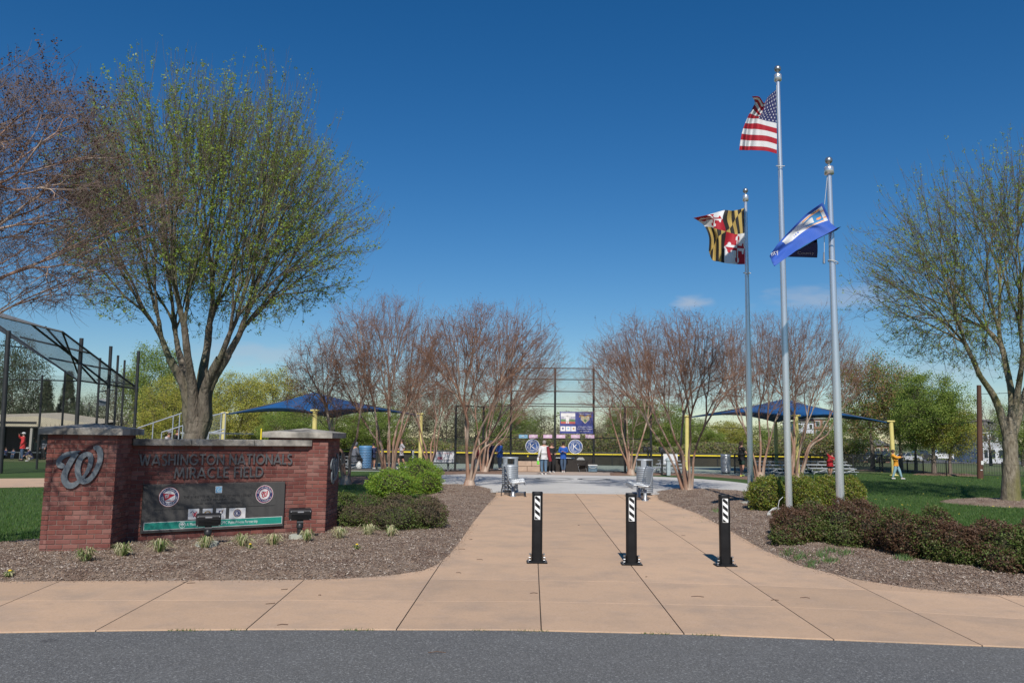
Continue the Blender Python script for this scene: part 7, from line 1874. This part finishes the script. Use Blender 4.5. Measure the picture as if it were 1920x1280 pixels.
navy = cw('navy', (.02, .03, .09)); grey = cw('grey', (.13, .14, .17)); maroon = cw('maroon', (.20, .012, .02)); green = cw('dark_green', (.018, .045, .035)); orange = cw('orange', (.75, .33, .03)); lj = cw('pale_jeans', (.25, .40, .46)); khaki = cw('khaki', (.42, .32, .22)); coral = cw('coral_red', (.62, .04, .04)); olive = cw('sage', (.10, .13, .09)); lightgrey = cw('light_grey', (.42, .40, .42))
wshoe = cw('white_shoe', (.6, .6, .58)); yshoe = cw('neon_shoe', (.6, .7, .1))
def at_(px, py): return G(px, py)
def Hh(px, yt, yb): g = G(px, yb); return P(px, yt, g.y).z
# 1 man in white
g = at_(1020, 889); H = Hh(1020, 824.5, 889)
t1, J = person('person in a white jersey and jeans seen from behind near the table', g, H, math.pi + .15, white, jean, wshoe, dict(elL=(.15, .03, .64), wrL=(.155, -.03, .50), knL=(.07, -.03, .275), knR=(-.045, .01, .275), anR=(-.04, .06, .05), tR=(-.05, -.04, .016)), bulk=1.12, hair=m_hairg)
mb = MB(); mb.tube([(.02, .04, .02), (.03, .02, -.35), (.05, 0, -.70)], [.06, .085, .075], 10); o = mb.build('sports_bag', maroon); o.location = (g.x + .14, g.y - .16, H * .80); o.rotation_euler = (0, -.16, 0); tag(o, 'long dark red sports bag hanging on the back of the man in white', 'bag')
mb = MB(); mb.box((0, 0, 0), (.10, .07, .16), 1, None, .02); mb.box((0, 0, -.17), (.12, .08, .18), 0, None, .02); mb.tube([(-.03, 0, .08), (0, 0, .16), (.03, 0, .08)], .006, 5, 1); o = mb.build('shopping_bag', [cw('lime', (.18, .62, .06)), white]); o.location = (g.x - .29, g.y - .02, H * .44); tag(o, 'white and lime green bag held in the left hand of the man in white', 'bag')
# 2 dark person
person('person in black standing behind the man in white, partly hidden', at_(1034, 885.5), Hh(1034, 828, 885.5), .2, black, black, wshoe, dict(elL=(.14, .0, .66), wrL=(.10, -.13, .62), elR=(-.14, .0, .66), wrR=(-.07, -.14, .62)))
# 3 blue sweatshirt
person('person in a royal blue sweatshirt, dark cap and jeans facing the camera with folded arms', at_(1056, 885), Hh(1056, 827.5, 885), -.05, blue, jeand, wshoe, dict(elL=(.15, -.02, .66), wrL=(.0, -.13, .68), elR=(-.15, -.02, .66), wrR=(.03, -.12, .65), anL=(.03, .0, .045), anR=(-.02, .03, .045), tL=(.03, -.09, .016), tR=(-.03, -.06, .016)), hat=black, bulk=1.1)
# 4 child blue jacket
person('child in a bright blue jacket and red cap looking left beside the slim tree stems', at_(937, 880.5), Hh(937, 825.5, 880.5), -1.1, blue, jeand, wshoe, dict(elR=(-.13, -.06, .66), wrR=(-.10, -.17, .62), elL=(.12, -.03, .65), wrL=(.09, -.14, .60)), hat=red, bulk=1.2)
person('person in a navy and red jacket and black trousers talking to the child in blue', at_(921, 882.5), Hh(921, 825, 882.5), .9, navy, black, black, dict(elL=(.14, -.02, .65), wrL=(.10, -.14, .62), elR=(-.14, .02, .65), wrR=(-.10, -.12, .60)), bulk=1.1, hair=m_hairg)
person('person in navy with a white stripe behind the slim tree stems', at_(912, 882), Hh(912, 827, 882), .4, cw('navy_stripe', (.06, .075, .13)), black, black, dict(elR=(-.13, .0, .65), wrR=(-.09, -.13, .63)))
person('person in a dark red jacket bending behind the tan tree stems', at_(896, 881.5), Hh(896, 833, 881.5), -.6, maroon, lightgrey, black, dict(chs=(0, -.06, .72), nkb=(0, -.10, .79), nk=(0, -.13, .82), hd=(0, -.16, .87), ht=(0, -.17, .92), shL=(.095, -.09, .78), shR=(-.095, -.09, .78), elL=(.12, -.12, .62), elR=(-.12, -.12, .62), wrL=(.08, -.2, .52), wrR=(-.08, -.2, .52)))
# left group
sit = dict(pel=(0, .02, .32), wst=(0, .03, .40), chs=(0, .02, .53), nkb=(0, 0, .61), nk=(0, -.01, .65), hd=(0, -.03, .71), ht=(0, -.03, .765), shL=(.095, 0, .60), shR=(-.095, 0, .60), elL=(.12, -.04, .45), elR=(-.12, -.04, .45), wrL=(.06, -.14, .40), wrR=(-.06, -.14, .40),
           hpL=(.05, .0, .31), hpR=(-.05, .0, .31), knL=(.06, -.22, .31), knR=(-.06, -.22, .31), anL=(.06, -.20, .06), anR=(-.06, -.20, .06), tL=(.06, -.29, .02), tR=(-.06, -.29, .02))
def seated(label, px, yt, yb, rz, topm, botm, **kw):
    g = G(px, yb); H = P(px, yt, g.y).z / .80
    return person(label, g, H, rz, topm, botm, kw.pop('shoes', black), sit, **kw)
seated('person in a grey hooded top seated on the bleacher left of the blue bin', 664, 827, 880, 2.4, grey, black, hood=True, bulk=1.15)
person('person in a navy T-shirt and dark shorts standing just right of the blue bin', at_(699, 879), Hh(699, 829.5, 879), .7, navy, black, wshoe, dict(elL=(.135, .02, .65), wrL=(.12, -.08, .53)), sleeves='short', legs='short', hat=black, bulk=1.1)
person('person in a pale top and dark shorts running behind the many-stemmed bare tree', at_(752, 879.5), Hh(752, 821.5, 879.5), -1.4, lightgrey, black, wshoe, dict(knL=(.055, -.10, .30), anL=(.055, -.04, .08), tL=(.055, -.12, .03), knR=(-.055, .06, .29), anR=(-.055, .17, .10), tR=(-.055, .12, .03), elL=(.12, .10, .68), wrL=(.10, .02, .58), elR=(-.12, -.06, .66), wrR=(-.1, -.18, .64)), sleeves='short', legs='short')
# right group
person('tall person in black and dark green shorts with neon shoes behind the left flagpole', at_(1391, 893.5), Hh(1391, 826, 893.5), 1.9, black, green, yshoe, dict(elL=(.14, -.06, .86), wrL=(.08, -.08, .96), elR=(-.15, -.03, .70), wrR=(-.17, -.10, .60), anL=(.10, -.06, .05), tL=(.11, -.14, .02), anR=(-.06, .08, .05), tR=(-.07, 0, .02)), sleeves='short', legs='short')
g = at_(1557, 894.5); H = Hh(1557, 846, 894.5)
person('boy in a red T-shirt and black shorts throwing a ball with one arm raised', g, H, .25, red, black, wshoe, dict(chs=(.02, -.02, .72), nkb=(.05, -.03, .80), nk=(.07, -.04, .84), hd=(.10, -.05, .89), ht=(.12, -.05, .94), shR=(-.05, -.02, .81), elR=(-.15, -.04, .92), wrR=(-.24, -.06, 1.02), shL=(.14, -.04, .75), elL=(.10, -.14, .66), wrL=(-.02, -.18, .70),
       anL=(.02, .04, .06), tL=(.02, -.05, .02), anR=(-.01, .10, .09), tR=(-.01, .03, .02)), sleeves='short', legs='short', bulk=1.25)
person('person in an orange top and pale blue jeans leaning beside the yellow canopy post', at_(1681, 898), Hh(1681, 841, 898), 1.15, orange, lj, wshoe, dict(chs=(0, .05, .72), nkb=(0, .09, .80), nk=(0, .08, .84), hd=(0, .06, .90), ht=(0, .07, .95), shL=(.095, .09, .79), shR=(-.095, .09, .79), elL=(.13, -.04, .72), wrL=(.05, -.16, .74), elR=(-.13, -.02, .70), wrR=(-.04, -.16, .72),
       knL=(.05, -.10, .28), anL=(.05, -.16, .045), tL=(.05, -.25, .018), knR=(-.05, .04, .27), anR=(-.05, .12, .05), tR=(-.05, .04, .018)), bulk=1.15)
# dugout people
person('person in a coral red jacket and white cap drinking in front of the dugout', at_(41, 863), Hh(41, 809.5, 863), -1.2, coral, jeand, black, dict(elR=(-.11, -.14, .80), wrR=(-.04, -.15, .89), elL=(.12, .03, .66), wrL=(.11, -.05, .55)), hat=wshoe, bulk=1.3)
sq = dict(sit); sq.update(anL=(.07, -.12, .05), anR=(-.07, -.10, .05), tL=(.08, -.2, .02), tR=(-.08, -.18, .02), pel=(0, .03, .20), wst=(0, .0, .27), chs=(0, -.04, .38), nkb=(0, -.09, .45), nk=(0, -.12, .48), hd=(0, -.15, .53), ht=(0, -.15, .585), shL=(.095, -.08, .44), shR=(-.095, -.08, .44), elL=(.12, -.14, .32), elR=(-.12, -.14, .32), wrL=(.07, -.24, .26), wrR=(-.07, -.24, .26), hpL=(.05, .02, .19), hpR=(-.05, .02, .19), knL=(.08, -.18, .30), knR=(-.08, -.18, .30))
g = at_(57, 864.5); Hs = P(57, 837.5, g.y).z / .63
person('crouching person in navy and khaki with a white cap beside the coral red jacket', g, Hs, -.9, navy, khaki, wshoe, sq, hat=wshoe)
person('person in sage green raising both arms inside the dugout', at_(66, 860), Hh(66, 822, 860), .2, olive, black, black, dict(elL=(.14, -.02, .90), wrL=(.13, -.03, 1.03), elR=(-.14, -.02, .88), wrR=(-.12, -.05, 1.0)))
person('person in grey standing in the dark at the right end of the dugout', at_(80, 861), Hh(80, 816, 861), -.3, grey, black, black)
seated('person in blue seated at the left end of the dugout', 10, 838, 861, -.4, navy, jeand)
seated('person in denim seated in the dugout just left of the coral red jacket', 24, 840, 861, .3, jeand, jeand)
# two spectators on the grandstand
def spect(lb, px, yt, mt, hat):
    p = P(px, yt, YS + .6); H = 1.45
    t_, _ = person(lb, (p.x, YS + .6, p.z - .79 * H), H, 1.4, mt, black, black, sit, hat=hat)
spect('spectator in a light top and white cap on the bleacher behind the sign wall', 317, 806.5, lightgrey, wshoe)
spect('spectator in dark clothes on the bleacher beside the tree trunk', 333, 803, black, None)

# ------------------------------------------------------------------ cars, utility pole, far buildings
m_glass = M('car_glass', (.03, .04, .05), rough=.08); m_tyre = M('tyre_rubber', (.015, .015, .015), rough=.8); m_rim = M('alloy_rim', (.4, .4, .42), rough=.3, metal=.8)
m_head = M('headlight_glass', (.7, .7, .7), rough=.1); m_tail = M('tail_light', (.4, .02, .02), rough=.2)
def carpaint(n, c): return M('car_paint_' + n, c, rough=.25, spec=.6)
def car_proto(suv=False):
    t = thing('parked_car', 'x', 'car', (0, 0, 0), 0, 'cars parked beyond the fences'); L_, Wd = 4.5, 1.8; h = .32 if suv else 0
    lo = [(-2.22, .30), (-2.25, .62), (-2.15, .82 + h * .3), (-1.3, .92 + h * .5), (1.35, .95 + h * .6), (2.1, .88 + h * .6), (2.24, .62), (2.22, .30)]
    mb = MB()
    V = []
    for y, s in ((-Wd / 2, .97), (-Wd / 2 + .08, 1), (Wd / 2 - .08, 1), (Wd / 2, .97)): V += [(x * s, y, z) for x, z in lo]
    n_ = 8; mb.add(V, [(k * n_ + i, k * n_ + (i + 1) % n_, (k + 1) * n_ + (i + 1) % n_, (k + 1) * n_ + i) for k in range(3) for i in range(n_)] + [tuple(range(n_))[::-1], tuple(range(3 * n_, 4 * n_))], 0, False)
    cab = [(-1.15, .90 + h * .5), (-.55, 1.38 + h), (.75, 1.42 + h), (1.75 if suv else 1.45, .93 + h * .6)]
    roof = [(-.50, 1.385 + h), (.72, 1.425 + h)]
    mb.box((.1, 0, 1.43 + h), (1.25, Wd * .78, .04), 0, None, .02)
    for x0_, z0_, x1_, z1_ in ((-1.12, .92 + h * .5, -.52, 1.40 + h), (.15, .93, .15, 1.41 + h), (.74, 1.41 + h, 1.5, .95 + h * .6)):
        for sy in (-1, 1): mb.tube([(x0_, sy * Wd * .47, z0_), (x1_, sy * Wd * .40, z1_)], .035, 6, 0)
    mb.build('body', carpaint('silver', (.40, .41, .42)), t)
    mb = MB(); V = [(x, -Wd * (.465 if i in (0, 3) else .395), z) for i, (x, z) in enumerate(cab)] + [(x, Wd * (.465 if i in (0, 3) else .395), z) for i, (x, z) in enumerate(cab)]
    mb.add(V, [(0, 1, 2, 3)[::-1], (4, 5, 6, 7), (0, 1, 5, 4), (1, 2, 6, 5), (2, 3, 7, 6)], 0); mb.build('window', m_glass, t)
    for x in (-1.38, 1.38):
        for sy in (-1, 1):
            T = Matrix.Translation((x, sy * (Wd / 2 - .08), .33)) @ Matrix.Rotation(R(90), 4, 'X'); mb = MB(); mb.lathe([(.20, -.1), (.33, -.09), (.33, .09), (.20, .1)], 18, 0, T=T); w = mb.build('wheel', m_tyre, t)
            mb = MB(); mb.lathe([(.001, .075), (.2, .085), (.2, -.085), (.001, -.075)], 14, 0, T=T); mb.build('rim', m_rim, w)
    for x, m_, nm in ((-2.2, m_head, 'headlight'), (2.2, m_tail, 'tail_light')):
        for sy in (-1, 1): mb = MB(); mb.box((x, sy * .65, .72), (.08, .32, .14), 0, None, .02); mb.build(nm, m_, t)
    return t
cp, cs2 = car_proto(), car_proto(True)
CARS = [(1238, 866, 1, 'white', (.62, .62, .62), 'white car seen under the slim bare tree'), (1310, 868.5, 0, 'white', (.62, .62, .62), 'white car at the left of the ring-banded bin'), (1345, 868, 0, 'grey', (.14, .15, .16), 'grey car right behind the ring-banded bin'), (1452, 867, 1, 'navy', (.03, .05, .14), 'navy car above the first low bleacher, left one'), (1482, 867.5, 1, 'slate', (.07, .09, .13), 'slate car above the first low bleacher, right one'),
        (1531, 868, 0, 'dark', (.03, .03, .035), 'dark car to the left of the boy in red'), (1592, 867.5, 1, 'white', (.62, .62, .62), 'white car just right of the right flagpole'), (1620, 868, 0, 'navy', (.03, .05, .14), 'dark blue car between the right flagpole and the budding tree'), (1654, 869, 1, 'black', (.015, .015, .018), 'black car left of the yellow post on the lawn'),
        (1700, 868.5, 0, 'silver', (.40, .41, .42), 'silver car right of the person in orange'), (1728, 867, 1, 'dark', (.03, .03, .035), 'dark car behind the bright green round tree'), (1764, 865, 1, 'white', (.62, .62, .62), 'white car behind the forked tree'), (1830, 864.5, 0, 'charcoal', (.03, .03, .035), 'charcoal car left of the utility pole'),
        (1845, 864, 0, 'white', (.62, .62, .62), 'white car directly right of the utility pole'), (1868, 864, 1, 'silver', (.40, .41, .42), 'silver car in front of the white house'), (1914, 864, 1, 'black', (.015, .015, .018), 'black car at the right edge behind the large trunk')]
used = set()
for i, (px, py, sv, cn, cc, lb) in enumerate(CARS):
    o = (cs2 if sv else cp)
    if sv in used: o = copy_tree(o)
    used.add(sv)
    py -= 3 * (px > 1690); g = G(px, py, gz(125)); o.location = (g.x, g.y, gz(125) + .015); o.rotation_euler = (0, 0, rnd.choice((0, math.pi)) + rnd.uniform(-.5, .5)); o['label'] = lb
    for ch in o.children:
        if ch.name.startswith('body'): ch.material_slots[0].link = 'OBJECT'; ch.material_slots[0].material = carpaint(cn, cc)
for a in (cp, cs2): pass
m_wood = M('creosoted_wood', (.115, .050, .030), (.075, .034, .022), 6, .9, bump=.6, bscale=20, stretch=(1, 1, .1), bdist=.02)
g = G(1838, 896); tp = P(1835.5, 722, g.y); t = thing('utility_pole', 'brown wooden utility pole with a small arm lamp on the right lawn', 'utility pole', tuple(g)); d = tp - g
mb = MB(); mb.tube([(0, 0, -.1), tuple(d)], [.145, .105], 12); mb.build('pole', m_wood, t)
k = g.y / FPX
def PP(px, py): return P(px, py, g.y) - g
mb = MB(); mb.tube([PP(1836, 789), PP(1856, 790)], .025, 6); mb.build('arm', m_blk, t); mb = MB(); mb.box(tuple(PP(1857, 792)), (8 * k, .2, 3 * k), 0, None, .02); mb.build('lamp', m_blk, t)
mb = MB(); mb.box(tuple(PP(1838.5, 867) + Vector((0, -.15, 0))), (4.5 * k, .02, 7 * k), 0); mb.build('notice', m_wp, t); mb = MB(); mb.box(tuple(PP(1837, 880.5) + Vector((0, -.15, 0))), (3.5 * k, .02, 1.6 * k), 0); mb.build('tag_plate', m_wp, t)
m_cable = M('black_cable', (.02, .02, .02), rough=.7)
for z1_, z2_, lb in ((738, 715, 'upper black cable from the utility pole to the right edge'), (790, 800, 'thin black cable running left from the utility pole behind the canopy')):
    mb = MB(); a = P(1835, z1_, g.y); b_ = P(2100, z2_ - 25, g.y) if z1_ < 760 else P(1290, 797, g.y + 22); pts = []
    for i in range(17): s = i / 16; q = a.lerp(b_, s); q.z -= 4 * s * (1 - s) * .35; pts.append(q)
    mb.tube(pts, .014, 5); tag(mb.build('overhead_cable', m_cable), lb, 'cable')
def building(name, label, x0, x1, yt, yb, Y, wallm, rows, cols_, roof=None, depth=8, winm=None, ang=0):
    a, b_ = P(x0, yb, Y), P(x1, yb, Y); w = b_.x - a.x; h = P((x0 + x1) / 2, yt, Y).z - gz(Y)
    t = thing(name, label, 'building', (a.x, Y, gz(Y)), ang); mb = MB(); mb.box((w / 2, depth / 2, h / 2), (w, depth, h), 0); mb.build('wall', wallm, t)
    mb = MB()
    if roof == 'gable': mb.add([(-.3, -.3, h), (w + .3, -.3, h), (w + .3, depth + .3, h), (-.3, depth + .3, h), (-.3, depth / 2, h * 1.35), (w + .3, depth / 2, h * 1.35)], [(0, 1, 5, 4), (2, 3, 4, 5), (0, 4, 3), (1, 2, 5), (3, 2, 1, 0)])
    else: mb.box((w / 2, depth / 2, h + .12), (w + .3, depth + .3, .25), 0)
    mb.build('roof', M('grey_shingle', (.12, .115, .11), (.16, .15, .145), 3, .9), t)
    for r in range(rows):
        for c_ in range(cols_):
            x = w * (c_ + .5) / cols_; z = h * (r + .55) / rows; f = MB(); ww_ = min(1.1, w / cols_ * .5); hh_ = min(1.3, h / rows * .5)
            f.box((x, -.03, z), (ww_ + .14, .06, hh_ + .14), 0); fo = f.build('window', m_wp, t); g_ = MB(); g_.box((x, -.065, z), (ww_, .02, hh_), 0); g_.build('pane', m_glass, fo)
    return t
m_wh = M('white_siding', (.52, .53, .55), (.46, .47, .49), .5, .8); m_br = M('far_brick', (.30, .155, .105), (.24, .12, .085), .8, .9)
building('apartment_block', 'white and pale apartment block far behind the right flagpole', 1496, 1527, 792, 850, 150, m_wh, 4, 3)
building('brick_block', 'brown brick block far behind the flying ball', 1528, 1556, 786, 850, 150, m_br, 4, 2)
building('low_brick_house', 'low brick building seen through the trunks left of the person in orange', 1594, 1668, 834, 862, 120, m_br, 1, 5, 'gable')
building('white_house', 'white house seen through bare branches on the right beyond the lawn', 1842, 1884, 806, 862, 125, m_wh, 2, 3, 'gable')
building('white_house', 'pale house low behind the tall person in black', 1368, 1440, 836, 858, 140, m_wh, 1, 5, 'gable')
t = thing('stadium_light', 'distant bank of stadium lights seen between the left fence posts', 'light', tuple(base_at(162, 190))); H_ = P(162, 757, 190).z - gz(190)
mb = MB(); mb.tube([(0, 0, 0), (0, 0, H_)], .2, 8); mb.build('pole', m_steel, t)
for k_ in range(5): mb = MB(); mb.sphere((-1.4 + k_ * .7, 0, H_ - (k_ % 2) * .7), .26, 8, 0); mb.build('lamp', m_wp, t)
